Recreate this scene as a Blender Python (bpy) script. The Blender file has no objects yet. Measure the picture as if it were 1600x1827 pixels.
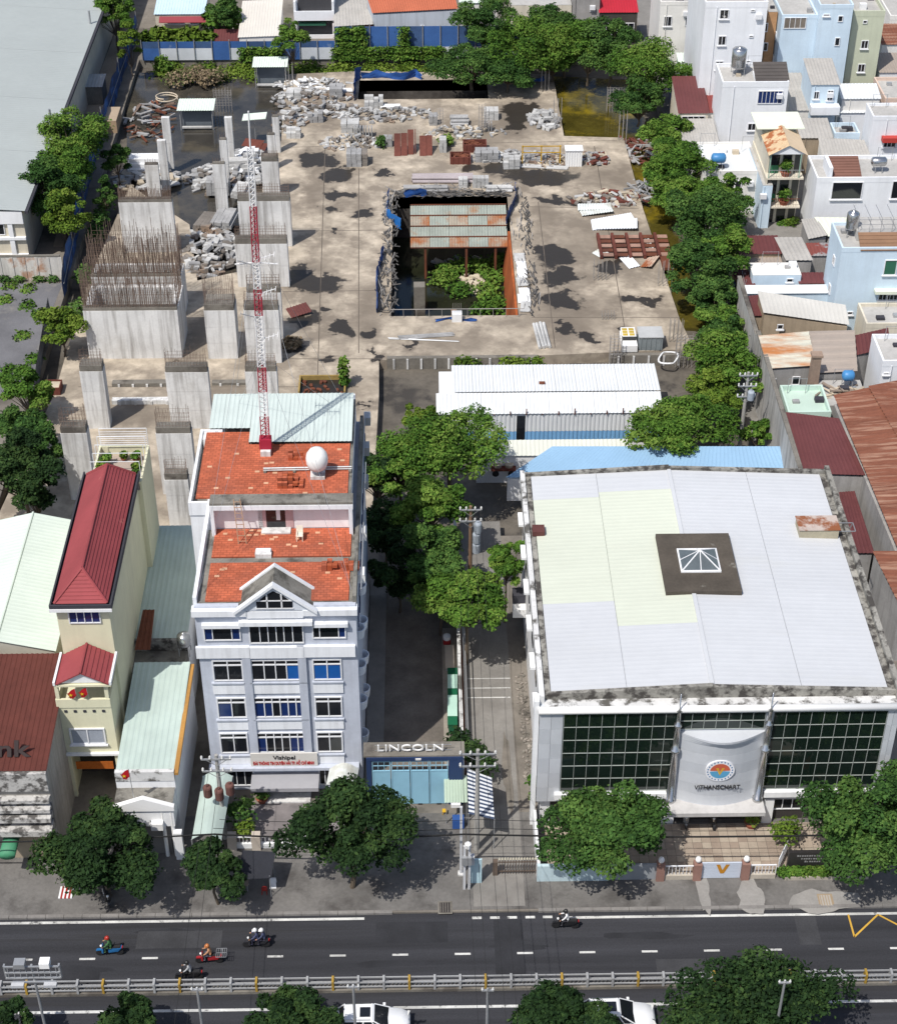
import bpy, bmesh, math, random
import numpy as np
from mathutils import Vector, Matrix
from mathutils.geometry import tessellate_polygon
R = math.radians
random.seed(7)
scn = bpy.context.scene
# ---------------------------------------------------------------- camera
CAM_F, CAM_H, PITCH, YAW, CX, CY = 3100.0, 90.0, R(37), R(.96), 800.0, 913.5
cam = bpy.data.cameras.new('camera'); camo = bpy.data.objects.new('camera', cam)
scn.collection.objects.link(camo)
camo.location = (0, 0, CAM_H); camo.rotation_euler = (R(90) - PITCH, 0, -YAW)
cam.sensor_fit = 'HORIZONTAL'; cam.sensor_width = 36; cam.lens = CAM_F / 1600 * 36
cam.clip_start = 1; cam.clip_end = 3000
scn.camera = camo
# ---------------------------------------------------------------- sky, sun, exposure
SUN_EL, SUN_HEAD = R(58), R(39)
w = bpy.data.worlds.new('World'); scn.world = w; w.use_nodes = True
nt = w.node_tree
sky = nt.nodes.new('ShaderNodeTexSky'); sky.sky_type = 'NISHITA'; sky.sun_disc = False
sky.sun_elevation = SUN_EL; sky.sun_rotation = R(180) + SUN_HEAD; sky.dust_density = 2.0
bg = nt.nodes['Background']; nt.links.new(sky.outputs[0], bg.inputs[0]); bg.inputs[1].default_value = .115
sl = bpy.data.lights.new('sun', 'SUN'); sl.energy = 4.0; sl.angle = R(.55); sl.color = (1, .955, .89)
so = bpy.data.objects.new('sun', sl); scn.collection.objects.link(so); so.location = (-60, -40, 160)
so.rotation_euler = Vector((math.sin(SUN_HEAD) * math.cos(SUN_EL), math.cos(SUN_HEAD) * math.cos(SUN_EL), -math.sin(SUN_EL))).to_track_quat('-Z', 'Y').to_euler()
scn.view_settings.view_transform = 'Standard'; scn.view_settings.look = 'None'
scn.view_settings.exposure = 0.14; scn.view_settings.gamma = 1
# ---------------------------------------------------------------- helpers
_fw = Vector((math.sin(YAW) * math.cos(PITCH), math.cos(YAW) * math.cos(PITCH), -math.sin(PITCH)))
_rt = Vector((math.cos(YAW), -math.sin(YAW), 0)); _up = _rt.cross(_fw)
def P(u, v, z=0.0):
    d = _fw * CAM_F + _rt * (u - CX) - _up * (v - CY)
    return Vector((0, 0, CAM_H)) + d * ((z - CAM_H) / d.z)
def HZ(u, v, Y):
    d = _fw * CAM_F + _rt * (u - CX) - _up * (v - CY)
    return CAM_H + d.z * Y / d.y
def PX(u, z, Y, v=900):            # X of picture column u at depth Y and height z
    dv = Vector((0, Y, z - CAM_H)); k = dv.dot(_fw)
    return (u - CX) * (Y / math.cos(YAW) * math.cos(PITCH) + (CAM_H - z) * math.sin(PITCH)) / CAM_F + Y * math.tan(YAW)
def lin(r, g, b, k=1.0):
    f = lambda c: ((c / 255 + .055) / 1.055) ** 2.4 if c > 10 else c / 255 / 12.92
    return (f(r) * k, f(g) * k, f(b) * k)
MATS = {}
def M(name, col, rough=.85, var=.14, scale=.35, fine=5., col2=None, thr=(.52, .62), s2=.25, streak=0., streak_col=None, metal=0., spec=.3, bump=0., stretch=None):
    if name in MATS: return MATS[name]
    m = bpy.data.materials.new(name); m.use_nodes = True; t = m.node_tree; N = t.nodes; L = t.links
    b = N['Principled BSDF']; b.inputs['Roughness'].default_value = rough; b.inputs['Metallic'].default_value = metal
    b.inputs['Specular IOR Level'].default_value = spec
    geo = N.new('ShaderNodeNewGeometry')
    def noise(sc, det=5, vec=None, rgh=.6):
        n = N.new('ShaderNodeTexNoise'); n.inputs['Scale'].default_value = sc; n.inputs['Detail'].default_value = det; n.inputs['Roughness'].default_value = rgh
        L.new(vec if vec else geo.outputs['Position'], n.inputs['Vector']); return n.outputs[0]
    def ramp(fac, a, c0, c, c1):
        r = N.new('ShaderNodeValToRGB'); r.color_ramp.elements[0].position = a; r.color_ramp.elements[1].position = c
        r.color_ramp.elements[0].color = (*c0, 1); r.color_ramp.elements[1].color = (*c1, 1); L.new(fac, r.inputs[0]); return r.outputs[0]
    def mix(fac, a, bb, mode='MIX'):
        x = N.new('ShaderNodeMix'); x.data_type = 'RGBA'; x.blend_type = mode
        if isinstance(fac, float): x.inputs[0].default_value = fac
        else: L.new(fac, x.inputs[0])
        L.new(a, x.inputs[6])
        if isinstance(bb, tuple): x.inputs[7].default_value = (*bb, 1)
        else: L.new(bb, x.inputs[7])
        return x.outputs[2]
    def mapped(s):
        mp = N.new('ShaderNodeMapping'); mp.inputs['Scale'].default_value = s; L.new(geo.outputs['Position'], mp.inputs['Vector']); return mp.outputs[0]
    vec = mapped(stretch) if stretch else None
    c = ramp(noise(scale, 6, vec), .3, tuple(x * (1 - var) for x in col), .7, tuple(min(x * (1 + var), .95) for x in col))
    f = ramp(noise(fine, 4), .3, (1 - var * .7,) * 3, .7, (1 + var * .0,) * 3)
    c = mix(1.0, c, f, 'MULTIPLY')
    if col2 is not None:
        g = ramp(noise(s2, 8, vec, .65), thr[0], (0, 0, 0), thr[1], (1, 1, 1)); c = mix(g, c, col2)
    if streak:
        g = ramp(noise(1.0, 6, mapped((2.2, 2.2, .13))), .46, (0, 0, 0), .76, (streak,) * 3)
        c = mix(g, c, streak_col or (.05, .045, .04))
    L.new(c, b.inputs['Base Color'])
    if bump:
        bp = N.new('ShaderNodeBump'); bp.inputs['Strength'].default_value = bump; bp.inputs['Distance'].default_value = .05
        L.new(noise(fine * 1.5, 5), bp.inputs['Height']); L.new(bp.outputs[0], b.inputs['Normal'])
    MATS[name] = m; return m
COL = scn.collection.objects
def setp(o, label=None, cat=None, group=None, kind=None):
    if label: o['label'] = label
    if cat: o['category'] = cat
    if group: o['group'] = group
    if kind: o['kind'] = kind
    return o
def thing(name, label, cat, loc=(0, 0, 0), group=None, rotz=0):
    o = bpy.data.objects.new(name, None); COL.link(o); o.empty_display_size = .3
    o.location = loc; o.rotation_euler = (0, 0, rotz)
    return setp(o, label, cat, group)
def worldloc(p):
    v = Vector((0, 0, 0))
    while p is not None: v = v + p.location; p = p.parent
    return v
class MB:
    def __init__(s): s.v = []; s.f = []; s.m = []; s.mi = 0
    def add(s, vs, fs):
        n = len(s.v); s.v += [tuple(x) for x in vs]; s.f += [tuple(i + n for i in f) for f in fs]; s.m += [s.mi] * len(fs); return s
    def box(s, x0, x1, y0, y1, z0, z1):
        return s.add([(x0, y0, z0), (x1, y0, z0), (x1, y1, z0), (x0, y1, z0), (x0, y0, z1), (x1, y0, z1), (x1, y1, z1), (x0, y1, z1)],
                     [(0, 3, 2, 1), (4, 5, 6, 7), (0, 1, 5, 4), (1, 2, 6, 5), (2, 3, 7, 6), (3, 0, 4, 7)])
    def obox(s, c, sx, sy, sz, rz=0, rx=0, ry=0):
        mt = Matrix.Translation(c) @ Matrix.Rotation(rz, 4, 'Z') @ Matrix.Rotation(ry, 4, 'Y') @ Matrix.Rotation(rx, 4, 'X')
        vs = [mt @ Vector((a * sx / 2, b * sy / 2, d * sz / 2)) for d in (-1, 1) for a, b in ((-1, -1), (1, -1), (1, 1), (-1, 1))]
        return s.add(vs, [(0, 3, 2, 1), (4, 5, 6, 7), (0, 1, 5, 4), (1, 2, 6, 5), (2, 3, 7, 6), (3, 0, 4, 7)])
    def hexa(s, lo, hi):           # 4 bottom points, 4 top points
        return s.add(list(lo) + list(hi), [(0, 3, 2, 1), (4, 5, 6, 7), (0, 1, 5, 4), (1, 2, 6, 5), (2, 3, 7, 6), (3, 0, 4, 7)])
    def quad(s, a, b, c, d): return s.add([a, b, c, d], [(0, 1, 2, 3)])
    def slab(s, a, b, c, d, th):   # quad thickened downwards
        lo = [Vector(x) - Vector((0, 0, th)) for x in (a, b, c, d)]
        return s.hexa(lo, [a, b, c, d])
    def prism(s, pts, z0, z1, holes=()):
        loops = [list(pts)] + [list(h) for h in holes]
        tri = tessellate_polygon([[Vector((p[0], p[1], 0)) for p in l] for l in loops])
        flat = [p for l in loops for p in l]; n = len(flat)
        vs = [(p[0], p[1], z0) for p in flat] + [(p[0], p[1], z1) for p in flat]
        fs = []
        for t in tri:
            a, b, c = [flat[i] for i in t]
            cr = (b[0] - a[0]) * (c[1] - a[1]) - (b[1] - a[1]) * (c[0] - a[0])
            t = tuple(t) if cr > 0 else tuple(reversed(t))
            fs.append(tuple(i + n for i in t)); fs.append(tuple(reversed(t)))
        o = 0
        for l in loops:
            k = len(l)
            for i in range(k):
                a, b = o + i, o + (i + 1) % k; fs.append((a, b, b + n, a + n))
            o += k
        return s.add(vs, fs)
    def tube(s, p, q, r, n=6, r2=None):
        p = Vector(p); q = Vector(q); d = q - p
        if d.length < 1e-6: return s
        zax = d.normalized(); x = zax.orthogonal().normalized(); y = zax.cross(x); r2 = r if r2 is None else r2
        vs = []
        for c, rr in ((p, r), (q, r2)):
            for i in range(n):
                a = 2 * math.pi * i / n; vs.append(c + x * (math.cos(a) * rr) + y * (math.sin(a) * rr))
        fs = [(i, (i + 1) % n, n + (i + 1) % n, n + i) for i in range(n)] + [tuple(range(n - 1, -1, -1)), tuple(range(n, 2 * n))]
        return s.add(vs, fs)
    def path(s, pts, r, n=5):
        for a, b in zip(pts[:-1], pts[1:]): s.tube(a, b, r, n)
        return s
    def lathe(s, c, prof, n=16):
        vs = []; k = len(prof)
        for rr, z in prof:
            for i in range(n):
                a = 2 * math.pi * i / n; vs.append((c[0] + rr * math.cos(a), c[1] + rr * math.sin(a), c[2] + z))
        fs = [(j * n + i, j * n + (i + 1) % n, (j + 1) * n + (i + 1) % n, (j + 1) * n + i) for j in range(k - 1) for i in range(n)]
        fs += [tuple(range(n - 1, -1, -1)), tuple(range((k - 1) * n, k * n))]
        return s.add(vs, fs)
    def corr(s, a, b, c, d, per=.33, amp=.035):   # corrugated sheet; ribs run a->d, wave across a->b
        a, b, c, d = map(Vector, (a, b, c, d)); L = (b - a).length; n = max(2, int(L / per)); nrm = (b - a).cross(d - a).normalized()
        if nrm.z < 0: nrm = -nrm
        ts = []
        for i in range(n):
            for f, h in ((0, 0), (.42, 0), (.56, 1), (.86, 1)): ts.append(((i + f) / n, h))
        ts.append((1, 0)); vs = []
        for t, h in ts:
            o = nrm * (h * amp); vs.append(a.lerp(b, t) + o); vs.append(d.lerp(c, t) + o)
        fs = [(2 * i, 2 * i + 2, 2 * i + 3, 2 * i + 1) for i in range(len(ts) - 1)]
        return s.add(vs, fs)
    def build(s, name, mats, parent=None, loc=None, smooth=False):
        if parent is not None: off = worldloc(parent)
        elif loc is not None: off = Vector(loc)
        else: off = Vector((0, 0, 0))
        me = bpy.data.meshes.new(name)
        v = np.array(s.v, dtype=np.float64) - np.array(off)
        me.from_pydata(v.tolist(), [], s.f)
        if not isinstance(mats, (list, tuple)): mats = [mats]
        for m in mats: me.materials.append(m)
        if len(mats) > 1: me.polygons.foreach_set('material_index', s.m)
        if smooth: me.polygons.foreach_set('use_smooth', [True] * len(me.polygons))
        me.update()
        o = bpy.data.objects.new(name, me); COL.link(o)
        if parent is not None: o.parent = parent
        elif loc is not None: o.location = off
        return o
_UB = {}
def ubox(name, mat, parent, x0, x1, y0, y1, z0, z1):      # box piece sharing one unit cube per material; world coordinates
    me = _UB.get(mat.name)
    if me is None:
        b = MB().box(-.5, .5, -.5, .5, -.5, .5); me = bpy.data.meshes.new('unit_box'); me.from_pydata(b.v, [], b.f); me.materials.append(mat); _UB[mat.name] = me
    o = bpy.data.objects.new(name, me); COL.link(o)
    c = Vector(((x0 + x1) / 2, (y0 + y1) / 2, (z0 + z1) / 2))
    if parent is not None: o.parent = parent; c = c - worldloc(parent)
    o.location = c; o.scale = (abs(x1 - x0), abs(y1 - y0), abs(z1 - z0)); return o
def fbox(name, mat, parent, face, plane, a0, a1, z0, z1, d0, d1):   # box on a wall: face '-Y','-X','+X'; d = how far proud
    if face == '-Y': return ubox(name, mat, parent, a0, a1, plane - d1, plane - d0, z0, z1)
    if face == '+Y': return ubox(name, mat, parent, a0, a1, plane + d0, plane + d1, z0, z1)
    if face == '-X': return ubox(name, mat, parent, plane - d1, plane - d0, a0, a1, z0, z1)
    return ubox(name, mat, parent, plane + d0, plane + d1, a0, a1, z0, z1)
def window(parent, face, plane, a0, a1, z0, z1, nx=2, fm=None, gm=None, t=.07, sill=False, trans=0., gms=None, panes=True):
    fm = fm or W_FRAME; gm = gm or GLASS
    mb = MB()
    def bx(x0, x1, y0, y1, d0=0, d1=.10):
        if face == '-Y': mb.box(x0, x1, plane - d1, plane - d0, y0, y1)
        elif face == '-X': mb.box(plane - d1, plane - d0, x0, x1, y0, y1)
        elif face == '+Y': mb.box(x0, x1, plane + d0, plane + d1, y0, y1)
        else: mb.box(plane + d0, plane + d1, x0, x1, y0, y1)
    bx(a0, a0 + t, z0, z1); bx(a1 - t, a1, z0, z1); bx(a0 + t, a1 - t, z1 - t, z1); bx(a0 + t, a1 - t, z0, z0 + t)
    cuts = [a0 + t + (a1 - a0 - 2 * t) * i / nx for i in range(nx + 1)] if isinstance(nx, int) else [a0 + (a1 - a0) * f for f in nx]
    for c in cuts[1:-1]: bx(c - t * .4, c + t * .4, z0 + t, z1 - t, 0, .09)
    zt = z1 - trans if trans else None
    if zt: bx(a0 + t, a1 - t, zt - t * .5, zt + t * .5, 0, .094)
    if sill: bx(a0 - .1, a1 + .1, z0 - .1, z0 - .002, 0, .2)
    o = mb.build('window', fm, parent)
    if panes:
        for i in range(len(cuts) - 1):
            g = gms[i % len(gms)] if gms else gm
            if zt:
                fbox('pane', g, o, face, plane, cuts[i] + t * .4, cuts[i + 1] - t * .4, z0 + t, zt - t * .5, .004, .03)
                fbox('pane', g if not gms else gm, o, face, plane, cuts[i] + t * .4, cuts[i + 1] - t * .4, zt + t * .5, z1 - t, .004, .03)
            else: fbox('pane', g, o, face, plane, cuts[i] + t * .4, cuts[i + 1] - t * .4, z0 + t, z1 - t, .004, .03)
    else: fbox('pane', gm, o, face, plane, a0 + t, a1 - t, z0 + t, z1 - t, .004, .03)
    return o
def text(name, s, mat, parent, loc, size, rot=(R(90), 0, 0), width=None, ext=.03, bold=0.):
    cu = bpy.data.curves.new(name, 'FONT'); cu.body = s; cu.size = size; cu.extrude = ext; cu.align_x = 'CENTER'; cu.align_y = 'CENTER'; cu.offset = bold; cu.resolution_u = 3
    ob = bpy.data.objects.new(name, cu); COL.link(ob); bpy.context.view_layer.update()
    dg = bpy.context.evaluated_depsgraph_get(); me = bpy.data.meshes.new_from_object(ob.evaluated_get(dg))
    bpy.data.objects.remove(ob); me.materials.clear(); me.materials.append(mat)
    o = bpy.data.objects.new(name, me); COL.link(o); o.rotation_euler = rot
    if width:
        xs = [v.co.x for v in me.vertices]; k = width / (max(xs) - min(xs)); o.scale = (k, 1, 1)
    if parent is not None: o.parent = parent; o.location = Vector(loc) - worldloc(parent)
    else: o.location = loc
    return o
def struct(o): o['kind'] = 'structure'; return o
def stuff(o): o['kind'] = 'stuff'; return o
def blob(u, v, ru, rv, z, seed, n=22, rough=.35):          # uneven outline of a patch round a picture point, on the plane z
    rnd = random.Random(seed); c = P(u, v, z); rx = abs((P(u + ru, v, z) - c).x); ry = abs((P(u, v - rv, z) - c).y)
    ph = [rnd.uniform(0, 6.28) for _ in range(5)]; pts = []
    for i in range(n):
        a = 2 * math.pi * i / n
        k = 1 + rough * (.5 * math.sin(2 * a + ph[0]) + .35 * math.sin(3 * a + ph[1]) + .3 * math.sin(5 * a + ph[2]) + .22 * math.sin(8 * a + ph[3])) + rnd.uniform(-.06, .06)
        pts.append((c.x + rx * k * math.cos(a), c.y + ry * k * math.sin(a)))
    return pts
# ---------------------------------------------------------------- shared materials
GLASS = M('dark_glass', (.012, .014, .018), .08, .1, spec=.6)
GLASS_BLUE = M('blue_film_glass', (.012, .10, .36), .15, .1, spec=.5)
GLASS_NAVY = M('navy_film_glass', (.012, .03, .12), .12, .1, spec=.5)
GLASS_GREEN = M('green_tinted_glass', (.008, .016, .012), .06, .1, spec=.6)
W_FRAME = M('white_window_frame', (.72, .73, .75), .5, .05)
WHITE = M('white_paint', (.78, .79, .80), .7, .06, streak=.12)
WHITE_CLEAN = M('white_gloss_paint', (.8, .8, .79), .4, .04)
CONC = M('weathered_concrete', (.68, .68, .67), .9, .14, col2=(.45, .43, .40), thr=(.55, .8), streak=.85, streak_col=(.17, .155, .14), bump=.3)
CONC_D = M('stained_dark_concrete', (.20, .185, .16), .92, .3, col2=(.09, .08, .07), bump=.4)
STEEL = M('galvanised_steel', (.42, .43, .44), .45, .12, metal=.5)
STAINLESS = M('stainless_steel', (.55, .55, .55), .22, .08, metal=.9)
REBAR = M('rusty_rebar', (.19, .135, .105), .9, .3, fine=3)
RUST = M('rusted_steel', (.16, .055, .03), .85, .35, fine=3, col2=(.09, .035, .025))
BLACK = M('black_rubber', (.02, .02, .022), .7, .1)
CABLE = M('black_cable', (.018, .018, .018), .7, .1)
BLUE_TARP = M('blue_tarpaulin', (.03, .10, .34), .6, .3, fine=2.5, col2=(.02, .05, .16), bump=.5)
def tile_grid(m, w_, h_, dark):                              # grout joints and per-tile tone, in world metres
    t = m.node_tree; N = t.nodes; L = t.links; b = N['Principled BSDF']; src = b.inputs['Base Color'].links[0].from_socket
    g = N.new('ShaderNodeNewGeometry'); k = N.new('ShaderNodeTexBrick'); k.inputs['Scale'].default_value = 1; k.inputs['Brick Width'].default_value = w_; k.inputs['Row Height'].default_value = h_; k.inputs['Mortar Size'].default_value = .022; k.inputs['Color1'].default_value = (.78, .78, .78, 1); k.inputs['Color2'].default_value = (1.08, 1.08, 1.08, 1); k.inputs['Mortar'].default_value = (dark, dark, dark, 1)
    L.new(g.outputs['Position'], k.inputs['Vector']); x = N.new('ShaderNodeMix'); x.data_type = 'RGBA'; x.blend_type = 'MULTIPLY'; x.inputs[0].default_value = 1; L.new(src, x.inputs[6]); L.new(k.outputs['Color'], x.inputs[7]); L.new(x.outputs[2], b.inputs['Base Color']); return m
TERRA = tile_grid(M('terracotta_block', (.50, .13, .065), .9, .18, scale=.5, fine=3, col2=(.33, .10, .06), thr=(.48, .72), s2=.45), .42, .24, .58)
# ================================================================ ground, road, pavement
GROUND = M('packed_earth_concrete', (.20, .18, .155), .95, .3, scale=.12, fine=2, col2=(.11, .10, .085), bump=.4)
ASPHALT = M('asphalt', (.037, .038, .044), .88, .34, scale=.9, fine=9, bump=.25, stretch=(.03, 1.0, 1), col2=(.026, .026, .028), thr=(.55, .62), s2=.5)
PAVE = M('worn_pavement', (.155, .148, .14), .92, .26, scale=.3, fine=4, col2=(.075, .07, .066), thr=(.5, .66), s2=.35, bump=.3)
ALLEY = M('alley_concrete', (.215, .205, .19), .92, .2, scale=.3, fine=4, col2=(.13, .12, .11), thr=(.52, .7), bump=.3)
SITE_LOW = M('wet_site_floor', (.13, .115, .095), .75, .35, scale=.2, fine=2, col2=(.05, .045, .04), bump=.5)
SLAB = M('bleached_site_concrete', (.475, .41, .325), .93, .36, scale=.34, fine=1.3, col2=(.23, .195, .155), thr=(.44, .60), s2=.24, bump=.35)
PAINT = M('road_paint', (.56, .56, .54), .8, .3, fine=8, col2=(.12, .12, .12), thr=(.56, .66), s2=2.2)
YPAINT = M('yellow_road_paint', (.55, .33, .05), .8, .2, fine=8)
GRAVEL = M('dark_gravel', (.155, .155, .165), .95, .25, scale=.2, fine=9, col2=(.22, .21, .19), thr=(.55, .7), bump=.6)
WET = M('wet_silt', (.030, .026, .022), .35, .35, fine=2, spec=.35)
XS0, XS1, YS0, YS1 = -37.0, 29.6, 116.0, 219.0
g = MB()
for x0, x1, y0, y1 in ((-400, 400, 75.85, YS0), (-400, XS0, YS0, YS1), (XS1, 400, YS0, YS1), (-400, 400, YS1, 900)):
    g.quad((x0, y0, 0), (x1, y0, 0), (x1, y1, 0), (x0, y1, 0))
g.box(-400, 400, 75.6, 75.85, -.3, -.003)
struct(g.build('ground', GROUND))
struct(MB().quad((-400, -60, -.13), (400, -60, -.13), (400, 75.7, -.13), (-400, 75.7, -.13)).build('road', ASPHALT))
pv = MB().box(-60, 60, 75.75, 84.4, -.2, .012)
struct(pv.build('pavement', PAVE))
kb = MB()
for i in range(70):
    x = -42 + i * 1.2
    if -2.9 < x < 6.6: continue
    kb.box(x, x + 1.17, 75.52, 75.78, -.2, .035)
struct(kb.build('kerb', M('worn_kerb', (.21, .20, .19), .92, .25)))
def mark(x0, x1, y0, y1, m=PAINT, nm='road_marking'):
    return struct(MB().box(x0, x1, y0, y1, -.128, -.122).build(nm, m))
mark(-60, P(650, 1634, -.12).x, 75.12, 75.32); mark(P(1002, 1630, -.12).x, 60, 74.98, 75.18)
for u in (842, 874, 905, 937, 968): x = P(u, 1632, -.12).x; mark(x, x + .62, 75.06, 75.26)
x = P(29, 1710, -.12).x - 8
while x < 40: mark(x, x + 1.02, 72.15, 72.31); x += 4.02
mark(-60, 60, 68.02, 68.22)
zz = [P(1513, 1632, -.12), P(1524, 1672, -.12), P(1566, 1632, -.12), P(1608, 1654, -.12)]
for a, b in zip(zz[:-1], zz[1:]):
    d = (b - a).normalized(); n = Vector((-d.y, d.x, 0)) * .06; m = MB()
    m.slab(*[Vector((q.x, q.y, -.121)) for q in (a - n, b - n, b + n, a + n)], .007); struct(m.build('road_marking', YPAINT))
AP = M('older_asphalt', (.030, .031, .036), .92, .3, fine=9); AP2 = M('worn_asphalt', (.050, .051, .056), .9, .3, fine=9)
for i, (x0, x1, y0, y1) in enumerate(((-19, -13.5, 73.0, 74.4), (4.2, 6.1, 70.4, 75.0), (14.5, 22, 70.3, 71.6), (-3.5, 1.2, 73.2, 74.9), (24, 25.4, 72.6, 75.0), (-26, -21, 70.3, 71.4))): struct(MB().box(x0, x1, y0, y1, -.1295, -.1262 - .0001 * i).build('road_patch', AP if i % 2 else AP2))
for i, (u, v, a, b) in enumerate(((300, 1665, 60, 7), (700, 1720, 90, 6), (1150, 1670, 80, 6), (1300, 1715, 70, 7), (140, 1730, 60, 6), (930, 1690, 50, 5))): struct(MB().prism(blob(u, v, a, b, -.13, 800 + i, 26, .3), -.1293, -.1275 + .0001 * i).build('oil_stain', AP))
# alley slab between the two office blocks, and the yard lane beside it
struct(MB().box(2.95, 6.35, 76.0, 118, -.1, .02).build('alley_paving', ALLEY))
struct(MB().box(-3.9, 1.75, 86.0, 116, -.1, .018).build('yard_paving', M('yard_concrete', (.17, .15, .13), .93, .3, col2=(.10, .088, .075), thr=(.5, .7), bump=.3)))
struct(MB().box(1.2, 2.3, 87.2, 104, 0, .14).build('yard_kerb', M('pale_kerb', (.33, .295, .25), .9, .25)))
struct(MB().box(-4.5, -3.2, 86.2, 112, 0, .12).build('side_apron', ALLEY))
for v in (1212, 1229, 1246):
    a = P(834, v, .02); b = P(910, v, .02); struct(MB().box(a.x, b.x, a.y, a.y + .1, .021, .028).build('road_marking', PAINT))
struct(MB().prism(blob(905, 1380, 9, 60, .02, 5, 18, .3), .02, .06).build('dirt_patch', GROUND))
# ================================================================ construction site
struct(MB().box(XS0, XS1, YS0, YS1, -7, -6.5).build('site_subsoil', SITE_LOW))
def pp(*uv): return [tuple(P(u, v, 0).xy) for u, v in uv]
slab_pts = [(XS0 + .02, YS0 + .02), (-4.6, YS0 + .02)] + pp((676, 700), (676, 642), (960, 634), (1238, 622), (1212, 568), (1147, 372), (1112, 245), (1006, 242), (986, 132), (760, 128), (640, 126), (508, 132), (502, 250), (474, 300), (446, 480), (352, 500), (338, 400), (232, 330), (150, 520), (98, 700))
pit = pp((697, 352), (912, 352), (930, 560), (697, 564))
px0, px1 = P(697, 564).x, P(915, 460).x; py0, py1 = P(800, 563).y, P(800, 350).y
pit = [(px0, py0), (px1, py0), (px1, py1), (px0, py1)]
bx0, bx1 = P(640, 160).x, P(870, 160).x; by0, by1 = P(750, 176, 0).y, P(750, 142, 0).y     # second, small shaft at the back
pit2 = [(bx0, by0), (bx1, by0), (bx1, by1), (bx0, by1)]
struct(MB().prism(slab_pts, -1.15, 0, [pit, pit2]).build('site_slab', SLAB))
floor_pts = [(XS0 + .01, YS0), (XS1 - .01, YS0), (XS1 - .01, YS1 - .01), (XS0 + .01, YS1 - .01)]
struct(MB().prism(floor_pts, -1.5, -1.1, [pit, pit2]).build('site_floor', SITE_LOW))
sk = MB(); sk.box(XS0 - .3, XS0, YS0, YS1, -3, -.01); sk.box(XS1, XS1 + .3, YS0, YS1, -3, -.01); sk.box(XS0, XS1, YS1, YS1 + .3, -3, -.01); sk.box(XS0, XS1, YS0 - .3, YS0, -3, -.01)
struct(sk.build('site_edge', CONC_D))
# flooded parts
ALGAE = M('algae_water', (.075, .062, .012), .12, .35, scale=.3, fine=1.5, col2=(.20, .15, .012), thr=(.52, .66), s2=.22, spec=.5)
MURK = M('murky_water', (.055, .050, .042), .10, .3, scale=.25, col2=(.10, .085, .06), thr=(.5, .75), spec=.5)
struct(MB().prism(pp((975, 125), (1125, 132), (1170, 250), (1000, 250)), -1.12, -.75).build('pool_water', ALGAE))
struct(MB().prism(pp((1095, 240), (1150, 240), (1200, 350), (1262, 575), (1205, 572), (1140, 372)), -1.12, -.8).build('pool_water', ALGAE))
struct(MB().prism(pp((225, 120), (510, 120), (508, 250), (480, 305), (450, 490), (345, 505), (330, 400), (225, 330)), -1.12, -.7).build('flood_water', MURK))
# pit
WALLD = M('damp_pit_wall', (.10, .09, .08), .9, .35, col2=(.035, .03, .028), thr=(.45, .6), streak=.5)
pw = MB(); D = -6.45
pw.box(px0 - .4, px0, py0, py1, D, -.01); pw.box(px1, px1 + .4, py0, py1, D, -.01); pw.box(px0 - .4, px1 + .4, py1, py1 + .4, D, -.01); pw.box(px0 - .4, px1 + .4, py0 - .4, py0, D, -.01)
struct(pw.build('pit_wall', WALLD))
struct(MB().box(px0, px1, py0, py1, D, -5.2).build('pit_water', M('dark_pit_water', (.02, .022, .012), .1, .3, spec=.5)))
pw = MB(); pw.box(bx0 - .3, bx0, by0, by1, D, -.01); pw.box(bx1, bx1 + .3, by0, by1, D, -.01); pw.box(bx0 - .3, bx1 + .3, by1, by1 + .3, D, -.01); pw.box(bx0 - .3, bx1 + .3, by0 - .3, by0, D, -.01)
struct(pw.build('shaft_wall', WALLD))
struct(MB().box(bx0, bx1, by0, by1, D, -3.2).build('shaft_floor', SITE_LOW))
# puddles and damp stains soaked into the slab, plus painted shadow beside the wall columns: u, v, half-width, half-height in the picture, turned into metres
PUD_SHADOW = ((560, 283, 30, 12), (589, 288, 20, 8), (604, 309, 26, 12), (588, 317, 17, 5), (608, 346, 32, 10), (585, 369, 18, 5), (648, 382, 16, 9), (686, 306, 14, 7), (595, 410, 7, 3),
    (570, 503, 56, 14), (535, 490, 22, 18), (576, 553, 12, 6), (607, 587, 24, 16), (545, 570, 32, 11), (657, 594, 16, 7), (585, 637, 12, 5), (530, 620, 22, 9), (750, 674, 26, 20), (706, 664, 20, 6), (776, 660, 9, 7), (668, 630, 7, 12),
    (960, 315, 72, 13), (900, 298, 40, 12), (1000, 358, 52, 7), (985, 455, 34, 18), (1000, 493, 36, 20), (1008, 535, 40, 15), (1145, 533, 42, 8), (1088, 478, 24, 12), (1012, 588, 20, 12), (1050, 603, 28, 8), (930, 200, 38, 22), (920, 226, 14, 9), (1040, 365, 24, 6), (655, 722, 14, 4), (840, 300, 20, 6), (735, 613, 12, 4), (320, 652, 17, 12), (1110, 590, 8, 3))
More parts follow.
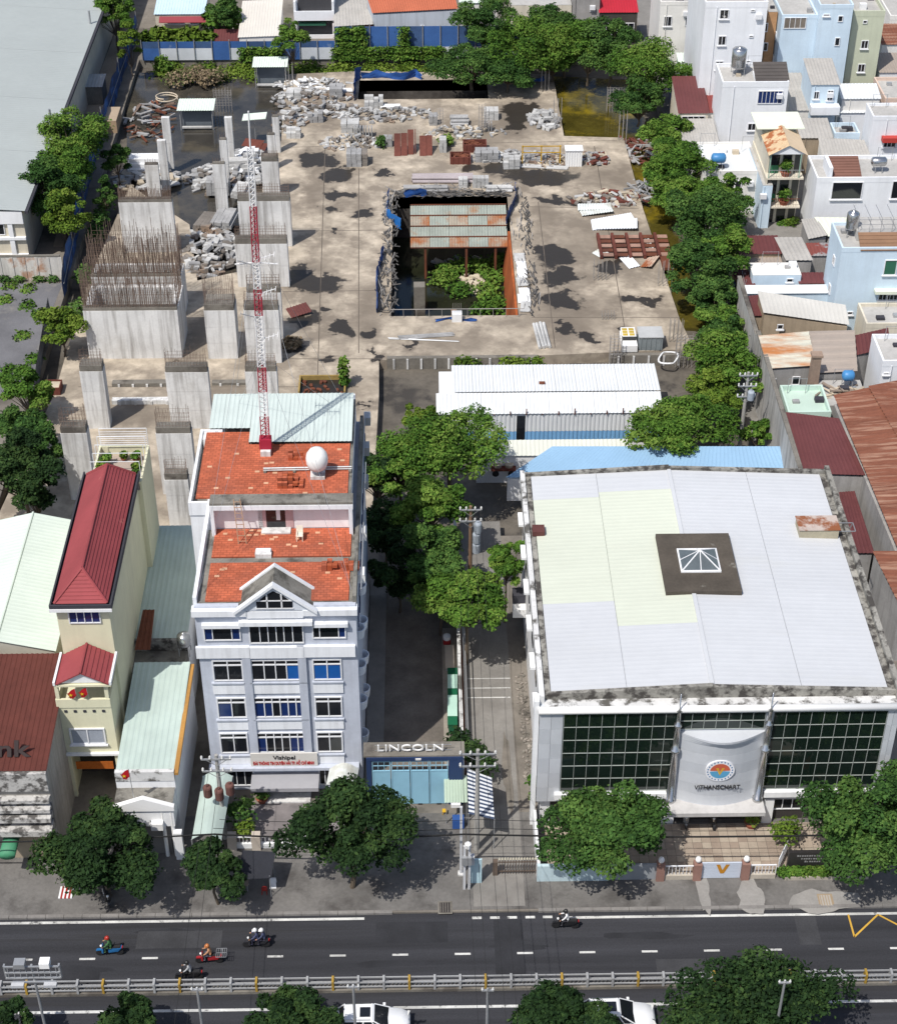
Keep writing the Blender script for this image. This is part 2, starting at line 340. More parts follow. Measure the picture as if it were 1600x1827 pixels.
def puddle_shadow_material(m):
    t = m.node_tree; N = t.nodes; L = t.links; b = N['Principled BSDF']; geo = N.new('ShaderNodeNewGeometry')
    def vm(op, a, c=None):
        n = N.new('ShaderNodeVectorMath'); n.operation = op; L.new(a, n.inputs[0])
        if c is not None:
            if isinstance(c, tuple): n.inputs[1].default_value = c
            else: L.new(c, n.inputs[1])
        return n
    nz = N.new('ShaderNodeTexNoise'); nz.inputs['Scale'].default_value = .42; nz.inputs['Detail'].default_value = 6; nz.inputs['Roughness'].default_value = .62; L.new(geo.outputs['Position'], nz.inputs['Vector'])
    off_ = vm('MULTIPLY', vm('SUBTRACT', nz.outputs['Color'], (.5, .5, .5)).outputs[0], (5.0, 6.5, 0)); pos = vm('ADD', geo.outputs['Position'], off_.outputs[0]).outputs[0]; acc = None
    for u, v, ru, rv in PUD_SHADOW:
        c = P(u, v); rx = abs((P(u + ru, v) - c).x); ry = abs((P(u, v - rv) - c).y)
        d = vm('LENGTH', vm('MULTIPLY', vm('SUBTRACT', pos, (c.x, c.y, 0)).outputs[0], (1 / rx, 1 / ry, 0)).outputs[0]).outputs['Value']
        if acc is None: acc = d
        else:
            mn = N.new('ShaderNodeMath'); mn.operation = 'MINIMUM'; L.new(acc, mn.inputs[0]); L.new(d, mn.inputs[1]); acc = mn.outputs[0]
    def rng(a, c):
        r = N.new('ShaderNodeMapRange'); r.inputs[1].default_value = a; r.inputs[2].default_value = c; r.inputs[3].default_value = 1; r.inputs[4].default_value = 0; L.new(acc, r.inputs[0]); return r.outputs[0]
    def mx(f, a, col, k):
        x = N.new('ShaderNodeMix'); x.data_type = 'RGBA'; q = N.new('ShaderNodeMath'); q.operation = 'MULTIPLY'; q.inputs[1].default_value = k; L.new(f, q.inputs[0]); L.new(q.outputs[0], x.inputs[0]); L.new(a, x.inputs[6]); x.inputs[7].default_value = (*col, 1); return x.outputs[2]
    def soft(lst):
        a_ = None
        for u, v, ru, rv in lst:
            c = P(u, v); d = vm('LENGTH', vm('MULTIPLY', vm('SUBTRACT', pos, (c.x, c.y, 0)).outputs[0], (1 / abs((P(u + ru, v) - c).x), 1 / abs((P(u, v - rv) - c).y), 0)).outputs[0]).outputs['Value']
            if a_ is None: a_ = d
            else: q = N.new('ShaderNodeMath'); q.operation = 'MINIMUM'; L.new(a_, q.inputs[0]); L.new(d, q.inputs[1]); a_ = q.outputs[0]
        r = N.new('ShaderNodeMapRange'); r.inputs[1].default_value = .35; r.inputs[2].default_value = 1.15; r.inputs[3].default_value = 1; r.inputs[4].default_value = 0; L.new(a_, r.inputs[0]); return r.outputs[0]
    base = b.inputs['Base Color'].links[0].from_socket; c0 = mx(soft(((1080,430,120,60),(1010,560,110,50),(880,235,110,36),(240,740,110,36),(250,880,90,50),(600,690,90,26),(560,195,90,40),(1100,320,70,36),(400,700,60,30),(820,612,130,22),(975,390,36,40),(660,560,40,60),(560,330,20,60),(700,240,60,20))), base, (.17, .142, .112), .74); c1 = mx(rng(.9, 1.9), c0, (.15, .125, .10), .6); wet_shadow = rng(.86, 1.03); c2 = mx(wet_shadow, c1, (.028, .024, .020), .95); L.new(c2, b.inputs['Base Color'])
    r = N.new('ShaderNodeMapRange'); r.inputs[3].default_value = .93; r.inputs[4].default_value = .35; L.new(wet_shadow, r.inputs[0]); L.new(r.outputs[0], b.inputs['Roughness'])
puddle_shadow_material(SLAB)
JT = M('slab_joint', (.13, .11, .09), .95, .3)
for i, (u0, v0, u1, v1) in enumerate(((948, 566, 1212, 566), (520, 412, 690, 410), (505, 520, 670, 518), (930, 368, 1140, 372), (520, 262, 1100, 250), (640, 300, 640, 630), (580, 262, 566, 690), (960, 360, 990, 620), (1060, 260, 1120, 620), (500, 640, 680, 640), (140, 690, 640, 690))):
    a, b = P(u0, v0), P(u1, v1); d = (b - a).normalized() * .045; n = Vector((-d.y, d.x, 0)); struct(MB().slab(*[Vector((q.x, q.y, .004 + .0003 * i)) for q in (a - n, b - n, b + n, a + n)], .02).build('pour_joint', JT))
# raised beams of the slab in front of the pit and among the front columns
def beam(u0, u1, v, h, d, label):
    a = P(u0, v, 0); b = P(u1, v, 0); m = MB().box(a.x, b.x, a.y, a.y + d, -1.1, h)
    t = thing('ground_beam', label, 'concrete beam', (a.x, a.y, -1.1)); m.build('beam', CONC_D if h < .4 else CONC, t)
    n = max(2, int((b.x - a.x) / 1.3))
    for i in range(n):
        x = a.x + (b.x - a.x) * (i + .5) / n; ubox('formwork_rib', CONC, t, x - .1, x + .1, a.y - .1, a.y, -1.05, h - .05)
beam(200, 300, 690, .35, .7, 'stained ground beam between the two front columns, farther one')
beam(200, 312, 722, .45, .6, 'stained ground beam between the two front columns, nearer one')
beam(690, 960, 642, .15, .5, 'long ribbed concrete beam edging the slab before the open pit')
beam(378, 440, 688, .3, .6, 'short ribbed beam between stair column and mast-side column')
beam(1090, 1225, 636, .12, .5, 'ribbed beam edging the slab beside the grey cabin')
# hole with yellow formwork behind the office roof
def trench(u0, u1, v0, v1, nm, lab):
    a = P(u0, v1, 0); b = P(u1, v0, 0); t = thing(nm, lab, 'hole', (a.x, a.y, 0)); m = MB()
    for q in ((a.x, b.x, b.y - .15, b.y, 0, .5), (a.x, a.x + .15, a.y, b.y - .15, 0, .5), (b.x - .15, b.x, a.y, b.y - .15, 0, .5)): m.box(*q)
    m.build('formwork', M('yellow_plywood', (.34, .24, .08), .85, .3, fine=3), t)
    MB().box(a.x + .15, b.x - .15, a.y, b.y - .15, .0, .02).build('mud_floor', WET, t)
    for i in range(26):
        x = random.uniform(a.x + .3, b.x - .3); y = random.uniform(a.y, b.y - .3); s = random.uniform(.15, .45)
        if i == 0: mm = MB()
        mm.obox((x, y, .1), s, s * .6, s * .5, random.uniform(0, 3), random.uniform(-.3, .3))
    stuff(mm.build('rubble', RUST, t))
trench(532, 618, 676, 706, 'formwork_box', 'yellow plywood formwork box full of brown rubble behind the pale roof')
# ---------------------------------------------------------------- columns and core walls
def rebar(x0, x1, y0, y1, z0, h, t, step=.24, jit=.4, rings=4, fill=False, rn=None, r=.017):
    rn = rn or random; m = MB()
    xs = np.arange(x0, x1 + .01, step); ys = np.arange(y0, y1 + .01, max(step, .3))
    pts = [(x, y0) for x in xs] + [(x, y1) for x in xs] + [(x0, y) for y in ys[1:-1]] + [(x1, y) for y in ys[1:-1]]
    for x, y in pts:
        hh = h * rn.uniform(1 - jit, 1); dx = rn.uniform(-.05, .05) * h * .5; dy = rn.uniform(-.05, .05) * h * .5
        m.tube((x, y, z0 - .1), (x + dx, y + dy, z0 + hh), r, 3)
    for k in range(rings):
        z = z0 + h * .75 * (k + .5) / max(rings, 1)
        for a, b in (((x0, y0), (x1, y0)), ((x1, y0), (x1, y1)), ((x1, y1), (x0, y1)), ((x0, y1), (x0, y0))): m.tube((*a, z), (*b, z), .013, 3)
    return stuff(m.build('rebar_cage', REBAR, t))
def column(uL, uR, vb, h, d, label, cat='concrete column', name='concrete_column', rb=1.6, seams=2, zb=-.05, dark=.6, group=None, rings=4, step=.28):
    a = P(uL, vb, 0); b = P(uR, vb, 0); x0, x1, y0 = a.x, b.x, a.y
    t = thing(name, label, cat, (x0, y0, zb), group)
    n = seams + 1; zz = [zb + (h - zb) * i / n for i in range(n + 1)]
    for i in range(n):                                      # one pour per lift, slightly uneven
        e = .012 * ((i * 7) % 3 - 1); MB().box(x0 - e, x1 + e, y0 - e, y0 + d + e, zz[i] + (.012 if i else 0), zz[i + 1]).build('pour', CONC, t)
    MB().box(x0 + .03, x1 - .03, y0 + .03, y0 + d - .03, h, h + dark).build('rough_top', CONC_D, t) if dark else None
    if rb: rebar(x0 + .1, x1 - .1, y0 + .1, y0 + d - .1, h + dark - .02, rb, t, step, rings=rings)
    return t
column(157, 197, 765, 6.2, 1.3, 'squat front column beside the roof garden wall, rebar stubs on top')
column(306, 380, 765, 6.1, .9, 'wide front column behind the curved white parapet, long rebar comb on top', rb=1.8)
column(445, 500, 762, 6.0, .9, 'front column behind the pale metal roof, directly behind the mast', rb=1.3)
column(127, 172, 892, 7.0, 1.2, 'front column standing left of the roof garden', rb=2.0)
column(291, 352, 882, 6.4, 1.0, 'tall front column with long rebar comb right of the roof garden', rb=2.1)
column(303, 344, 938, 4.8, .9, 'short streaked column rising at the end of the green lean-to roof', rb=1.5)
# big lift core: a U of thick walls with a thicket of rebar
def core(uL, uR, vb, h, depth, th, label, rb, rbh):
    a = P(uL, vb, 0); b = P(uR, vb, 0); x0, x1, y0 = a.x, b.x, a.y
    t = thing('core_wall', label, 'concrete wall', (x0, y0, 0))
    hs = h * .97
    MB().box(x0, x1, y0, y0 + th, -.05, h).build('front_wall', CONC, t)
    if depth:
        MB().box(x1 - th, x1, y0 + th + .003, y0 + depth, -.05, hs).build('side_wall', CONC, t)
        MB().box(x0, x0 + th, y0 + th + .003, y0 + depth, -.05, hs).build('side_wall', CONC, t)
        MB().box(x0 + th + .003, x1 - th - .003, y0 + depth - th, y0 + depth, -.05, h * .99).build('back_wall', CONC, t)
    MB().box(x0 + .03, x1 - .03, y0 + .04, y0 + th - .04, h, h + .3).build('rough_top', CONC_D, t)
    if rb: rebar(x0 + .1, x1 - .1, y0 + .1, y0 + (depth or th) - .1, h, rbh, t, .15, .5, 9, r=.028); rebar(x0 + .3, x1 - .3, y0 + .3, y0 + th, h, rbh * .9, t, .2, .55, 3, r=.026) if depth else None
    return t
core(160, 325, 640, 5.35, 5.2, .7, 'big lift core with bare rebar thicket above its wide pale front wall', True, 4.6)
t = core(172, 330, 566, 4.6, 3.0, .5, 'rusty rebar cage core standing directly behind the big lift core', True, 5.2)
core(222, 316, 450, 5.9, .0, .8, 'pale wide shear wall below the thin slender columns, left row', True, 1.8)
column(372, 425, 640, 5.4, 2.2, 'square core column between lift core and mast, tangled rebar on top', rb=3.0, seams=2, rings=2, step=.2)
column(442, 503, 648, 5.9, 1.0, 'wall column with mesh top just left of the red tarpaulin', rb=1.5)
column(446, 506, 606, 5.3, .8, 'wall column directly behind the mesh-topped one', rb=1.6, seams=1)
column(425, 517, 512, 5.0, .9, 'broad wall column of the mast-side row, second from its far end', rb=1.6, seams=1)
column(430, 522, 440, 5.4, .9, 'broad wall column at the far end of the mast-side row', rb=1.6, seams=1)
column(470, 500, 352, 4.4, 1.0, 'pale square column behind the broad far wall column', rb=.5, seams=1)
G = 'thin leftover columns'
for (u0, u1, vb, h, lab) in ((297, 311, 300, 6.3, 'slender column nearest the small hut with the pale green roof'), (289, 304, 338, 6.0, 'slender column just in front of the hut-side column'), (264, 288, 352, 4.0, 'stubby pale column above the left shear wall'),
    (407, 420, 297, 6.1, 'slender column right of the hut, farther of the pair'), (398, 411, 335, 5.9, 'slender column right of the hut, nearer of the pair'), (386, 408, 378, 5.8, 'slender column standing in the white rubble'),
    (489, 501, 272, 4.5, 'slender column beside the mast top lamp, far one'), (480, 494, 302, 4.3, 'slender column beside the mast top lamp, near one')):
    column(u0, u1, vb, h, .55, lab, rb=.6 if h < 6 else 0, seams=1, dark=.15 if h < 6 else 0, group=G, rings=0)
# open rebar column starters (bundles of bare bars)
BAR = M('pale_bare_bars', (.36, .34, .32), .7, .2, metal=.2)
def starter(u, v, w, h, label, n=3, mesh=False):
    c = P(u, v, 0); t = thing('rebar_starter', label, 'rebar', (c.x, c.y, -.02)); m = MB()
    for i in range(n):
        for j in range(2):
            x = c.x - w / 2 + w * i / (n - 1); y = c.y + j * .5
            m.tube((x, y, -1.0), (x + random.uniform(-.04, .04), y, h * random.uniform(.88, 1)), .035, 4)
    if mesh:
        for k in range(int(h / .35)): 
            for y in (c.y, c.y + .5): m.tube((c.x - w / 2, y, .2 + k * .35), (c.x + w / 2, y, .2 + k * .35), .02, 3)
    stuff(m.build('bars', BAR, t)); return t
starter(972, 162, .9, 3.4, 'bare starter bars at the back corner by the blue tarp', 3)
starter(994, 225, .9, 3.8, 'bare starter bars on the edge of the green pool', 3)
starter(1100, 190, 2.4, 2.6, 'fenced cage of bars standing in the green pool', 8, True)
starter(1110, 250, .9, 3.6, 'bare starter bars at the pool corner by the red scrap', 3)
starter(1070, 500, 1.3, 2.4, 'short starter bars between the two round puddles', 4)
starter(1186, 510, 1.4, 3.0, 'starter bars beside the narrow green channel', 4)
starter(1205, 610, 1.2, 2.6, 'starter bars at the slab corner by the grey cabin', 4)
starter(1085, 570, 1.2, .8, 'low starter bars on a footing before the cabin', 5)
starter(1220, 640, 1.6, 2.6, 'cage of bars beside the white air duct', 5, True)
starter(1098, 640, 1.1, 2.6, 'starter bars left of the white car-like unit', 4, True)
starter(785, 238, .8, 3.2, 'starter bars left of the pipe rack', 3, True)
starter(860, 236, .8, 3.6, 'starter bars right of the pipe rack', 3, True)
starter(398, 190, 2.2, 2.4, 'rebar panel cage standing in dark water by the hut', 7, True)
starter(517, 165, .9, 4.0, 'tall starter bars beside the farther hut', 3)
# ---------------------------------------------------------------- cover over the back of the pit
zc = .55
t = thing('pit_cover', 'rusty corrugated metal cover over the far half of the open pit', 'metal roof', (px0 + 2, py1 - 7, D))
PAN = [M('pale_green_tin', (.30, .33, .29), .6, .2, col2=(.30, .16, .08), thr=(.56, .72), s2=.5), M('rust_streaked_tin', (.33, .29, .23), .65, .2, col2=(.30, .11, .04), thr=(.44, .62), s2=.45)]
ya, yb = P(800, 442, -1.4).y, P(800, 366, zc).y; xa, xb = P(732, 400, 0).x, P(905, 400, 0).x
for r in range(4):
    y0 = yb + (ya - yb) * r / 4; y1 = yb + (ya - yb) * (r + 1) / 4; z0 = zc - .5 * r; z1 = zc - .5 * (r + 1) + .05
    for c in range(5):
        x0 = xa + (xb - xa) * c / 5; x1 = xa + (xb - xa) * (c + 1) / 5 - .02; m = MB().corr((x0, y1, z1), (x1, y1, z1), (x1, y0, z0), (x0, y0, z0), .28, .04)
        m.build('roof_sheet', PAN[(r + c * (r % 2)) % 2 if r != 0 else 0], t)
m = MB()
for x in (xa + 1.5, xa + 6, xb - 1.5): m.box(x, x + .25, ya, ya + .25, D, zc - 2.1)
for r in range(5): y = yb + (ya - yb) * r / 4; m.tube((xa, y, zc - .5 * r + .1), (xb, y, zc - .5 * r + .1), .07, 4)
m.build('frame', RUST, t)
# column stump and plank in the pit
m = thing('pit_column', 'dark square column standing in the shaded water of the pit', 'concrete column', (px0 + 2.6, py0 + 8, D)); MB().box(px0 + 2.3, px0 + 3.5, py0 + 9, py0 + 10.2, D, -1.8).build('shaft', CONC_D, m)
m = thing('pit_post', 'brown steel post standing in the middle of the pit', 'post', (px0 + 6, py0 + 5, D)); MB().box(px0 + 6.2, px0 + 6.75, py0 + 5, py0 + 5.5, D, -2.4).build('shaft', M('brown_post', (.25, .15, .09), .8, .2), m)
def rubble(name, label, cat, u, v, n, spread, size, mats, z=0, flat=.35, aspect=2.2, hmax=.9, vr=None, rot=3.14):
    c = P(u, v, z); rn = random.Random(int(u * 7 + v)); t = thing(name, label, cat, (c.x, c.y, z)); mm = [MB() for _ in mats]
    for i in range(n):
        a = rn.uniform(0, 6.28); q = math.sqrt(rn.random()); x = c.x + spread[0] * q * math.cos(a); y = c.y + spread[1] * q * math.sin(a)
        L = size * rn.uniform(.5, 1.4); zz = z + L * flat * .3 + (1 - q) * hmax * rn.random()
        mm[i % len(mats)].obox((x, y, zz), L, L / aspect * rn.uniform(.7, 1.4), L * flat * rn.uniform(.6, 1.3), rn.uniform(-rot, rot), rn.uniform(-.25, .25), rn.uniform(-.25, .25))
    for k, m in enumerate(mats): stuff(mm[k].build('pieces', m, t))
    return t
G1 = M('grey_block', (.33, .33, .33), .88, .3, fine=3); G2 = M('pale_block', (.50, .50, .49), .85, .28, fine=3); G3 = M('dark_block', (.20, .18, .16), .9, .35, fine=3, col2=(.26, .19, .14)); PLY = M('pale_plank', (.5, .43, .33), .85, .25); REDB = M('red_oxide_steel', (.135, .042, .03), .8, .3, fine=3)
rubble('rubble_heap', 'heap of pale broken boards among weeds in the pit', 'rubble', 850, 505, 60, (1.7, 2.2), .8, [PLY, M('cream_board', (.62, .55, .42), .8, .2)], -5.2, .15)
rubble('rubble_heap', 'broken slabs along the far edge of the pit floor', 'rubble', 830, 470, 40, (4, 1.0), .9, [PLY, G1], -5.2, .2)
# red clay wall strip + white sheets along the pit's right side
t = thing('pit_lining', 'rust red steel lining and loose white sheets down the right side of the pit', 'pit lining', (px1 - .3, py0, D))
MB().hexa([(px1 - .9, py0 + .3, D), (px1 - .02, py0 + .3, D), (px1 - .02, py1 - 8, D), (px1 - .9, py1 - 8, D)], [(px1 - .25, py0 + .3, -.25), (px1 - .02, py0 + .3, -.25), (px1 - .02, py1 - 8, -.25), (px1 - .25, py1 - 8, -.25)]).build('red_sheet', M('orange_rust', (.38, .10, .03), .85, .3, fine=2), t)
for i in range(7):
    y = py0 + .5 + i * 1.75; ln = random.uniform(1.2, 1.9); a = random.uniform(-.12, .12)
    MB().obox((px1 + .75 + random.uniform(-.1, .1), y + ln / 2, .16), random.uniform(.9, 1.3), ln, .05, a, .06).build('white_sheet', WHITE if i % 3 else G2, t)
# tarps and scaffold around the pit rim
def drape(name, label, pts, z0, z1, mat, cat='tarpaulin', rn=random, sag=.25):
    p0 = P(*pts[0]); t = thing(name, label, cat, (p0.x, p0.y, 0)); m = MB(); col = []
    for i in range(len(pts) - 1):
        a, b = P(*pts[i]), P(*pts[i + 1]); k = max(2, int((b - a).length / .5))
        for j in range(k + (i == len(pts) - 2)): col.append(a.lerp(b, j / k))
    rows = 4; vs = []
    for r in range(rows + 1):
        for c in col:
            z = z0 + (z1 - z0) * r / rows; o = rn.uniform(-sag, sag) * .5
            vs.append((c.x + o, c.y + rn.uniform(-sag, sag) * .5, z + (rn.uniform(-sag, sag) if r == rows else 0)))
    n = len(col); fs = [(r * n + i, r * n + i + 1, (r + 1) * n + i + 1, (r + 1) * n + i) for r in range(rows) for i in range(n - 1)]
    m.add(vs, fs); m.build('sheet', mat, t, smooth=True); return t
drape('tarpaulin', 'bright blue tarp hung at the far left corner of the pit', [(693, 350), (690, 385), (715, 405)], -.3, .9, M('bright_blue_tarp', (.02, .16, .5), .6, .25, fine=2, bump=.5))
drape('tarpaulin', 'blue net hung along the near left side of the pit', [(673, 560), (672, 500), (684, 450)], 0, 1.1, BLUE_TARP)
drape('tarpaulin', 'blue tarp bunched at the far right corner of the pit', [(918, 335), (920, 360), (905, 390), (902, 402)], -.2, 1.0, BLUE_TARP)
drape('tarpaulin', 'blue sheet wrapped round pipes behind the pit cover', [(722, 352), (760, 350)], 0, 1.0, BLUE_TARP)
drape('tarpaulin', 'crumpled blue sheet lying by the white footing before the pit', [(776, 574), (800, 570), (850, 573)], 0, .25, BLUE_TARP)
drape('tarpaulin', 'dark blue tarp slung over the far shaft, left end', [(632, 180), (634, 145), (645, 138)], -.2, 1.6, BLUE_TARP)
drape('tarpaulin', 'dark blue tarp heaped behind the far shaft', [(645, 140), (680, 138), (722, 142), (742, 136), (752, 142)], 0, .9, BLUE_TARP)
drape('tarpaulin', 'blue tarp strip beside the bars at the green pool', [(918, 146), (970, 144)], 0, .5, BLUE_TARP)
t = thing('pit_scaffold', 'tangled scaffold tubes and netting around the pit rim', 'scaffold', (px0 - .8, py0, 0)); m = MB()
rn = random.Random(4)
for i in range(170):
    if i % 3 == 0: x = px0 - rn.uniform(.1, 1.3); y = rn.uniform(py0, py1); q = (x + rn.uniform(-.5, .5), y + rn.uniform(-1.2, 1.2), rn.uniform(.1, 1.2))
    elif i % 3 == 1: x = rn.uniform(px0, px1); y = py1 + rn.uniform(.1, 2.2); q = (x + rn.uniform(-1.8, 1.8), y + rn.uniform(-.4, .4), rn.uniform(.1, .9))
    else: x = px1 + rn.uniform(.2, 2.3); y = rn.uniform(py0, py1); q = (x + rn.uniform(-.2, .2), y + rn.uniform(-1.6, 1.6), rn.uniform(.1, .9))
    m.tube((x, y, .02), q, .045, 4)
stuff(m.build('tubes', M('grey_scaffold', (.30, .29, .28), .7, .2), t))
m = MB()
for i in range(420):
    side = rn.random()
    if side > .8: x, y = px1 + rn.uniform(1.2, 2.2), rn.uniform(py0 - .5, py1)
    elif side < .4: x, y = rn.uniform(px0, px1), py1 - .3 + rn.uniform(0, 1.4)
    else: x, y = px0 - rn.uniform(-.6, 1.1), rn.uniform(py0 + .5, py1)
    L = rn.uniform(.4, 1.3); m.obox((x, y, rn.uniform(.03, .35)), L, .12, .04, rn.uniform(-.5, .5) + (1.57 if side > .45 else 0), rn.uniform(-.3, .3), rn.uniform(-.3, .3))
stuff(m.build('debris', M('grey_netting', (.11, .105, .10), .95, .35), t))
# railing at the near side of the pit
t = thing('pit_railing', 'low steel railing along the near edge of the pit', 'railing', (px0, py0 - .3, 0))
m = MB(); m.tube((px0, py0 - .3, .95), (px1 + .5, py0 - .3, .95), .04, 5); m.build('rail', BAR, t)
for i in range(11): x = px0 + (px1 - px0) * i / 10; MB().tube((x, py0 - .3, 0), (x, py0 - .3, .95), .03, 4).build('post', BAR, t)
c = P(815, 572); t = thing('pit_footing', 'white footing block with starter bars at the near pit rim', 'concrete block', (c.x, c.y, 0)); MB().box(c.x - .5, c.x + .5, c.y - .3, c.y + .5, 0, .9).build('block', WHITE, t)
m = MB(); [m.tube((c.x - .4 + .2 * i, c.y + .1, .8), (c.x - .4 + .2 * i, c.y + .1, 2.0), .02, 3) for i in range(5)]; stuff(m.build('bars', BAR, t))
# ---------------------------------------------------------------- stacked material on the slab
def pallet(u, v, nx, ny, nz, sx, sy, sz, mat, label, rot=0., cat='block stack', name='block_stack', gap=.04, z=0, loose=0.):
    c = P(u, v, z); t = thing(name, label, cat, (c.x, c.y, z), rotz=0); rn = random.Random(int(u + v * 3)); i = 0
    me = None
    for k in range(nz):
        for a in range(nx):
            for b in range(ny):
                if k == nz - 1 and rn.random() < loose: continue
                x = (a - (nx - 1) / 2) * (sx + gap) + rn.uniform(-.03, .03); y = (b - (ny - 1) / 2) * (sy + gap) + rn.uniform(-.03, .03)
                if me is None:
                    bb = MB().box(-sx / 2, sx / 2, -sy / 2, sy / 2, 0, sz); me = bpy.data.meshes.new('block'); me.from_pydata(bb.v, [], bb.f); me.materials.append(mat)
                o = bpy.data.objects.new('block', me); COL.link(o); o.parent = t
                o.location = (x * math.cos(rot) - y * math.sin(rot), x * math.sin(rot) + y * math.cos(rot), k * (sz + .003)); o.rotation_euler = (0, 0, rot + rn.uniform(-.03, .03))
    return t
stacks = [(405, 455 - 245 + 0, 0)]
SP = 'prestressed beams and blocks stacked on the slab'
def pipes(u, v, n, L, r, mat, label, rows=2, rot=0., cat='pipe stack', name='pipe_stack', sq=False, z=0):
    c = P(u, v, z); t = thing(name, label, cat, (c.x, c.y, z), rotz=rot); k = 0
    me = None
    for j in range(rows):
        for i in range(n - j):
            y = (i - (n - 1 - j) / 2) * 2.08 * r; 
            if me is None:
                b = MB()
                b.box(-L / 2, L / 2, -r, r, -r, r) if sq else b.tube((-L / 2, 0, 0), (L / 2, 0, 0), r, 10)
                me = bpy.data.meshes.new('pipe'); me.from_pydata(b.v, [], b.f); me.materials.append(mat)
            o = bpy.data.objects.new('beam' if sq else 'pipe', me); COL.link(o); o.parent = t; o.location = (random.uniform(-.12, .12), y, r + j * r * (2.0 if sq else 1.75)); o.rotation_euler = (0, 0, random.uniform(-.015, .015))
    return t
W2 = G2
pallet(632, 292, 3, 2, 4, .55, .8, .4, G1, 'double stack of grey blocks, left of the brown steel plates')
pallet(650, 290, 1, 2, 3, .8, .9, .5, G3, 'dark shaded block stack touching the grey double stack')
pallet(625, 232, 3, 1, 4, .7, 1.6, .3, G2, 'white topped plank stack beside the line of upright panels')
pallet(648, 242, 7, 1, 1, .14, .9, 1.2, G1, 'row of upright grey panels left of brown steel plates', gap=.2, cat='panel row', name='panel_row')
pallet(692, 258, 2, 2, 3, .5, .6, .35, G1, 'small grey block stack just left of the brown steel plates')
pallet(563, 215, 3, 2, 3, .6, .6, .4, G1, 'grey block pile left of the dark machinery', loose=.4)
pallet(524, 243, 3, 2, 3, .55, .6, .35, G2, 'pale block pile right of the slender far columns', loose=.3)
pallet(525, 172, 2, 2, 3, .9, .8, .3, G2, 'pale sheet stack behind the farther hut')
pallet(600, 172, 2, 2, 4, .8, .9, .35, G1, 'grey stack left of the tarped shaft')
pallet(667, 190, 4, 2, 3, .55, .7, .45, G2, 'pale concrete block stack in front of the tarped shaft', loose=.4)
pipes(697, 192, 2, 2.4, .22, WHITE, 'white pipe pair beside the pale block stack', 1)
pipes(606, 163, 2, 3.2, .2, WHITE, 'white pipes left of the tarped shaft', 1)
pipes(820, 220, 4, 2.2, .2, G1, 'grey pipe rack between two bar bundles', 3)
pallet(876, 210, 3, 2, 4, .55, .7, .3, G2, 'white boxes right of the pipe rack')
pallet(870, 232, 4, 1, 1, .12, .8, 1.1, G1, 'upright panels by the right-hand bar bundle', gap=.15, cat='panel row', name='panel_row')
pallet(773, 220, 2, 2, 3, .5, .6, .4, G1, 'small grey stack left of the pipe rack')
pallet(790, 268, 2, 2, 4, .4, .6, .4, G2, 'white block tower by the small bush')
pallet(868, 284, 4, 2, 3, .65, .8, .4, G1, 'long low grey block wall right of the red skips')
pallet(912, 295, 3, 3, 3, .6, .6, .4, G2, 'pale block steps near the yellow frame', loose=.45)
pallet(955, 285, 4, 2, 2, .6, .6, .4, G1, 'low grey blocks under the yellow frame', loose=.4)
rubble('rubble_heap', 'scattered white debris beside the back shaft', 'rubble', 560, 178, 130, (5.5, 3.2), .7, [G1, G2, G3])
rubble('rubble_heap', 'grey debris between block piles at the far left of the slab', 'rubble', 585, 200, 90, (5.0, 2.2), .7, [G1, G3, G2])
rubble('rubble_heap', 'low grey debris spread before the tarped shaft', 'rubble', 690, 205, 120, (6.5, 2.4), .6, [G1, G2, G3]); rubble('rubble_heap', 'debris strewn around the pipe rack', 'rubble', 830, 238, 90, (5.0, 2.0), .6, [G1, G2, PLY]); rubble('rubble_heap', 'grey rubble between block stacks and upright panels', 'rubble', 630, 255, 90, (4.0, 2.4), .6, [G1, G3, G2]); rubble('rubble_heap', 'white boards scattered along the far slab edge', 'rubble', 560, 150, 80, (5.0, 1.6), .9, [G2, WHITE, G1], 0, .12, 3); rubble('rubble_heap', 'loose blocks right of the slender far columns', 'rubble', 520, 215, 80, (2.2, 4.0), .7, [G1, G2, G3]); rubble('rubble_heap', 'broken blocks before the low grey block wall', 'rubble', 905, 280, 90, (5.0, 1.6), .6, [G1, G2])
rubble('rubble_heap', 'grey debris by the green pool bars', 'rubble', 970, 214, 80, (1.8, 3.0), .8, [G1, G2])
rubble('rubble_heap', 'white rubble around the slender column', 'rubble', 395, 320, 150, (4.2, 4.0), .9, [G1, G2, G3], -.7, hmax=1.6)
rubble('rubble_heap', 'white rubble between the mast and the slender columns', 'rubble', 440, 300, 130, (3.0, 5.0), .9, [G1, G2, WHITE], -.4, hmax=1.8)
rubble('rubble_heap', 'heaped grey rubble in the gap between core and mast row', 'rubble', 372, 450, 190, (3.0, 6.0), .85, [G1, G2, G3], -.3, hmax=1.6)
rubble('rubble_heap', 'boards and rubble by the blue fence foot', 'rubble', 262, 320, 110, (4.0, 3.0), 1.0, [G1, G2, PLY], -.3, .2)
rubble('rubble_heap', 'tangle of scrap under the fence at the far corner', 'rubble', 270, 215, 90, (3.2, 6.0), 1.2, [REBAR, G1, RUST], -.5, .12, 6)
rubble('rubble_heap', 'rusty scrap iron pile by the pool corner', 'rubble', 1140, 270, 170, (3.6, 3.4), 1.3, [REDB, REBAR, G1], -.6, .1, 6)
rubble('rubble_heap', 'grey tube scrap beside the pool trees', 'rubble', 1145, 340, 90, (2.4, 2.6), 1.2, [G1, STEEL], -.3, .1, 7)
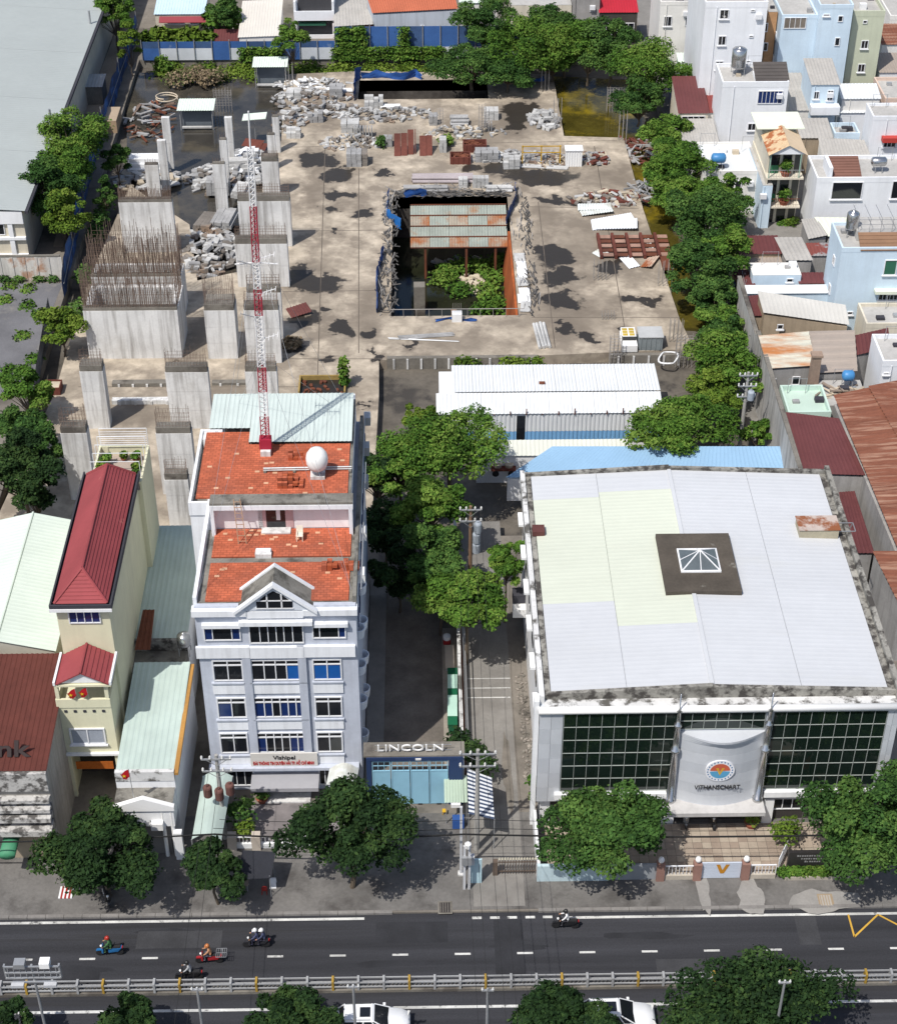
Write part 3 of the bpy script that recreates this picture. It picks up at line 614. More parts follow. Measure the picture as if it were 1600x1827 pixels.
rubble('rubble_heap', 'brown scrap by the white cabinet', 'rubble', 1060, 285, 60, (1.8, 1.8), .7, [REDB, G1, PLY])
rubble('rubble_heap', 'mixed scrap under the torn white sheets', 'rubble', 1085, 355, 110, (4.5, 1.8), .9, [REDB, G3, PLY, G2], 0, .2, 3)
rubble('rubble_heap', 'planks and scrap under the yellow frame', 'rubble', 975, 285, 90, (3.4, 2.2), 1.0, [PLY, REBAR, G1], 0, .12, 5)
pallet(390, 282 + 60, 4, 3, 4, .6, .6, .4, G1, 'grey concrete piles beside the slender column in rubble', z=-.3, loose=.4)
pipes(400, 395, 6, 3.6, .2, G1, 'square piles stacked against the slender column', 2, R(80), sq=True, cat='beam stack', name='beam_stack')
pipes(370, 400, 6, 3.4, .18, G3, 'dark piles leaning beside the square pile stack', 2, R(75), sq=True, cat='beam stack', name='beam_stack')
pipes(265, 300, 5, 4.2, .26, WHITE, 'white precast beams stacked by the fence', 3, 0, sq=True, cat='beam stack', name='beam_stack')
pipes(420, 300, 5, 3.0, .2, G2, 'pale beams behind the mast', 3, .1, sq=True, cat='beam stack', name='beam_stack')
pipes(430, 345, 4, 2.6, .22, G2, 'pale beams in the rubble behind the mast row', 2, 1.4, sq=True, cat='beam stack', name='beam_stack')
pipes(790, 322, 4, 7, .2, M('mauve_pipe', (.36, .32, .33), .6, .15), 'long mauve pipes laid behind the pit cover', 2)
pipes(760, 340, 3, 5, .18, G1, 'grey pipes at the far rim of the pit', 2)
pallet(826, 332, 2, 1, 3, .5, .9, .35, G2, 'white crate pair behind the pit, left'); pallet(857, 332, 4, 1, 3, .42, .9, .4, G2, 'white crates behind the pit, right of the pipes'); pipes(890, 340, 3, 3, .18, G2, 'pale tubes at the far right rim of the pit', 2)
pipes(760, 600, 5, 5.5, .07, G1, 'loose steel tubes lying before the pit', 1, .12); pipes(755, 607, 2, 7, .06, STEEL, 'long thin tubes before the pit', 1, -.1)
pipes(966, 600, 4, 4.6, .16, G2, 'white pipes lying beside the slab drain', 1, R(95)); pipes(960, 298, 4, 7, .1, G2, 'thin pipes lying below the yellow frame', 1, -.12)
# brown steel plates and skips
t = thing('steel_plate_stack', 'dark red-brown steel forms standing upright on the slab', 'steel form', tuple(P(732, 280)))
c = P(732, 278)
for i, (dx, w, h, y) in enumerate(((-1.9, .75, 3.4, 0), (-1.1, .75, 3.4, .1), (-.3, .7, 3.9, .4), (.55, .1, 3.9, .5), (1.1, .8, 2.9, 0), (1.9, .7, 2.9, .1))):
    m = MB().hexa([(c.x + dx, c.y + y, 0), (c.x + dx + w, c.y + y, 0), (c.x + dx + w, c.y + y + .4, 0), (c.x + dx, c.y + y + .4, 0)], [(c.x + dx, c.y + y + 1.6, h * .6), (c.x + dx + w, c.y + y + 1.6, h * .6), (c.x + dx + w, c.y + y + 1.9, h * .6), (c.x + dx, c.y + y + 1.9, h * .6)])
    m.build('plate', REDB, t)
def skip(u, v, L, W, H_, label):
    c = P(u, v); t = thing('scrap_skip', label, 'skip', (c.x, c.y, 0))
    for x0, x1, y0, y1, nm in ((0, L, 0, .12, 'side'), (0, L, W - .12, W, 'side'), (0, .12, .12, W - .12, 'end'), (L - .12, L, .12, W - .12, 'end')): ubox(nm, REDB, t, c.x + x0, c.x + x1, c.y + y0, c.y + y1, 0, H_)
    m = MB()
    for i in range(30): m.obox((c.x + random.uniform(.4, L - .4), c.y + random.uniform(.3, W - .3), H_ * random.uniform(.3, 1)), .8, .2, .1, random.uniform(0, 3), random.uniform(-.4, .4))
    stuff(m.build('scrap', RUST, t))
    for i in range(4): x = c.x + L * (i + .5) / 4; ubox('rib', REDB, t, x - .06, x + .06, c.y - .06, c.y - .001, 0, H_)
skip(803, 293, 2.4, 1.6, .9, 'red-brown scrap skip nearest the pit'); skip(826, 272, 2.8, 1.6, 1.0, 'red-brown scrap skip behind the nearer skip')
# yellow frame
c = P(965, 292); t = thing('steel_gantry', 'yellow steel gantry frame over low grey blocks', 'steel frame', (c.x, c.y, 0)); YEL = M('yellow_steel', (.5, .30, .03), .6, .2)
for dx in (-2.2, 0, 2.2): ubox('post', YEL, t, c.x + dx - .07, c.x + dx + .07, c.y, c.y + .14, 0, 2.3)
for z in (1.4, 2.2): ubox('rail', YEL, t, c.x - 2.3, c.x + 2.3, c.y - .05, c.y - .002, z, z + .12)
# white cabinet, sheets, cabin, white unit
c = P(1023, 297); t = thing('white_cabinet', 'white site cabinet with corrugated sides standing on the slab', 'cabinet', (c.x, c.y, 0)); ubox('body', WHITE_CLEAN, t, c.x - .95, c.x + .95, c.y, c.y + 1.3, 0, 2.0); ubox('roof', WHITE, t, c.x - 1.05, c.x + 1.05, c.y - .1, c.y + 1.4, 2.0, 2.1); [ubox('rib', WHITE, t, c.x - .9 + i * .3, c.x - .83 + i * .3, c.y - .04, c.y - .001, .05, 1.95) for i in range(6)]
def sheets(u, v, w, l, n, rot, mat, label, name='metal_sheets', cat='metal sheets', dz=.06):
    c = P(u, v); t = thing(name, label, cat, (c.x, c.y, 0)); rn = random.Random(int(u))
    for i in range(n):
        r = rot + rn.uniform(-.25, .25); ox, oy = rn.uniform(-.5, .5), rn.uniform(-.5, .5); e1 = Vector((math.cos(r), math.sin(r), 0)) * w / 2; e2 = Vector((-math.sin(r), math.cos(r), 0)) * l / 2; o = Vector((c.x + ox, c.y + oy, .06 + dz * i))
        z1 = Vector((0, 0, rn.uniform(0, .35))); MB().corr(o - e1 - e2, o + e1 - e2 + z1, o + e1 + e2 + z1, o - e1 + e2, .3, .05).build('sheet', mat, t)
    return t
TIN = M('pale_tin', (.66, .70, .68), .5, .1, col2=(.5, .5, .45))
sheets(1056, 376, 3.6, 1.6, 4, .15, TIN, 'stack of pale green tin sheets beside scrap'); sheets(1092, 400, 4.6, 2.4, 3, -.05, M('white_tin', (.75, .77, .80), .5, .06), 'stack of flat white tin sheets on the slab')
sheets(1072, 453, 1.2, 1.6, 1, .5, TIN, 'single white sheet left of the rusty trestles'); sheets(1122, 472, 1.3, 2.6, 1, .35, M('white_tin', (.75, .77, .80)), 'single white sheet below the rusty trestles'); sheets(1152, 440, 1.0, 2.6, 1, .1, TIN, 'white sheet leaning at the slab edge'); sheets(1155, 470, 1.2, 2.6, 1, -.3, M('rusty_white_tin', (.6, .45, .35), .7, .3, col2=(.3, .1, .04)), 'rust spotted sheet at the slab edge')
sheets(525, 556, 2.2, 2.0, 1, .2, M('maroon_sheet', (.13, .045, .04), .7, .2), 'dark red sheet propped against the end column')
sheets(455, 262, 1.5, 2.4, 2, 1.2, REDB, 'dark red sheets in rubble behind the mast')
c = P(1118, 450); t = thing('rusty_trestles', 'row of rusty steel trestles and plates on the slab', 'steel trestle', (c.x, c.y, 0))
for i in range(5):
    x = c.x - 3 + i * 1.55; ubox('trestle', REDB, t, x, x + .3, c.y - 1.5, c.y + 3.6, .02, .5)
    for j in range(5): ubox('plate', RUST if (i + j) % 2 else M('pink_rust', (.36, .22, .17), .85, .3), t, x + .3, x + 1.45, c.y - 1.4 + j, c.y - .7 + j, .3, .36)
ubox('long_plate', RUST, t, c.x + 3.4, c.x + 4.3, c.y - 4.0, c.y + 1.2, .02, .3)
CABG = M('grey_cabin_paint', (.23, .26, .27), .6, .15)
c = P(1160, 625); t = thing('grey_cabin', 'small grey site cabin with a rust stained pale roof', 'cabin', (c.x, c.y, 0)); ubox('body', CABG, t, c.x - 1.15, c.x + 1.15, c.y, c.y + 1.9, 0, 1.45); ubox('roof', M('rust_stained_lid', (.45, .46, .46), .6, .15, col2=(.25, .11, .05), thr=(.55, .62), s2=.5), t, c.x - 1.22, c.x + 1.22, c.y - .08, c.y + 2.0, 1.45, 1.55)
for i in range(5): ubox('rib', CABG, t, c.x - 1.0 + i * .47, c.x - .92 + i * .47, c.y - .05, c.y - .001, .05, 1.4)
c = P(1123, 628); t = thing('white_unit', 'low white machine with yellow panels on top beside the cabin', 'machine', (c.x, c.y, 0)); ubox('body', WHITE_CLEAN, t, c.x - .75, c.x + .75, c.y, c.y + 2.9, 0, .7); ubox('hood', WHITE_CLEAN, t, c.x - .7, c.x + .7, c.y + 1.1, c.y + 2.8, .7, 1.15); ubox('glass', GLASS, t, c.x - .68, c.x + .68, c.y + 1.02, c.y + 1.098, .72, 1.1)
for i in range(2):
    for j in range(3): ubox('panel', M('yellow_panel', (.5, .36, .06), .6, .2), t, c.x - .6 + i * .65, c.x - .1 + i * .65, c.y + 1.2 + j * .5, c.y + 1.6 + j * .5, 1.15, 1.18)
for k, (u, v, r, z) in enumerate(((1192, 640, .9, 0),)):
    c = P(u, v); m = MB(); pts = [(c.x + r * math.cos(a) * (1 + .3 * math.sin(a * 2)), c.y + r * 1.3 * math.sin(a), .12 + .08 * math.sin(a * 3)) for a in np.arange(0, 7.5, .3)]; m.path(pts, .09, 6); setp(m.build('hose', WHITE, loc=(c.x, c.y, 0)), 'coil of white flexible duct at the slab corner', 'hose')
# huts with pale green roofs
def hut(u, v, w, d, h, label, zb=-.7):
    c = P(u, v, zb); t = thing('site_hut', label, 'hut', (c.x, c.y, zb)); 
    for dx in (-w / 2, w / 2 - .1):
        for dy in (0, d - .1): ubox('post', STEEL, t, c.x + dx, c.x + dx + .1, c.y + dy, c.y + dy + .1, zb, h)
    ubox('body', M('hut_panel', (.13, .15, .17), .7, .2), t, c.x - w / 2 + .25, c.x + w / 2 - .25, c.y + .6, c.y + d - .2, zb, h - .35)
    MB().corr((c.x - w / 2 - .25, c.y - .3, h), (c.x + w / 2 + .25, c.y - .3, h), (c.x + w / 2 + .25, c.y + d + .3, h + .25), (c.x - w / 2 - .25, c.y + d + .3, h + .25), .3, .04).build('roof', M('mint_tin', (.66, .75, .66), .5, .06), t)
    ubox('bench', G2, t, c.x - w / 2 + .2, c.x + w / 2 - .2, c.y - .1, c.y + .2, zb + .3, zb + .5); return t
hut(352, 232, 4.0, 2.4, 2.0, 'open site hut with pale green tin roof in dark water'); hut(484, 156, 4.0, 2.2, 2.2, 'open site hut with pale tin roof near the green bushes')
# tall lamp with a flat plate near the mast top, white pipe coil, horizontal bent pipe
c = P(456, 245, 0); t = thing('flat_canopy', 'pale green flat sheet on a single pole in front of the far hut', 'canopy', (c.x, c.y, -.5)); MB().tube((c.x, c.y, -1.1), (c.x, c.y, 2.6), .07, 6).build('pole', STEEL, t); MB().slab((c.x - 1.4, c.y - .8, 2.6), (c.x + 1.4, c.y - .5, 2.7), (c.x + 1.5, c.y + .9, 2.9), (c.x - 1.3, c.y + .6, 2.8), .08).build('sheet', M('mint_tin', (.66, .75, .66)), t)
c = P(298, 178, -.5); m = MB(); pts = [(c.x + 1.35 * math.cos(a), c.y + 1.2 * math.sin(a), -.4 + .05 * a) for a in np.arange(0, 11, .35)]; m.path(pts, .07, 5); setp(m.build('hose', M('cream_hose', (.6, .52, .4), .7, .1), loc=(c.x, c.y, -.5)), 'coil of cream hose lying near the far fence corner', 'hose')
# ---------------------------------------------------------------- blue boundary fence on the left, wall + fence at the back
t = thing('boundary_fence', 'long blue netting fence on scaffold posts along the left side of the site', 'fence', (XS0 - .6, 140, 0))
fpts = [(P(u, v).x, P(u, v).y) for u, v in ((246, 62), (215, 150), (185, 240), (165, 310), (150, 370), (132, 450), (115, 530))]
NET = M('blue_netting', (.025, .055, .15), .8, .35, fine=1.5, col2=(.03, .11, .33), thr=(.48, .6), s2=.3, bump=.4); NETK = M('grey_netting_sheet', (.13, .14, .155), .8, .3, fine=1.5, col2=(.06, .07, .09), bump=.4)
for i in range(len(fpts) - 1):
    (xa_, ya_), (xb_, yb_) = fpts[i], fpts[i + 1]; n = max(3, int(abs(ya_ - yb_) / 1.2)); m = MB(); vs = []
    for r in range(4):
        for j in range(n + 1):
            f = j / n; vs.append((xa_ + (xb_ - xa_) * f + random.uniform(-.12, .12), ya_ + (yb_ - ya_) * f, (0, 1.1, 2.1, 3.1)[r] + (random.uniform(-.25, .15) if r == 3 else 0)))
    m.add(vs, [(r * (n + 1) + j, r * (n + 1) + j + 1, (r + 1) * (n + 1) + j + 1, (r + 1) * (n + 1) + j) for r in range(3) for j in range(n)])
    m.build('net_panel', NET, t, smooth=True)
    MB().tube((xa_, ya_, 0), (xa_, ya_, 3.6), .06, 5).build('post', STEEL, t); MB().tube((xa_ + .15, ya_, 1.6), (xb_ + .15, yb_, 1.6), .04, 4).build('rail', STEEL, t)
t = thing('lower_fence', 'grey netting fence bulging beside the dark gravel lot', 'fence', (XS0 - .5, 142, 0)); m = MB(); vs = []
fp = [P(u, v) for u, v in ((92, 560), (80, 620), (68, 690), (64, 712))]
for r in range(4):
    for q in fp: vs.append((q.x + random.uniform(-.15, .15), q.y, (0, .7, 1.4, 2.0)[r]))
m.add(vs, [(r * 4 + j, r * 4 + j + 1, (r + 1) * 4 + j + 1, (r + 1) * 4 + j) for r in range(3) for j in range(3)]); m.build('net_panel', NETK, t)
t = thing('sheet_fence', 'white and blue sheet fence on steel posts along the far end of the site', 'fence', (-36, 218.8, 0))
FW = M('white_fence_sheet', (.60, .63, .67), .7, .12); FB = M('blue_fence_sheet', (.045, .12, .33), .7, .2, col2=(.3, .36, .45), thr=(.6, .7)); FB2 = M('blue_mesh_band', (.05, .10, .22), .8, .3)
for i in range(26):
    x0 = -36.5 + i * 2.3; 
    if x0 > 21: break
    ubox('panel', FW if i % 4 else FB, t, x0, x0 + 2.26, 218.8, 218.88, 0, 1.6); ubox('panel', FB if i % 3 else FB2, t, x0, x0 + 2.26, 218.82, 218.87, 1.61, 2.5 if x0 < -12 else 4.4)
    ubox('post', STEEL, t, x0 - .05, x0 + .05, 218.65, 218.77, 0, 2.8 if x0 < -12 else 4.6)
# ================================================================ tall blue-grey office block
V_GREY = M('blue_grey_render', (.49, .525, .60), .8, .1, streak=.34, streak_col=(.20, .21, .24)); V_WHITE = M('office_white_render', (.78, .80, .83), .75, .06, streak=.22)
ROOFCON = M('grimy_roof_concrete', (.22, .21, .185), .92, .3, col2=(.08, .075, .065), thr=(.48, .62), s2=.8)
YV = 86.9; VX0, VX1 = -15.15, -4.6
def zv(v, u=500, Y=YV): return HZ(u, v, Y)
def xv(u, v, Y=YV): return PX(u, HZ(u, v, Y), Y)
off = thing('office_block', 'tall blue-grey office block with blue windows, red tiled roof terraces and sign over the door', 'office building', ((VX0 + VX1) / 2, 99, 0))
ZT = zv(1076); ZTOP = zv(1084)
YVB = 108.3
MB().box(VX0, VX1, YV, YVB, 0, ZT - .25).build('wall', V_GREY, off)
# pilaster-free white bands
for v0, v1, u0, u1 in ((1170, 1151, 352, 447), (1171, 1152, 447.6, 543), (1170, 1151, 543.6, 634.5)):
    fbox('white_band', V_WHITE, off, '-Y', YV, xv(u0, v0), xv(u1, v0), zv(v0), zv(v1), .0, .22)
for v0, v1 in ((1236, 1217), (1300, 1283), (1361, 1346)):
    for k, (u0, u1) in enumerate(((382, 439), (450, 549), (560, 613)) if v0 < 1250 else ((390, 446), (456, 552), (563, 614)) if v0 < 1320 else ((395, 450), (460, 553), (566, 615))):
        fbox('white_spandrel', V_WHITE, off, '-Y', YV, xv(u0, v0), xv(u1, v0), zv(v0), zv(v1), .0, .1)
        fbox('sill', V_GREY, off, '-Y', YV, xv(u0, v0) - .05, xv(u1, v0) + .05, zv(v1) + .003, zv(v1) + .1, .0, .2)
B = GLASS_BLUE; N_ = GLASS_NAVY; Gd = GLASS
rows = [(1213, 1176, ((382, 436), (450, 547), (559, 611)), ([Gd, Gd], [Gd, Gd, Gd, B], [B, B])), (1279, 1243, ((390, 442), (455, 549), (563, 612)), ([N_, Gd], [N_, N_, Gd, N_, N_, N_], [Gd, Gd])), (1342, 1306, ((395, 445), (459, 552), (566, 613)), ([Gd, Gd], [N_, Gd, Gd, Gd, N_, N_], [Gd, Gd]))]
for v0, v1, us, gl in rows:
    for k in range(3):
        nx = 2 if k != 1 else ((0, .24, .45, .65, 1) if len(gl[1]) == 4 else (0, .2, .35, .5, .65, .8, 1))
        window(off, '-Y', YV, xv(us[k][0], v0), xv(us[k][1], v0), zv(v0), zv(v1), nx, gms=gl[k], trans=.45, t=.09)
window(off, '-Y', YV, xv(365, 1140), xv(431, 1140), zv(1141), zv(1116), (0, .24, .76, 1), gms=[N_, Gd, N_], t=.08); window(off, '-Y', YV, xv(558, 1140), xv(618, 1140), zv(1139), zv(1113), (0, .22, .78, 1), gms=[Gd, Gd, N_], t=.08); window(off, '-Y', YV, xv(446, 1146), xv(543, 1146), zv(1147), zv(1110), (0, .2, .35, .5, .64, .8, 1), gms=[Gd], t=.08)
fbox('hood', V_WHITE, off, '-Y', YV, xv(427, 1106), xv(558, 1106), zv(1109), zv(1102), .0, .5)
for u0, u1 in ((361, 430), (560, 621)): fbox('hood', V_WHITE, off, '-Y', YV, xv(u0, 1114), xv(u1, 1114), zv(1115), zv(1109), .0, .35)
for u in (447, 544): fbox('pilaster', V_GREY, off, '-Y', YV, xv(u, 1250) - .28, xv(u, 1250) + .28, zv(1362), zv(1152), .0, .2)
# cornice and parapet
fbox('cornice', V_WHITE, off, '-Y', YV, VX0 - .15, xv(440, 1090), zv(1094), ZTOP, -.3, .35); fbox('cornice', V_WHITE, off, '-Y', YV, xv(541, 1090), VX1 + .1, zv(1094), ZTOP, -.3, .35); fbox('cornice', V_WHITE, off, '-Y', YV, xv(440, 1090) + .002, xv(541, 1090) - .002, zv(1098), zv(1086), -.3, .3)
# gable
gz0, gz1 = zv(1084), zv(1040, 490); gx0, gx1, gxm = xv(425, 1084), xv(560, 1084), xv(489, 1060); yf, yb_ = YV - .3, YV + 1.6
m = MB(); m.add([(gx0, yf, gz0), (gx1, yf, gz0), (gxm, yf, gz1), (gx0, yb_, gz0), (gx1, yb_, gz0), (gxm, yb_, gz1)], [(0, 1, 2), (5, 4, 3), (0, 2, 5, 3), (2, 1, 4, 5), (1, 0, 3, 4)])
gab = m.build('gable', M('gable_pale_blue', (.62, .66, .72), .8, .06), off)
for (xa_, za_), (xb2, zb2) in (((gx0 - .25, gz0 - .2), (gxm, gz1 + .02)), ((gxm, gz1 + .02), (gx1 + .25, gz0 - .2))):
    for y0, y1, lift, mt, nm in ((yf - .25, yf + .12, .25, V_WHITE, 'gable_rim'), (yf + .12, yb_ - .1, .1, ROOFCON, 'gable_roof'), (yb_ - .1, yb_ + .15, .25, V_WHITE, 'gable_rim')):
        MB().hexa([(xa_, y0, za_), (xb2, y0, zb2), (xb2, y1, zb2), (xa_, y1, za_)], [(xa_, y0, za_ + lift), (xb2, y0, zb2 + lift), (xb2, y1, zb2 + lift), (xa_, y1, za_ + lift)]).build(nm, mt, gab)
za, zb = zv(1079), zv(1066); xl, xr = xv(459, 1079), xv(523, 1079)
def tri_pane(pts, par): MB().add([(x, yf - .03, z) for x, z in pts], [tuple(range(len(pts)))]).build('pane', GLASS, par)
x1_, x2_ = xl + (xr - xl) * .3, xl + (xr - xl) * .7; ztop = zv(1049)
for a, b in ((xl, x1_ - .05), (x1_ + .05, x2_ - .05), (x2_ + .05, xr)): tri_pane([(a, za), (b, za), (b, zb - .04), (a, zb - .04)], gab)
tri_pane([(x1_ + .05, zb + .04), (x2_ - .05, zb + .04), (x2_ - .05, zb + .55), (gxm, ztop), (x1_ + .05, zb + .55)], gab); tri_pane([(xl + .2, zb + .04), (x1_ - .05, zb + .04), (x1_ - .05, zb + .5)], gab); tri_pane([(x2_ + .05, zb + .04), (xr - .2, zb + .04), (x2_ + .05, zb + .5)], gab)
m = MB(); m.box(xl - .06, xr + .06, yf - .06, yf, za - .08, za); m.box(xl, xr, yf - .06, yf, zb - .04, zb + .04); m.box(x1_ - .05, x1_ + .05, yf - .06, yf - .002, za, zb + .5); m.box(x2_ - .05, x2_ + .05, yf - .06, yf - .002, za, zb + .5); m.build('window_frame', W_FRAME, gab)
# sign board, lower cornice, porch
sg = fbox('sign_board', M('cream_sign', (.62, .60, .56), .6, .06), off, '-Y', YV, xv(448, 1350), xv(567, 1350), zv(1361), zv(1339), .22, .32)
SY = YV - .33
text('sign_lettering', 'Vishipel', BLACK, off, (xv(508, 1346), SY, zv(1346.5)), .52, width=1.55, ext=.02, bold=.008)
text('sign_lettering', 'ĐÀI THÔNG TIN DUYÊN HẢI TP. HỒ CHÍ MINH', M('red_sign_letters', (.45, .02, .02), .6, .05), off, (xv(507, 1356), SY, zv(1356.5)), .42, width=4.25, ext=.02, bold=.012)
fbox('ledge', V_GREY, off, '-Y', YV, xv(374, 1364), xv(641, 1364), zv(1366), zv(1361.5), .0, .55)
PORCH = M('porch_grey', (.34, .34, .36), .8, .08)
fbox('porch_roof', PORCH, off, '-Y', YV, xv(450, 1378), xv(570, 1378), zv(1384), zv(1378), .0, 1.6)
fbox('doorway', M('dark_door', (.035, .03, .03), .5, .1), off, '-Y', YV, xv(474, 1400), xv(552, 1400), .02, zv(1384), .003, .06)
for u0, u1, n in ((408, 455, 3), (570, 592, 2)): window(off, '-Y', YV, xv(u0, 1396), xv(u1, 1396), zv(1400), zv(1370), n)
ubox('front_step', CONC, off, xv(470, 1410), xv(556, 1410), YV - 1.4, YV - .001, 0.012, .16)
# roof terraces
TZ = ZT - .25; YP = P(500, 945, TZ).y; ZP = HZ(500, 893, YP)
MB().box(VX0 + .2, VX1 - .2, YV + .35, YP - .002, TZ, TZ + .05).build('terrace_screed', ROOFCON, off)
ya, yb2 = P(500, 1074, TZ).y, P(500, 1006, TZ).y; yc, yd = P(500, 996, TZ).y, P(500, 946, TZ).y
xa_, xb_ = PX(364, TZ, ya) + .1, PX(622, TZ, ya)
ubox('terracotta_terrace', TERRA, off, xa_, xb_, ya, yb2, TZ + .05, TZ + .14); ubox('terracotta_terrace', TERRA, off, xa_, xb_, yc, yd, TZ + .05, TZ + .15)
for x0, x1 in ((VX0 - .05, VX0 + .2), (VX1 - .2, VX1 + .05)): ubox('parapet', V_WHITE if x0 < -10 else ROOFCON, off, x0, x1, YV + .3, YVB, TZ - .3, TZ + .55)
# penthouse
ubox('penthouse', M('lilac_white_render', (.80, .80, .82), .8, .08, streak=.2), off, VX0 + .75, VX1 - .5, YP, YVB - .02, TZ, ZP)
fbox('eave', V_WHITE, off, '-Y', YP, VX0 + .55, VX1 - .3, ZP - .25, ZP + .12, -.2, .75); fbox('eave', ROOFCON, off, '-Y', YP, VX0 + .55, VX1 - .3, ZP + .121, ZP + .32, -.35, .7)
for x0, x1 in ((VX0 + .55, VX0 + .8), (VX1 - .6, VX1 - .35)): ubox('wing_wall', V_WHITE, off, x0, x1, YP - .75, YP - .002, TZ + .05, ZP - .252)
for x0, x1 in ((VX0 + .75, VX0 + 4.0), (VX1 - 4.3, VX1 - .65)): fbox('wall_panel', WHITE, off, '-Y', YP, x0, x1, TZ + .2, ZP - .4, .002, .05)
dx = PX(494, TZ, YP); fbox('doorway', GLASS, off, '-Y', YP, dx - .65, dx + .65, TZ + .2, ZP - .35, .003, .06); fbox('pink_panel', M('pink_wall', (.52, .36, .36), .8, .1), off, '-Y', YP, dx - 1.2, dx - .66, TZ + .2, ZP - .35, .003, .05); fbox('pink_panel', M('pink_wall', (.52, .36, .36)), off, '-Y', YP, dx + .66, dx + 1.2, TZ + .2, ZP - .35, .003, .05); fbox('door_step', CONC, off, '-Y', YP, dx - 1.0, dx + 1.0, TZ + .05, TZ + .26, .0, .7)
fbox('door_curtain', WHITE, off, '-Y', YP, dx + .05, dx + .32, TZ + .9, ZP - .45, .065, .09)
# penthouse roof: terracotta field stepping round the corrugated roof
R0 = ZP + .05; ye = P(500, 889, R0).y; y1_ = P(500, 812 - 18, R0).y; y2_ = P(500, 772, R0).y; y3_ = P(500, 709, R0 + .4).y
ubox('roof_slab', ROOFCON, off, VX0 + .7, VX1 - .45, ye - .4, y3_ + .3, ZP - .05, R0)
xs = PX(445, R0, y1_); xl_, xr_ = PX(371, R0, y1_), PX(626, R0, y1_)
ubox('terracotta_roof', TERRA, off, xl_ - .2, xr_ - .05, ye, y1_, R0, R0 + .1); ubox('terracotta_roof', TERRA, off, xl_ - .2, xs - .02, y1_ + .002, y2_, R0, R0 + .1)
MINT = M('mint_metal_roof', (.52, .59, .56), .45, .06, fine=1.5)
for i in range(8):
    xA = xs + (xr_ + .1 - xs) * i / 8; xB = xs + (xr_ + .1 - xs) * (i + 1) / 8
    MB().corr((xA, y1_ - .1, R0 + .35), (xB - .01, y1_ - .1, R0 + .35), (xB - .01, y3_, R0 + .75), (xA, y3_, R0 + .75),   .25, .02).build('roof_sheet', MINT, off)
for i in range(3):
    xA = xl_ + (xs - xl_) * i / 3; xB = xl_ + (xs - xl_) * (i + 1) / 3; MB().corr((xA, y2_ - .1, R0 + .5), (xB - .01, y2_ - .1, R0 + .5), (xB - .01, y3_, R0 + .75), (xA, y3_, R0 + .75),   .25, .02).build('roof_sheet', MINT, off)
m = MB(); m.box(xl_, xr_, y2_ + .5, y3_ - .1, R0, R0 + .3); m.build('roof_support', ROOFCON, off)
for i in range(9): x = xs + (xr_ - xs) * i / 8; ubox('roof_support', ROOFCON, off, x - .04, x + .04, y1_ + .2, y1_ + .3, R0, R0 + .33)
# chases cut in the tiles, raised tile rows
rn = random.Random(3)
for i in range(44):                     # proud and missing tile pieces that give the terraces an uneven skin
    which = rn.random(); 
    if which < .45: x, y, z = rn.uniform(xa_ + .3, xb_ - .5), rn.uniform(yc + .2, yd - .3), TZ + .15
    elif which < .7: x, y, z = rn.uniform(xa_ + .3, xb_ - .5), rn.uniform(ya + 1.5, yb2 - .2), TZ + .14
    else: x, y, z = rn.uniform(xl_, xr_ - .6), rn.uniform(ye + .2, y1_ - .3), R0 + .1
    ubox('tile', M('pale_tile', (.60, .35, .22), .9, .2) if rn.random() < .75 else TERRA, off, x, x + .32, y, y + .2, z, z + .03)
# wing at the rear left with curved white parapet
ubox('rear_wing', V_WHITE, off, VX0 - 1.5, VX0 - .06, 98.5, 107.5, 0, TZ - .9); ubox('wing_roof', ROOFCON, off, VX0 - 1.4, VX0 - .08, 98.7, 107.3, TZ - .9, TZ - .8)
for q in ((VX0 - 1.55, VX0 - 1.35, 98.4, 107.6), (VX0 - 1.34, VX0 - .07, 98.4, 98.6), (VX0 - 1.34, VX0 - .07, 107.4, 107.6)): ubox('parapet', V_WHITE, off, *q, TZ - 1.2, TZ - .1)
ubox('roof_hatch', WHITE_CLEAN, off, VX0 - 1.2, VX0 - .4, 106, 107, TZ - .8, TZ + .1)
# right side: balconies, pipes, boxes down the alley wall
for k in range(4):
    for j in range(2):
        y = YV + 1.6 + j * 4.6; z = 3.2 + k * 3.25
        lo = MB(); lo.lathe((VX1, y, z), [(.0, 0), (.42, .0), (.5, .75), (.44, .76), (.38, .1)], 14); lo.build('planter_balcony', V_WHITE, off)
for j in range(9): y = YV + 2 + j * 2.6; fbox('side_window', GLASS_NAVY, off, '+X', VX1, y, y + 1.1, 12.4, 14.2, .003, .06)
m = MB()
for x, y0, y1 in ((VX1 + .15, YV + 6, YVB), (VX1 + .35, YV + 1, YVB - 6)): m.tube((x, y0, TZ + .5), (x, y1, TZ + .5), .05, 5)
m.build('conduit', STEEL, off)
for y, z in ((94.5, TZ - .6), (100.5, TZ - .6), (104.5, TZ - .5), (108.6, TZ - .6), (90, TZ - .7)): ubox('aircon_unit', WHITE_CLEAN if y < 96 else STEEL, off, VX1 + .05, VX1 + .55, y, y + .9, z, z + .7)
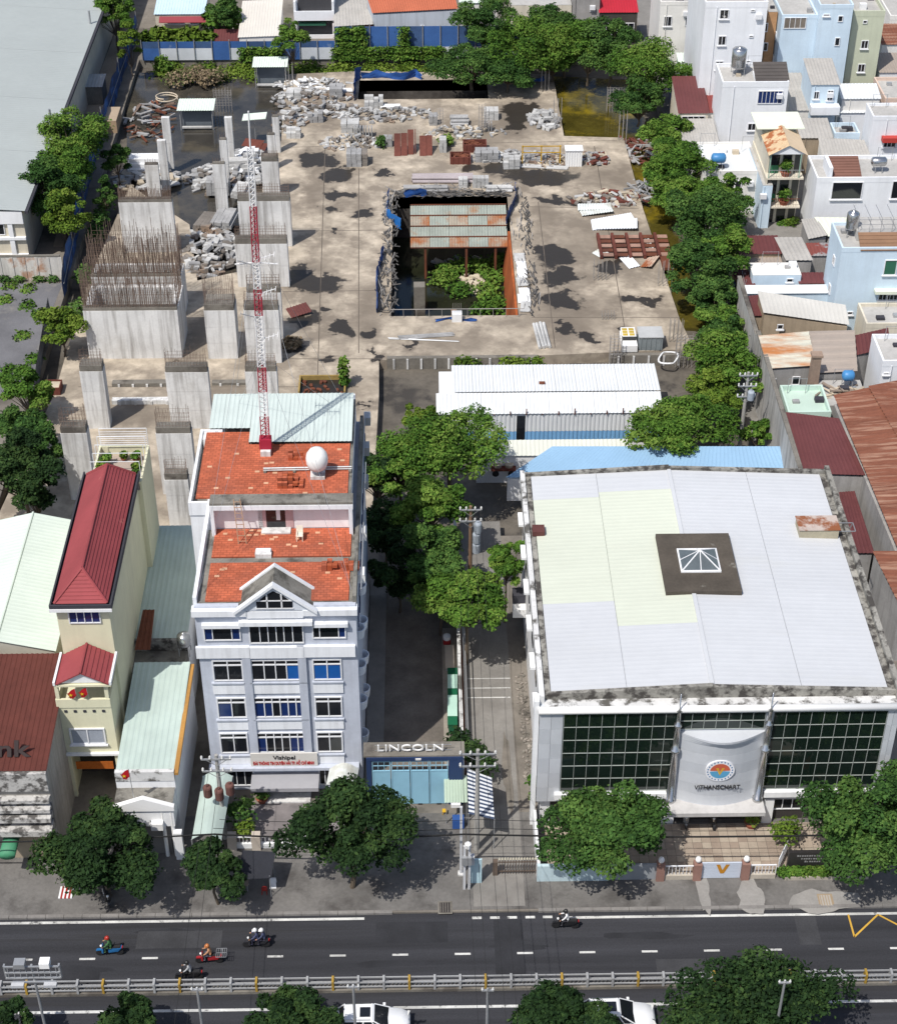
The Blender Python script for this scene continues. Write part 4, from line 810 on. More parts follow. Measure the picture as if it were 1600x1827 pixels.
# things standing on the roof
def at_roof(u, v, z): return P(u, v, z)
c = at_roof(567, 850, R0 + .1); t = thing('radome', 'white egg-shaped radome on a small plinth on the tiled roof', 'antenna dome', (c.x, c.y, R0 + .09))
ubox('plinth', CONC, t, c.x - .5, c.x + .5, c.y - .4, c.y + .4, R0 + .09, R0 + .35); MB().lathe((c.x, c.y, R0 + .35), [(.14, 0), (.14, .55)], 10).build('stand', STEEL, t)
MB().lathe((c.x, c.y, R0 + .8), [(.45, 0), (.62, .12), (.74, .5), (.77, .85), (.7, 1.2), (.5, 1.5), (.25, 1.64), (0.01, 1.67)], 28).build('dome', WHITE_CLEAN, t, smooth=True)
c = at_roof(535, 963, TZ + .15); t = thing('plastic_chair', 'cream plastic garden chair on the middle roof terrace', 'chair', (c.x, c.y, TZ + .15)); CR = M('cream_plastic', (.72, .66, .55), .5, .05)
ubox('seat', CR, t, c.x - .24, c.x + .24, c.y - .24, c.y + .24, TZ + .57, TZ + .62); MB().obox((c.x, c.y + .27, TZ + .88), .46, .05, .52, 0, -.15).build('backrest', CR, t)
for a in (-.22, .17):
    for b in (-.22, .17): ubox('leg', CR, t, c.x + a, c.x + a + .05, c.y + b, c.y + b + .05, TZ + .15, TZ + .57)
    ubox('armrest', CR, t, c.x + a, c.x + a + .05, c.y - .24, c.y + .26, TZ + .77, TZ + .81)
c = at_roof(436, 945, TZ + .15); t = thing('ladder', 'bamboo ladder leaning on the penthouse eave', 'ladder', (c.x, c.y - .6, TZ + .15)); BAM = M('bamboo', (.40, .26, .17), .8, .2)
topp = Vector((c.x - .25, YP - .8, ZP + .75)); bot = Vector((c.x, c.y - 1.6, TZ + .15))
for s in (-.27, .27): MB().tube(bot + Vector((s, 0, 0)), topp + Vector((s * .8, 0, 0)), .035, 5).build('rail', BAM, t)
for i in range(8): f = (i + .5) / 8; q = bot.lerp(topp, f); MB().tube(q - Vector((.27, 0, 0)), q + Vector((.27, 0, 0)), .025, 4).build('rung', BAM, t)
def bricks(u, v, z, nx, ny, nz, label, rnd=5):
    c = P(u, v, z); t = thing('brick_stack', label, 'brick stack', (c.x, c.y, z)); rn = random.Random(rnd)
    for k in range(nz):
        for i in range(nx - k):
            for j in range(ny):
                if rn.random() < .18 + .12 * k: continue
                ubox('brick', TERRA if rn.random() < .7 else M('dark_terracotta', (.36, .085, .035), .9, .2), t, c.x + i * .36, c.x + i * .36 + .33, c.y + j * .27, c.y + j * .27 + .24, z + k * .24, z + k * .24 + .23)
bricks(495, 872, R0 + .1, 5, 4, 3, 'stack of terracotta blocks in the middle of the roof'); bricks(514, 822, R0 + .1, 6, 3, 2, 'stack of terracotta blocks left of the white dome', 8); bricks(574, 1019, TZ + .14, 7, 3, 2, 'stack of terracotta blocks on the front roof terrace', 9)
c = P(470, 995, TZ + .05); t = thing('roof_plinth', 'low concrete block with a white slab between the two terraces', 'plinth', (c.x, c.y, TZ)); ubox('block', CONC, t, c.x - .55, c.x + .55, c.y - .1, c.y + .5, TZ + .03, TZ + .4); ubox('slab', WHITE, t, c.x - .5, c.x + .5, c.y + .1, c.y + .45, TZ + .4, TZ + .52)
# pipe run across the roof and the guy anchor blocks
a = P(470, 838, R0 + .2); b = P(628, 828, R0 + .2); t = thing('roof_pipes', 'grey pipes on supports crossing the tiled roof under the dome', 'pipe', (a.x, a.y, R0 + .09)); MB().tube((a.x, a.y, R0 + .32), (b.x, a.y + .1, R0 + .32), .06, 6).build('pipe', STEEL, t); MB().tube((a.x, a.y - .16, R0 + .26), (b.x, a.y - .06, R0 + .26), .05, 6).build('pipe', G2, t)
for f in (.02, .35, .65, .98): x = a.x + (b.x - a.x) * f; ubox('support', CONC_D, t, x - .1, x + .1, a.y - .3, a.y + .2, R0 + .09, R0 + .25)
# ---------------------------------------------------------------- lattice mast
mp = P(475, 806, R0 + .1); mast = thing('lattice_mast', 'tall red and white lattice radio mast on the tiled roof', 'radio mast', (mp.x, mp.y, R0 + .08))
MRED = M('mast_red', (.34, .02, .045), .6, .12); MWH = M('mast_white', (.72, .72, .72), .6, .08)
ubox('foot', CONC, mast, mp.x - .35, mp.x + .35, mp.y - .6, mp.y + .3, R0 + .08, R0 + .5)
ubox('base_collar', MRED, mast, mp.x - .42, mp.x + .42, mp.y - .3, mp.y + .35, R0 + .5, R0 + 1.3)
zt_ = HZ(447, 262, mp.y); lean = Vector(((PX(447, zt_, mp.y) - mp.x) / (zt_ - R0), 0, 0)); secs = 11; hs = (zt_ - R0 - 1.2) / secs
for k in range(secs):
    z0, z1 = R0 + 1.2 + k * hs, R0 + 1.2 + (k + 1) * hs; mtl = (MRED, MWH, MRED, MWH, MWH, MRED, MWH, MRED, MRED, MWH, MWH)[k]; m = MB()
    rr = .33 - .012 * k; legs = [(rr * math.cos(a), rr * math.sin(a)) for a in (-2.6, -.5, 1.57)]
    pt = lambda l, z: (mp.x + l[0] + lean.x * (z - R0), mp.y + l[1], z)
    for l in legs: m.tube(pt(l, z0), pt(l, z1), .045, 5)
    nb = 5
    for j in range(nb):
        za_, zb_ = z0 + (z1 - z0) * j / nb, z0 + (z1 - z0) * (j + 1) / nb
        for q in range(3): m.tube(pt(legs[q], za_), pt(legs[(q + 1) % 3], zb_), .02, 3); m.tube(pt(legs[q], za_), pt(legs[(q + 1) % 3], za_), .02, 3)
    m.build('lattice_section', mtl, mast)
tz = zt_; tp = lambda z, dx=0, dy=0: (mp.x + lean.x * (z - R0) + dx, mp.y + dy, z)
MB().tube(tp(tz - .1), tp(tz + 2.4), .06, 6).build('top_pole', MWH, mast)
for fz, sgn in ((.47, -1), (.55, 1), (.64, -1), (.66, 1), (.40, 1)):
    z = R0 + (zt_ - R0) * fz; m = MB(); m.tube(tp(z), tp(z + .5, sgn * 1.2, -.2), .035, 4)
    for i in range(4): q = Vector(tp(z + .5 * (i + 1) / 4, sgn * 1.2 * (i + 1) / 4, -.2)); m.tube(q - Vector((0, .35, 0)), q + Vector((0, .35, 0)), .02, 3)
    m.build('antenna', MWH if sgn > 0 else STEEL, mast)
z = R0 + (zt_ - R0) * .65
for sx in (-1, 1): MB().tube(tp(z, sx * .25), tp(z - .1, sx * 1.4), .05, 5).build('outrigger', MWH, mast)
for i, (gx, gy, gz) in enumerate(((VX0 + .3, YV + 1, TZ + .5), (VX1 - .3, YV + 1, TZ + .5), (VX0 + .8, YVB - .3, TZ + .5), (VX1 - .8, YVB - .3, TZ + .5))):
    for f in (.35, .72): z = R0 + (zt_ - R0) * f; MB().tube(tp(z), (gx, gy, gz), .012, 3).build('guy_wire', STEEL, mast)
# ================================================================ wide white hall with green glass front
YW = 83.1; WX0, WX1 = 7.4, 31.2; WZ = 11.55; WYB = 109.0
PANEL = M('silver_cladding', (.56, .585, .62), .42, .06, metal=.1); PANEL_D = M('silver_cladding_dark', (.51, .535, .57), .42, .06, metal=.1)
hall = thing('exhibition_hall', 'wide white-roofed hall with dark green glass front and silver panels', 'office building', ((WX0 + WX1) / 2, 96, 0))
def zw(v, u=1280, Y=YW): return HZ(u, v, Y)
def xw(u, v, Y=YW): return PX(u, HZ(u, v, Y), Y)
ZC = zw(1426)                                             # underside of first floor
ubox('wall', WHITE, hall, WX0 + .3, WX1 - .3, YW + .45, WYB, 0, WZ - .35)
ubox('lobby_shade_sheet', M('lobby_dark', (.05, .045, .042), .7, .2), hall, WX0 + 1, WX1 - 1, YW + .40, YW + .449, .02, ZC)  # thin dark sheet; shade under the first floor is painted into its colour
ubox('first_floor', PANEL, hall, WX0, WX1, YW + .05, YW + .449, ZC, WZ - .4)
# cladding panels round the glass
gx = [xw(1003, 1340), xw(1205, 1340), xw(1213, 1290), xw(1365, 1290), xw(1372, 1340), xw(1572, 1340)]
gzt, gzb = zw(1271), zw(1408)
n = 24
for i in range(n):
    x0 = WX0 + (WX1 - WX0) * i / n; x1 = WX0 + (WX1 - WX0) * (i + 1) / n - .02
    ubox('cladding_panel', PANEL if i % 3 else PANEL_D, hall, x0, x1, YW - .02, YW + .049, gzt + .02, WZ - .75); 
for side in (0, 1):
    a, b = (WX0, gx[0] - .05) if side == 0 else (gx[5] + .05, WX1); 
    for k in range(6):
        z0 = ZC + (gzt - ZC) * k / 6; z1 = ZC + (gzt - ZC) * (k + 1) / 6 - .02
        for j in range(2): xa1 = a + (b - a) * j / 2; ubox('cladding_panel', PANEL if (j + k) % 2 else PANEL_D, hall, xa1, a + (b - a) * (j + 1) / 2 - .02, YW - .02, YW + .049, z0, z1)
MB().tube((WX0 - .1, YW - .05, WZ - .55), (WX1 + .1, YW - .05, WZ - .55), .26, 12).build('bullnose', WHITE_CLEAN, hall, smooth=True)
MUL = M('pale_mullion', (.33, .36, .34), .4, .06)
def curtain(x0, x1, z0, z1, nx, nz):
    cw = MB()
    for i in range(nx + 1): x = x0 + (x1 - x0) * i / nx; cw.box(x - .013, x + .013, YW - .06, YW + .04, z0, z1)
    for k in range(nz + 1): z = z0 + (z1 - z0) * k / nz; cw.box(x0, x1, YW - .052, YW + .04, z - .016, z + .016)
    o = cw.build('curtain_wall', MUL, hall)
    for i in range(nx):
        for k in range(nz):
            xx0, xx1 = x0 + (x1 - x0) * i / nx + .013, x0 + (x1 - x0) * (i + 1) / nx - .013
            ubox('pane', GLASS_GREEN, o, xx0, xx1, YW - .01 + .004 * ((i * 5 + k * 3) % 3), YW + .03, z0 + (z1 - z0) * k / nz + .017, z0 + (z1 - z0) * (k + 1) / nz - .017)
curtain(gx[0], gx[1], gzb, gzt, 9, 6); curtain(gx[4], gx[5], gzb, gzt, 9, 6); curtain(gx[2], gx[3], zw(1300), gzt, 7, 2)
# curved centre panel
cx0, cx1 = xw(1207, 1360), xw(1358, 1360); cz0, cz1 = ZC + .25, zw(1303)
def curvy(z0, z1, bul, x0=cx0, x1=cx1, ny=12):
    m = MB(); vs = []
    for zz in (z0, z1):
        for i in range(ny + 1): f = i / ny; vs.append((x0 + (x1 - x0) * f, YW - .1 - bul * math.sin(math.pi * f), zz))
    fs = [(i, i + 1, ny + 2 + i, ny + 1 + i) for i in range(ny)]; b0 = len(vs)
    vs += [(x0, YW + .04, z0), (x1, YW + .04, z0), (x0, YW + .04, z1), (x1, YW + .04, z1)]
    fs += [tuple(range(ny + 1, 2 * ny + 2)) + (b0 + 3, b0 + 2), tuple(reversed(range(0, ny + 1))) + (b0, b0 + 1), (b0, 0, ny + 1, b0 + 2), (ny, b0 + 1, b0 + 3, 2 * ny + 1)]
    return m.add(vs, fs)
nk = 6
for k in range(nk): curvy(cz0 + (cz1 - .6 - cz0) * k / nk, cz0 + (cz1 - .6 - cz0) * (k + 1) / nk - .015, .75).build('centre_panel', PANEL_D if k % 2 else PANEL, hall)
for k in range(3): curvy(cz1 - .6 + .2 * k, cz1 - .6 + .2 * (k + 1) - .02, .85 + .12 * k).build('centre_cornice', PANEL, hall)
# emblem: white ring disc with red-orange half, blue wave half, yellow V
ex, ez = xw(1282, 1359), zw(1359); EY = YW - .1 - .75 - .03
emb = MB().tube((ex, EY - .02, ez), (ex, EY + .12, ez), .98, 32).build('emblem', M('emblem_white', (.75, .76, .78), .5, .04), hall)
def half(r, a0, a1, y, mt, nm, n=20):
    vs = [(ex, y, ez)] + [(ex + r * math.cos(a0 + (a1 - a0) * i / n), y, ez + r * math.sin(a0 + (a1 - a0) * i / n)) for i in range(n + 1)]; MB().add(vs, [(0, i + 1, i + 2) for i in range(n)]).build(nm, mt, emb)
half(.68, .05, math.pi - .05, EY - .03, M('emblem_red', (.55, .12, .06), .6, .1), 'emblem_half'); half(.68, math.pi + .05, 2 * math.pi - .05, EY - .03, M('emblem_blue', (.10, .34, .55), .6, .1), 'emblem_half')
MB().add([(ex - .3, EY - .04, ez + .3), (ex - .12, EY - .04, ez + .3), (ex, EY - .04, ez - .1), (ex + .12, EY - .04, ez + .3), (ex + .3, EY - .04, ez + .3), (ex, EY - .04, ez - .4)], [(0, 1, 2, 5), (2, 3, 4, 5)]).build('emblem_letter', M('emblem_yellow', (.6, .36, .04), .6, .1), emb)
for i in range(22):
    a = 2 * math.pi * i / 22 + .1
    ubox('ring_mark', M('emblem_ink', (.06, .16, .34), .6, .1), emb, ex + .83 * math.cos(a) - .04, ex + .83 * math.cos(a) + .04, EY - .03, EY - .021, ez + .83 * math.sin(a) - .06, ez + .83 * math.sin(a) + .06)
text('hall_lettering', 'VITHANSCHART', BLACK, hall, (xw(1277, 1388), EY - .03, zw(1388)), .56, width=3.1, ext=.02, bold=.006)
# twin masts on the facade
for u0, u1 in ((1213, 1196), (1377, 1353)):
    xm = (xw(u0, 1250) + xw(u1, 1405)) / 2; MB().lathe((xm, YW - .35, ZC + .05), [(.36, 0), (.36, .5), (.27, .52), (.24, zw(1335) - ZC), (.33, zw(1333) - ZC), (.33, zw(1330) - ZC), (.21, zw(1329) - ZC), (.2, zw(1290) - ZC), (.26, zw(1289) - ZC), (.26, zw(1286) - ZC), (.14, zw(1285) - ZC), (.13, zw(1264) - ZC), (.17, zw(1263) - ZC), (.05, zw(1260) - ZC), (.04, zw(1232) - ZC)], 14).build('facade_mast', STAINLESS, hall, smooth=True)
# ledge and canopy
fbox('ledge', WHITE, hall, '-Y', YW, WX0 + 1.2, cx0 - .5, gzb - .55, gzb - .06, -.04, .35); fbox('ledge', WHITE, hall, '-Y', YW, cx1 + .5, WX1 - .6, gzb - .55, gzb - .06, -.04, .35); fbox('canopy', M('canopy_grey', (.50, .49, .48), .8, .1, streak=.2), hall, '-Y', YW, cx0 - .45, cx1 + .45, ZC - .1, ZC + .25, -.04, 1.55)
for u in (1150, 1195, 1345, 1372): x = xw(u, 1440); ubox('pier', WHITE, hall, x - .35 if u != 1195 else x - .5, x + .35 if u != 1345 else x + .5, YW - .05, YW + .4, .013, ZC - .11)
for u0, u1 in ((1380, 1435),): window(hall, '-Y', YW + .4, xw(u0, 1440), xw(u1, 1440), 1.0, 2.1, 3)
# roof
ZR = WZ; RX = [WX0 + .75, xw(1100, 900, 96), 0, 0, WX1 - .75]; RX[1], RX[2], RX[3] = 13.15, 18.75, 24.7
def zr(x): return ZR + .05 + .55 * (1 - abs(x - RX[2]) / 11.5)
CREAM = M('cream_roof_sheet', (.57, .60, .505), .45, .05, fine=.8, scale=.12, col2=(.55, .57, .48), thr=(.58, .8), s2=.5, stretch=(.3, 1, 1)); ROOFW = M('white_roof_sheet', (.53, .545, .565), .42, .06, fine=.8, scale=.12, col2=(.50, .51, .51), thr=(.58, .8), s2=.5, stretch=(.3, 1, 1))
y0_, y1_ = YW + 1.1, WYB - .6
def ry(v, u): return P(u, v, ZR + .4).y
seg = [[y0_, ry(1072, 1000), ry(886, 1000), y1_], [y0_, ry(1115, 1180), ry(876, 1150), y1_], [y0_, y0_ + 9, y0_ + 18, y1_], [y0_, y0_ + 8, y0_ + 17, y1_]]
for i in range(4):
    for k in range(3):
        nn = 4 if k == 1 else 2
        for q in range(nn):
            a = seg[i][k] + (seg[i][k + 1] - seg[i][k]) * q / nn; b = seg[i][k] + (seg[i][k + 1] - seg[i][k]) * (q + 1) / nn; xa1, xb1 = RX[i] + .01, RX[i + 1] - .01; e = .0
            MB().corr((xa1, a, zr(xa1) + e), (xa1, b, zr(xa1) + e), (xb1, b, zr(xb1) + e), (xb1, a, zr(xb1) + e), .42, .006).build('roof_sheet', CREAM if (i < 2 and k == 1) else ROOFW, hall)
MB().box(RX[2] - .14, RX[2] + .14, y0_, y1_, zr(RX[2]) + .02, zr(RX[2]) + .09).build('ridge_cap', ROOFW, hall)
PAR = M('mossy_parapet', (.30, .29, .26), .92, .3, col2=(.06, .055, .05), thr=(.45, .58), s2=1.2, bump=.4); PARW = M('peeling_white_parapet', (.62, .62, .61), .9, .15, col2=(.10, .095, .085), thr=(.5, .6), s2=.9)
ubox('gutter', PAR, hall, WX0 + .3, RX[0] - .02, YW + .9, WYB - .2, WZ - .34, WZ + .05); ubox('gutter', PAR, hall, RX[4] + .02, WX1 - .3, YW + .9, WYB - .2, WZ - .34, WZ + .05)
ubox('side_parapet', PARW, hall, WX0 - .05, WX0 + .299, YW + .45, WYB, WZ - .8, WZ + .25); ubox('side_parapet', PAR, hall, WX1 - .299, WX1 + .05, YW + .45, WYB, WZ - .8, WZ + .45)
for yy, mt, nm, up_ in ((WYB - .59, PAR, 'back_parapet', .30), (YW + .75, PAR, 'front_parapet', .14)):
    for xa1, xb1 in ((WX0 + .3, RX[2]), (RX[2], WX1 - .3)):
        MB().hexa([(xa1, yy, WZ - .36), (xb1, yy, WZ - .36), (xb1, yy + .3, WZ - .36), (xa1, yy + .3, WZ - .36)], [(xa1, yy, zr(xa1) + up_ - .1), (xb1, yy, zr(xb1) + up_), (xb1, yy + .3, zr(xb1) + up_), (xa1, yy + .3, zr(xa1) + up_ - .1)]).build(nm, mt, hall)
ubox('front_gutter', PARW, hall, WX0 + .3, WX1 - .3, YW + .05, YW + .74, WZ - .39, WZ - .3)
# skylight, rusty housing, hatch
cs = [P(u, v, ZR + .75) for u, v in ((1187, 1058), (1323, 1058), (1300, 953), (1170, 953))]; sx0, sx1, sy0, sy1 = (cs[0].x + cs[3].x) / 2, (cs[1].x + cs[2].x) / 2, cs[0].y, cs[2].y
sk = ubox('skylight_curb', M('brown_bitumen', (.085, .072, .058), .9, .3, col2=(.25, .24, .21), thr=(.62, .72), s2=.6), hall, sx0, sx1, sy0, sy1, ZR + .1, ZR + .85)
mx, my = P(1246, 998, ZR + .9).x, P(1246, 1000, ZR + .9).y; hw, hd = 1.35, 1.25; zb0 = ZR + .85
ubox('skylight_kerb', WHITE, hall, mx - hw - .08, mx + hw + .08, my - hd - .08, my + hd + .08, zb0, zb0 + .12)
ap = (mx, my, zb0 + 1.0); q4 = [(mx - hw, my - hd, zb0 + .12), (mx + hw, my - hd, zb0 + .12), (mx + hw, my + hd, zb0 + .12), (mx - hw, my + hd, zb0 + .12)]
for i in range(4): MB().add([q4[i], q4[(i + 1) % 4], ap], [(0, 1, 2)]).build('skylight_pane', M('skylight_glass', (.10, .12, .13), .1, .2, spec=.6), hall)
m = MB()
for i in range(4): m.tube(q4[i], ap, .05, 5); m.tube(q4[i], q4[(i + 1) % 4], .05, 5); mid = (Vector(q4[i]) + Vector(q4[(i + 1) % 4])) / 2; m.tube(mid, ap, .035, 4)
m.build('skylight_frame', W_FRAME, hall)
c0, c1 = P(1425, 963, ZR), P(1497, 963, ZR); d1 = P(1460, 920, ZR + .9).y
ubox('plant_housing', M('stained_cream', (.42, .38, .28), .9, .2), hall, c0.x, c1.x - .1, c0.y, d1 - .05, ZR - .1, ZR + .85); ubox('housing_lid', M('rust_pooled_lid', (.50, .42, .37), .7, .15, col2=(.24, .085, .035), thr=(.46, .56), s2=.55), hall, c0.x - .08, c1.x, c0.y - .06, d1, ZR + .85, ZR + .92)
m = MB(); m.path([(c1.x, d1 - .4, ZR + .5), (c1.x + 1.2, d1 - .4, ZR + .5), (c1.x + 1.2, c0.y + .3, ZR + .5), (c1.x, c0.y + .3, ZR + .5)], .04, 4); m.tube((c1.x + 1.2, d1 - .4, ZR + .5), (c1.x + 1.0, d1 - .4, ZR - .2), .04, 4); m.build('housing_rail', STEEL, hall)
c = P(961, 955, ZR + .2); ubox('roof_hatch', M('maroon_hatch', (.12, .045, .04), .8, .2), hall, c.x - .45, c.x + .45, c.y, c.y + .9, ZR + .1, ZR + .5)
for j in range(6): y = YW + 3 + j * 4.1; fbox('side_window', GLASS, hall, '-X', WX0 + .3, y, y + 1.2, 6.5, 8.2, .003, .06); fbox('side_hood', WHITE, hall, '-X', WX0 + .3, y - .2, y + 1.4, 8.3, 8.5, 0, .5)
ubox('corner_pier', WHITE, hall, WX0 - .35, WX0 - .051, YW + .1, YW + .9, 0, WZ + .1)
# ================================================================ house builder
def rect(q):                                   # picture quad (u, v, z) front-left, front-right, back-right, back-left -> snapped rectangle
    a = [P(*p) for p in q]; x0 = (a[0].x + a[3].x) / 2; x1 = (a[1].x + a[2].x) / 2; y0 = (a[0].y + a[1].y) / 2; y1 = (a[2].y + a[3].y) / 2
    return x0, x1, y0, y1
def house(name, label, q, wall, roof, cat='house', kind='corr', wins=(), lwins=(), over=.15, parapet=0., axis='y', zb=0., per=.35, amp=.03, free=False, group=None, doors=(), sheets=3, nx=2):
    x0, x1, y0, y1 = rect(q); z = [p[2] for p in q]
    t = thing(name, label, cat, ((x0 + x1) / 2, (y0 + y1) / 2, zb), group)
    if free: c = [P(*p) for p in q]; fp = [(p.x, p.y) for p in c]
    else: fp = [(x0, y0), (x1, y0), (x1, y1), (x0, y1)]
    MB().hexa([(*fp[i], zb) for i in range(4)], [(*fp[i], z[i] - (.06 if not free else .9 if cat == 'warehouse' else .3)) for i in range(4)]).build('wall', wall, t)
    if kind == 'corr':
        cx, cy = sum(p[0] for p in fp) / 4, sum(p[1] for p in fp) / 4
        ex = [(p[0] + (over if p[0] > cx else -over), p[1] + (over if p[1] > cy else -over), z[i]) for i, p in enumerate(fp)]
        ex = [Vector(e) for e in ex]
        for s in range(sheets):
            f0, f1 = s / sheets, (s + 1) / sheets
            if axis == 'y': a, b, c_, d = ex[0].lerp(ex[1], f0), ex[0].lerp(ex[1], f1), ex[3].lerp(ex[2], f1), ex[3].lerp(ex[2], f0)
            else: a, b, c_, d = ex[0].lerp(ex[3], f0), ex[0].lerp(ex[3], f1), ex[1].lerp(ex[2], f1), ex[1].lerp(ex[2], f0)
            o = Vector((0, 0, .004 * (s % 2))); MB().corr(a + o, b + o, c_ + o, d + o, per, amp).build('roof_sheet', roof, t)
    elif kind == 'flat':
        MB().hexa([(*fp[i], z[i] - .05) for i in range(4)], [(*fp[i], z[i]) for i in range(4)]).build('roof', roof, t)
        if parapet:
            w = .16; zt = z[0] + parapet
            for b in ((x0 - .02, x1 + .02, y0 - .02, y0 + w), (x0 - .02, x1 + .02, y1 - w, y1 + .02), (x0 - .02, x0 + w, y0 + w, y1 - w), (x1 - w, x1 + .02, y0 + w, y1 - w)): ubox('parapet', wall, t, *b, z[0] - .2, zt)
    elif kind == 'gable':                        # ridge along y; q z = eaves, parapet = rise
        xm = (x0 + x1) / 2; rz = z[0] + parapet
        MB().add([(x0, y0, z[0] - .06), (x1, y0, z[0] - .06), (xm, y0, rz - .08), (x0, y1, z[0] - .06), (x1, y1, z[0] - .06), (xm, y1, rz - .08)], [(0, 1, 2), (5, 4, 3), (0, 2, 5, 3), (2, 1, 4, 5)]).build('gable_wall', wall, t)
        dz = over * parapet / (x1 - xm)
        for s, xe in ((0, x0 - over), (1, x1 + over)):
            a, b = Vector((xe, y0 - over, z[0] - dz)), Vector((xe, y1 + over, z[0] - dz)); c_, d = Vector((xm, y1 + over, rz)), Vector((xm, y0 - over, rz))
            MB().corr(a, b, c_, d, per, amp).build('roof_sheet', roof if not isinstance(roof, tuple) else roof[s], t)
        MB().tube((xm, y0 - over, rz + .02), (xm, y1 + over, rz + .02), .09, 6).build('ridge_cap', roof if not isinstance(roof, tuple) else roof[0], t)
    for wv in wins:
        u0, u1, v0, v1 = wv[:4]; gm = wv[5] if len(wv) > 5 else None
        window(t, '-Y', y0, PX(u0, HZ(u0, v1, y0), y0), PX(u1, HZ(u1, v1, y0), y0), HZ(u0, v1, y0), HZ(u0, v0, y0), wv[4] if len(wv) > 4 else nx, gm=gm, sill=(u1 - u0) > 9)
    rh = random.Random(len(label) * 31 + int(q[0][0])); zm = min(z)
    if cat == 'house':
        if zm > 4 and not free and len(label) % 2: ubox('aircon_unit', W_FRAME, t, x1 - 1.3, x1 - .6, y0 - .38, y0 - .003, zm - 1.5, zm - .95); xd_ = x0 + (x1 - x0) * rh.uniform(.1, .25); MB().tube((xd_, y0 - .07, zb), (xd_, y0 - .07, zm - .1), .05, 5).build('drain_pipe', wall, t)
        if kind == 'flat' and not free:
            for k in range(rh.randint(2, 5)):
                xx, yy, s_ = rh.uniform(x0 + .6, x1 - .9), rh.uniform(y0 + .7, y1 - .8), rh.uniform(.3, .9); ubox('roof_clutter', (G1, STEEL, PLY, GUT, WHITE)[rh.randrange(5)], t, xx, xx + s_, yy, yy + s_ * .7, z[0] - .01, z[0] + s_ * rh.uniform(.3, .9))
            m = MB(); xx = rh.uniform(x0 + .5, x1 - 2.2); m.tube((xx, y1 - .6, z[0]), (xx, y1 - .6, z[0] + 1.6), .03, 4); m.tube((xx + 1.6, y1 - .6, z[0]), (xx + 1.6, y1 - .6, z[0] + 1.6), .03, 4); m.tube((xx, y1 - .6, z[0] + 1.55), (xx + 1.6, y1 - .6, z[0] + 1.55), .02, 4); m.build('drying_rack', STEEL, t)
    for f0, f1, za, zb_ in lwins: window(t, '-X', x0, y0 + (y1 - y0) * f0, y0 + (y1 - y0) * f1, za, zb_, 2)
    return t, x0, x1, y0, y1
def tank(x, y, z, label, mat=None, r=.55, h=1.3, horiz=False):
    t = thing('water_tank', label, 'water tank', (x, y, z)); mat = mat or STAINLESS
    for a in (-1, 1):
        for b in (-1, 1): ubox('leg', STEEL, t, x + a * r * .75 - .03, x + a * r * .75 + .03, y + b * r * .75 - .03, y + b * r * .75 + .03, z - .05, z + .7)
    if horiz:
        m = MB(); n = 16; pr = [(0.01, -h / 2 - .1), (r * .7, -h / 2), (r, -h / 2 + .15), (r, h / 2 - .15), (r * .7, h / 2), (0.01, h / 2 + .1)]
        m.lathe((0, 0, 0), pr, n); m.v = [(x + c, y + a, z + .7 + r + b) for a, b, c in m.v]; m.build('barrel', mat, t, smooth=True)
    else:
        MB().lathe((x, y, z + .7), [(r * .5, 0), (r, .12), (r * 1.02, .2), (r, .3), (r, h * .5), (r * 1.02, h * .55), (r, h * .6), (r, h), (r * .8, h + .15), (r * .25, h + .25), (r * .25, h + .32)], 18).build('barrel', mat, t, smooth=True)
    return t
# ================================================================ left side of the street
YEL_W = M('pale_yellow_render', (.66, .64, .46), .85, .06, streak=.08); REDT = M('maroon_roof_tile', (.27, .055, .06), .75, .12, fine=4, col2=(.40, .14, .12), thr=(.66, .72), s2=.8); GUT = M('dark_slate_gutter', (.045, .045, .055), .8, .15)
YB = 86.4; YU = 89.2
def z_(v, Y, u=150): return HZ(u, v, Y)
zb_top = z_(1262, YB); zlow = z_(1345, YB); zu_top = z_(1080, YU)
hx0, hx1 = PX(112, zlow + 2, YB), PX(207, zlow + 2, YB)
yh = thing('yellow_house', 'narrow pale yellow house with maroon tile roofs and a balcony with two flags', 'house', ((hx0 + hx1) / 2, 95, 0))
ux0, ux1 = PX(100, zu_top, YU), PX(194, zu_top, YU)
RB = P(200, 850, zu_top).y
MB().box(hx0, hx1, YB, YU - .002, zlow, zb_top).build('front_block', YEL_W, yh)
ubox('wall', YEL_W, yh, ux0, ux1, YU, RB, 0, zu_top)
GB = P(220, 800, zu_top - .8).y
ubox('rear_wall', YEL_W, yh, ux0 + .1, ux1 + .35, RB + .002, GB, 0, zu_top - 1.3)
for q in ((ux0 + .1, ux0 + .25, RB, GB), (ux1 + .2, ux1 + .36, RB, GB), (ux0 + .25, ux1 + .2, GB - .15, GB)): ubox('garden_parapet', YEL_W, yh, *q, zu_top - 1.31, zu_top - .5)
ubox('terrace_floor', M('pinkish_tiles', (.40, .33, .28), .85, .1), yh, ux0 + .25, ux1 + .2, RB, GB - .15, zu_top - 1.3, zu_top - 1.25)
ubox('base_wall', YEL_W, yh, hx0, hx0 + .25, YB + .4, YU - .003, 0, zlow - .002); ubox('base_wall', YEL_W, yh, hx1 - .25, hx1, YB + .4, YU - .003, 0, zlow - .002); ubox('garage_shade_sheet', M('garage_dark', (.06, .055, .05), .8, .2), yh, hx0 + .25, hx1 - .25, YU - .3, YU - .003, 0, zlow - .002)  # dark sheet at the back paints the shade of the recessed garage
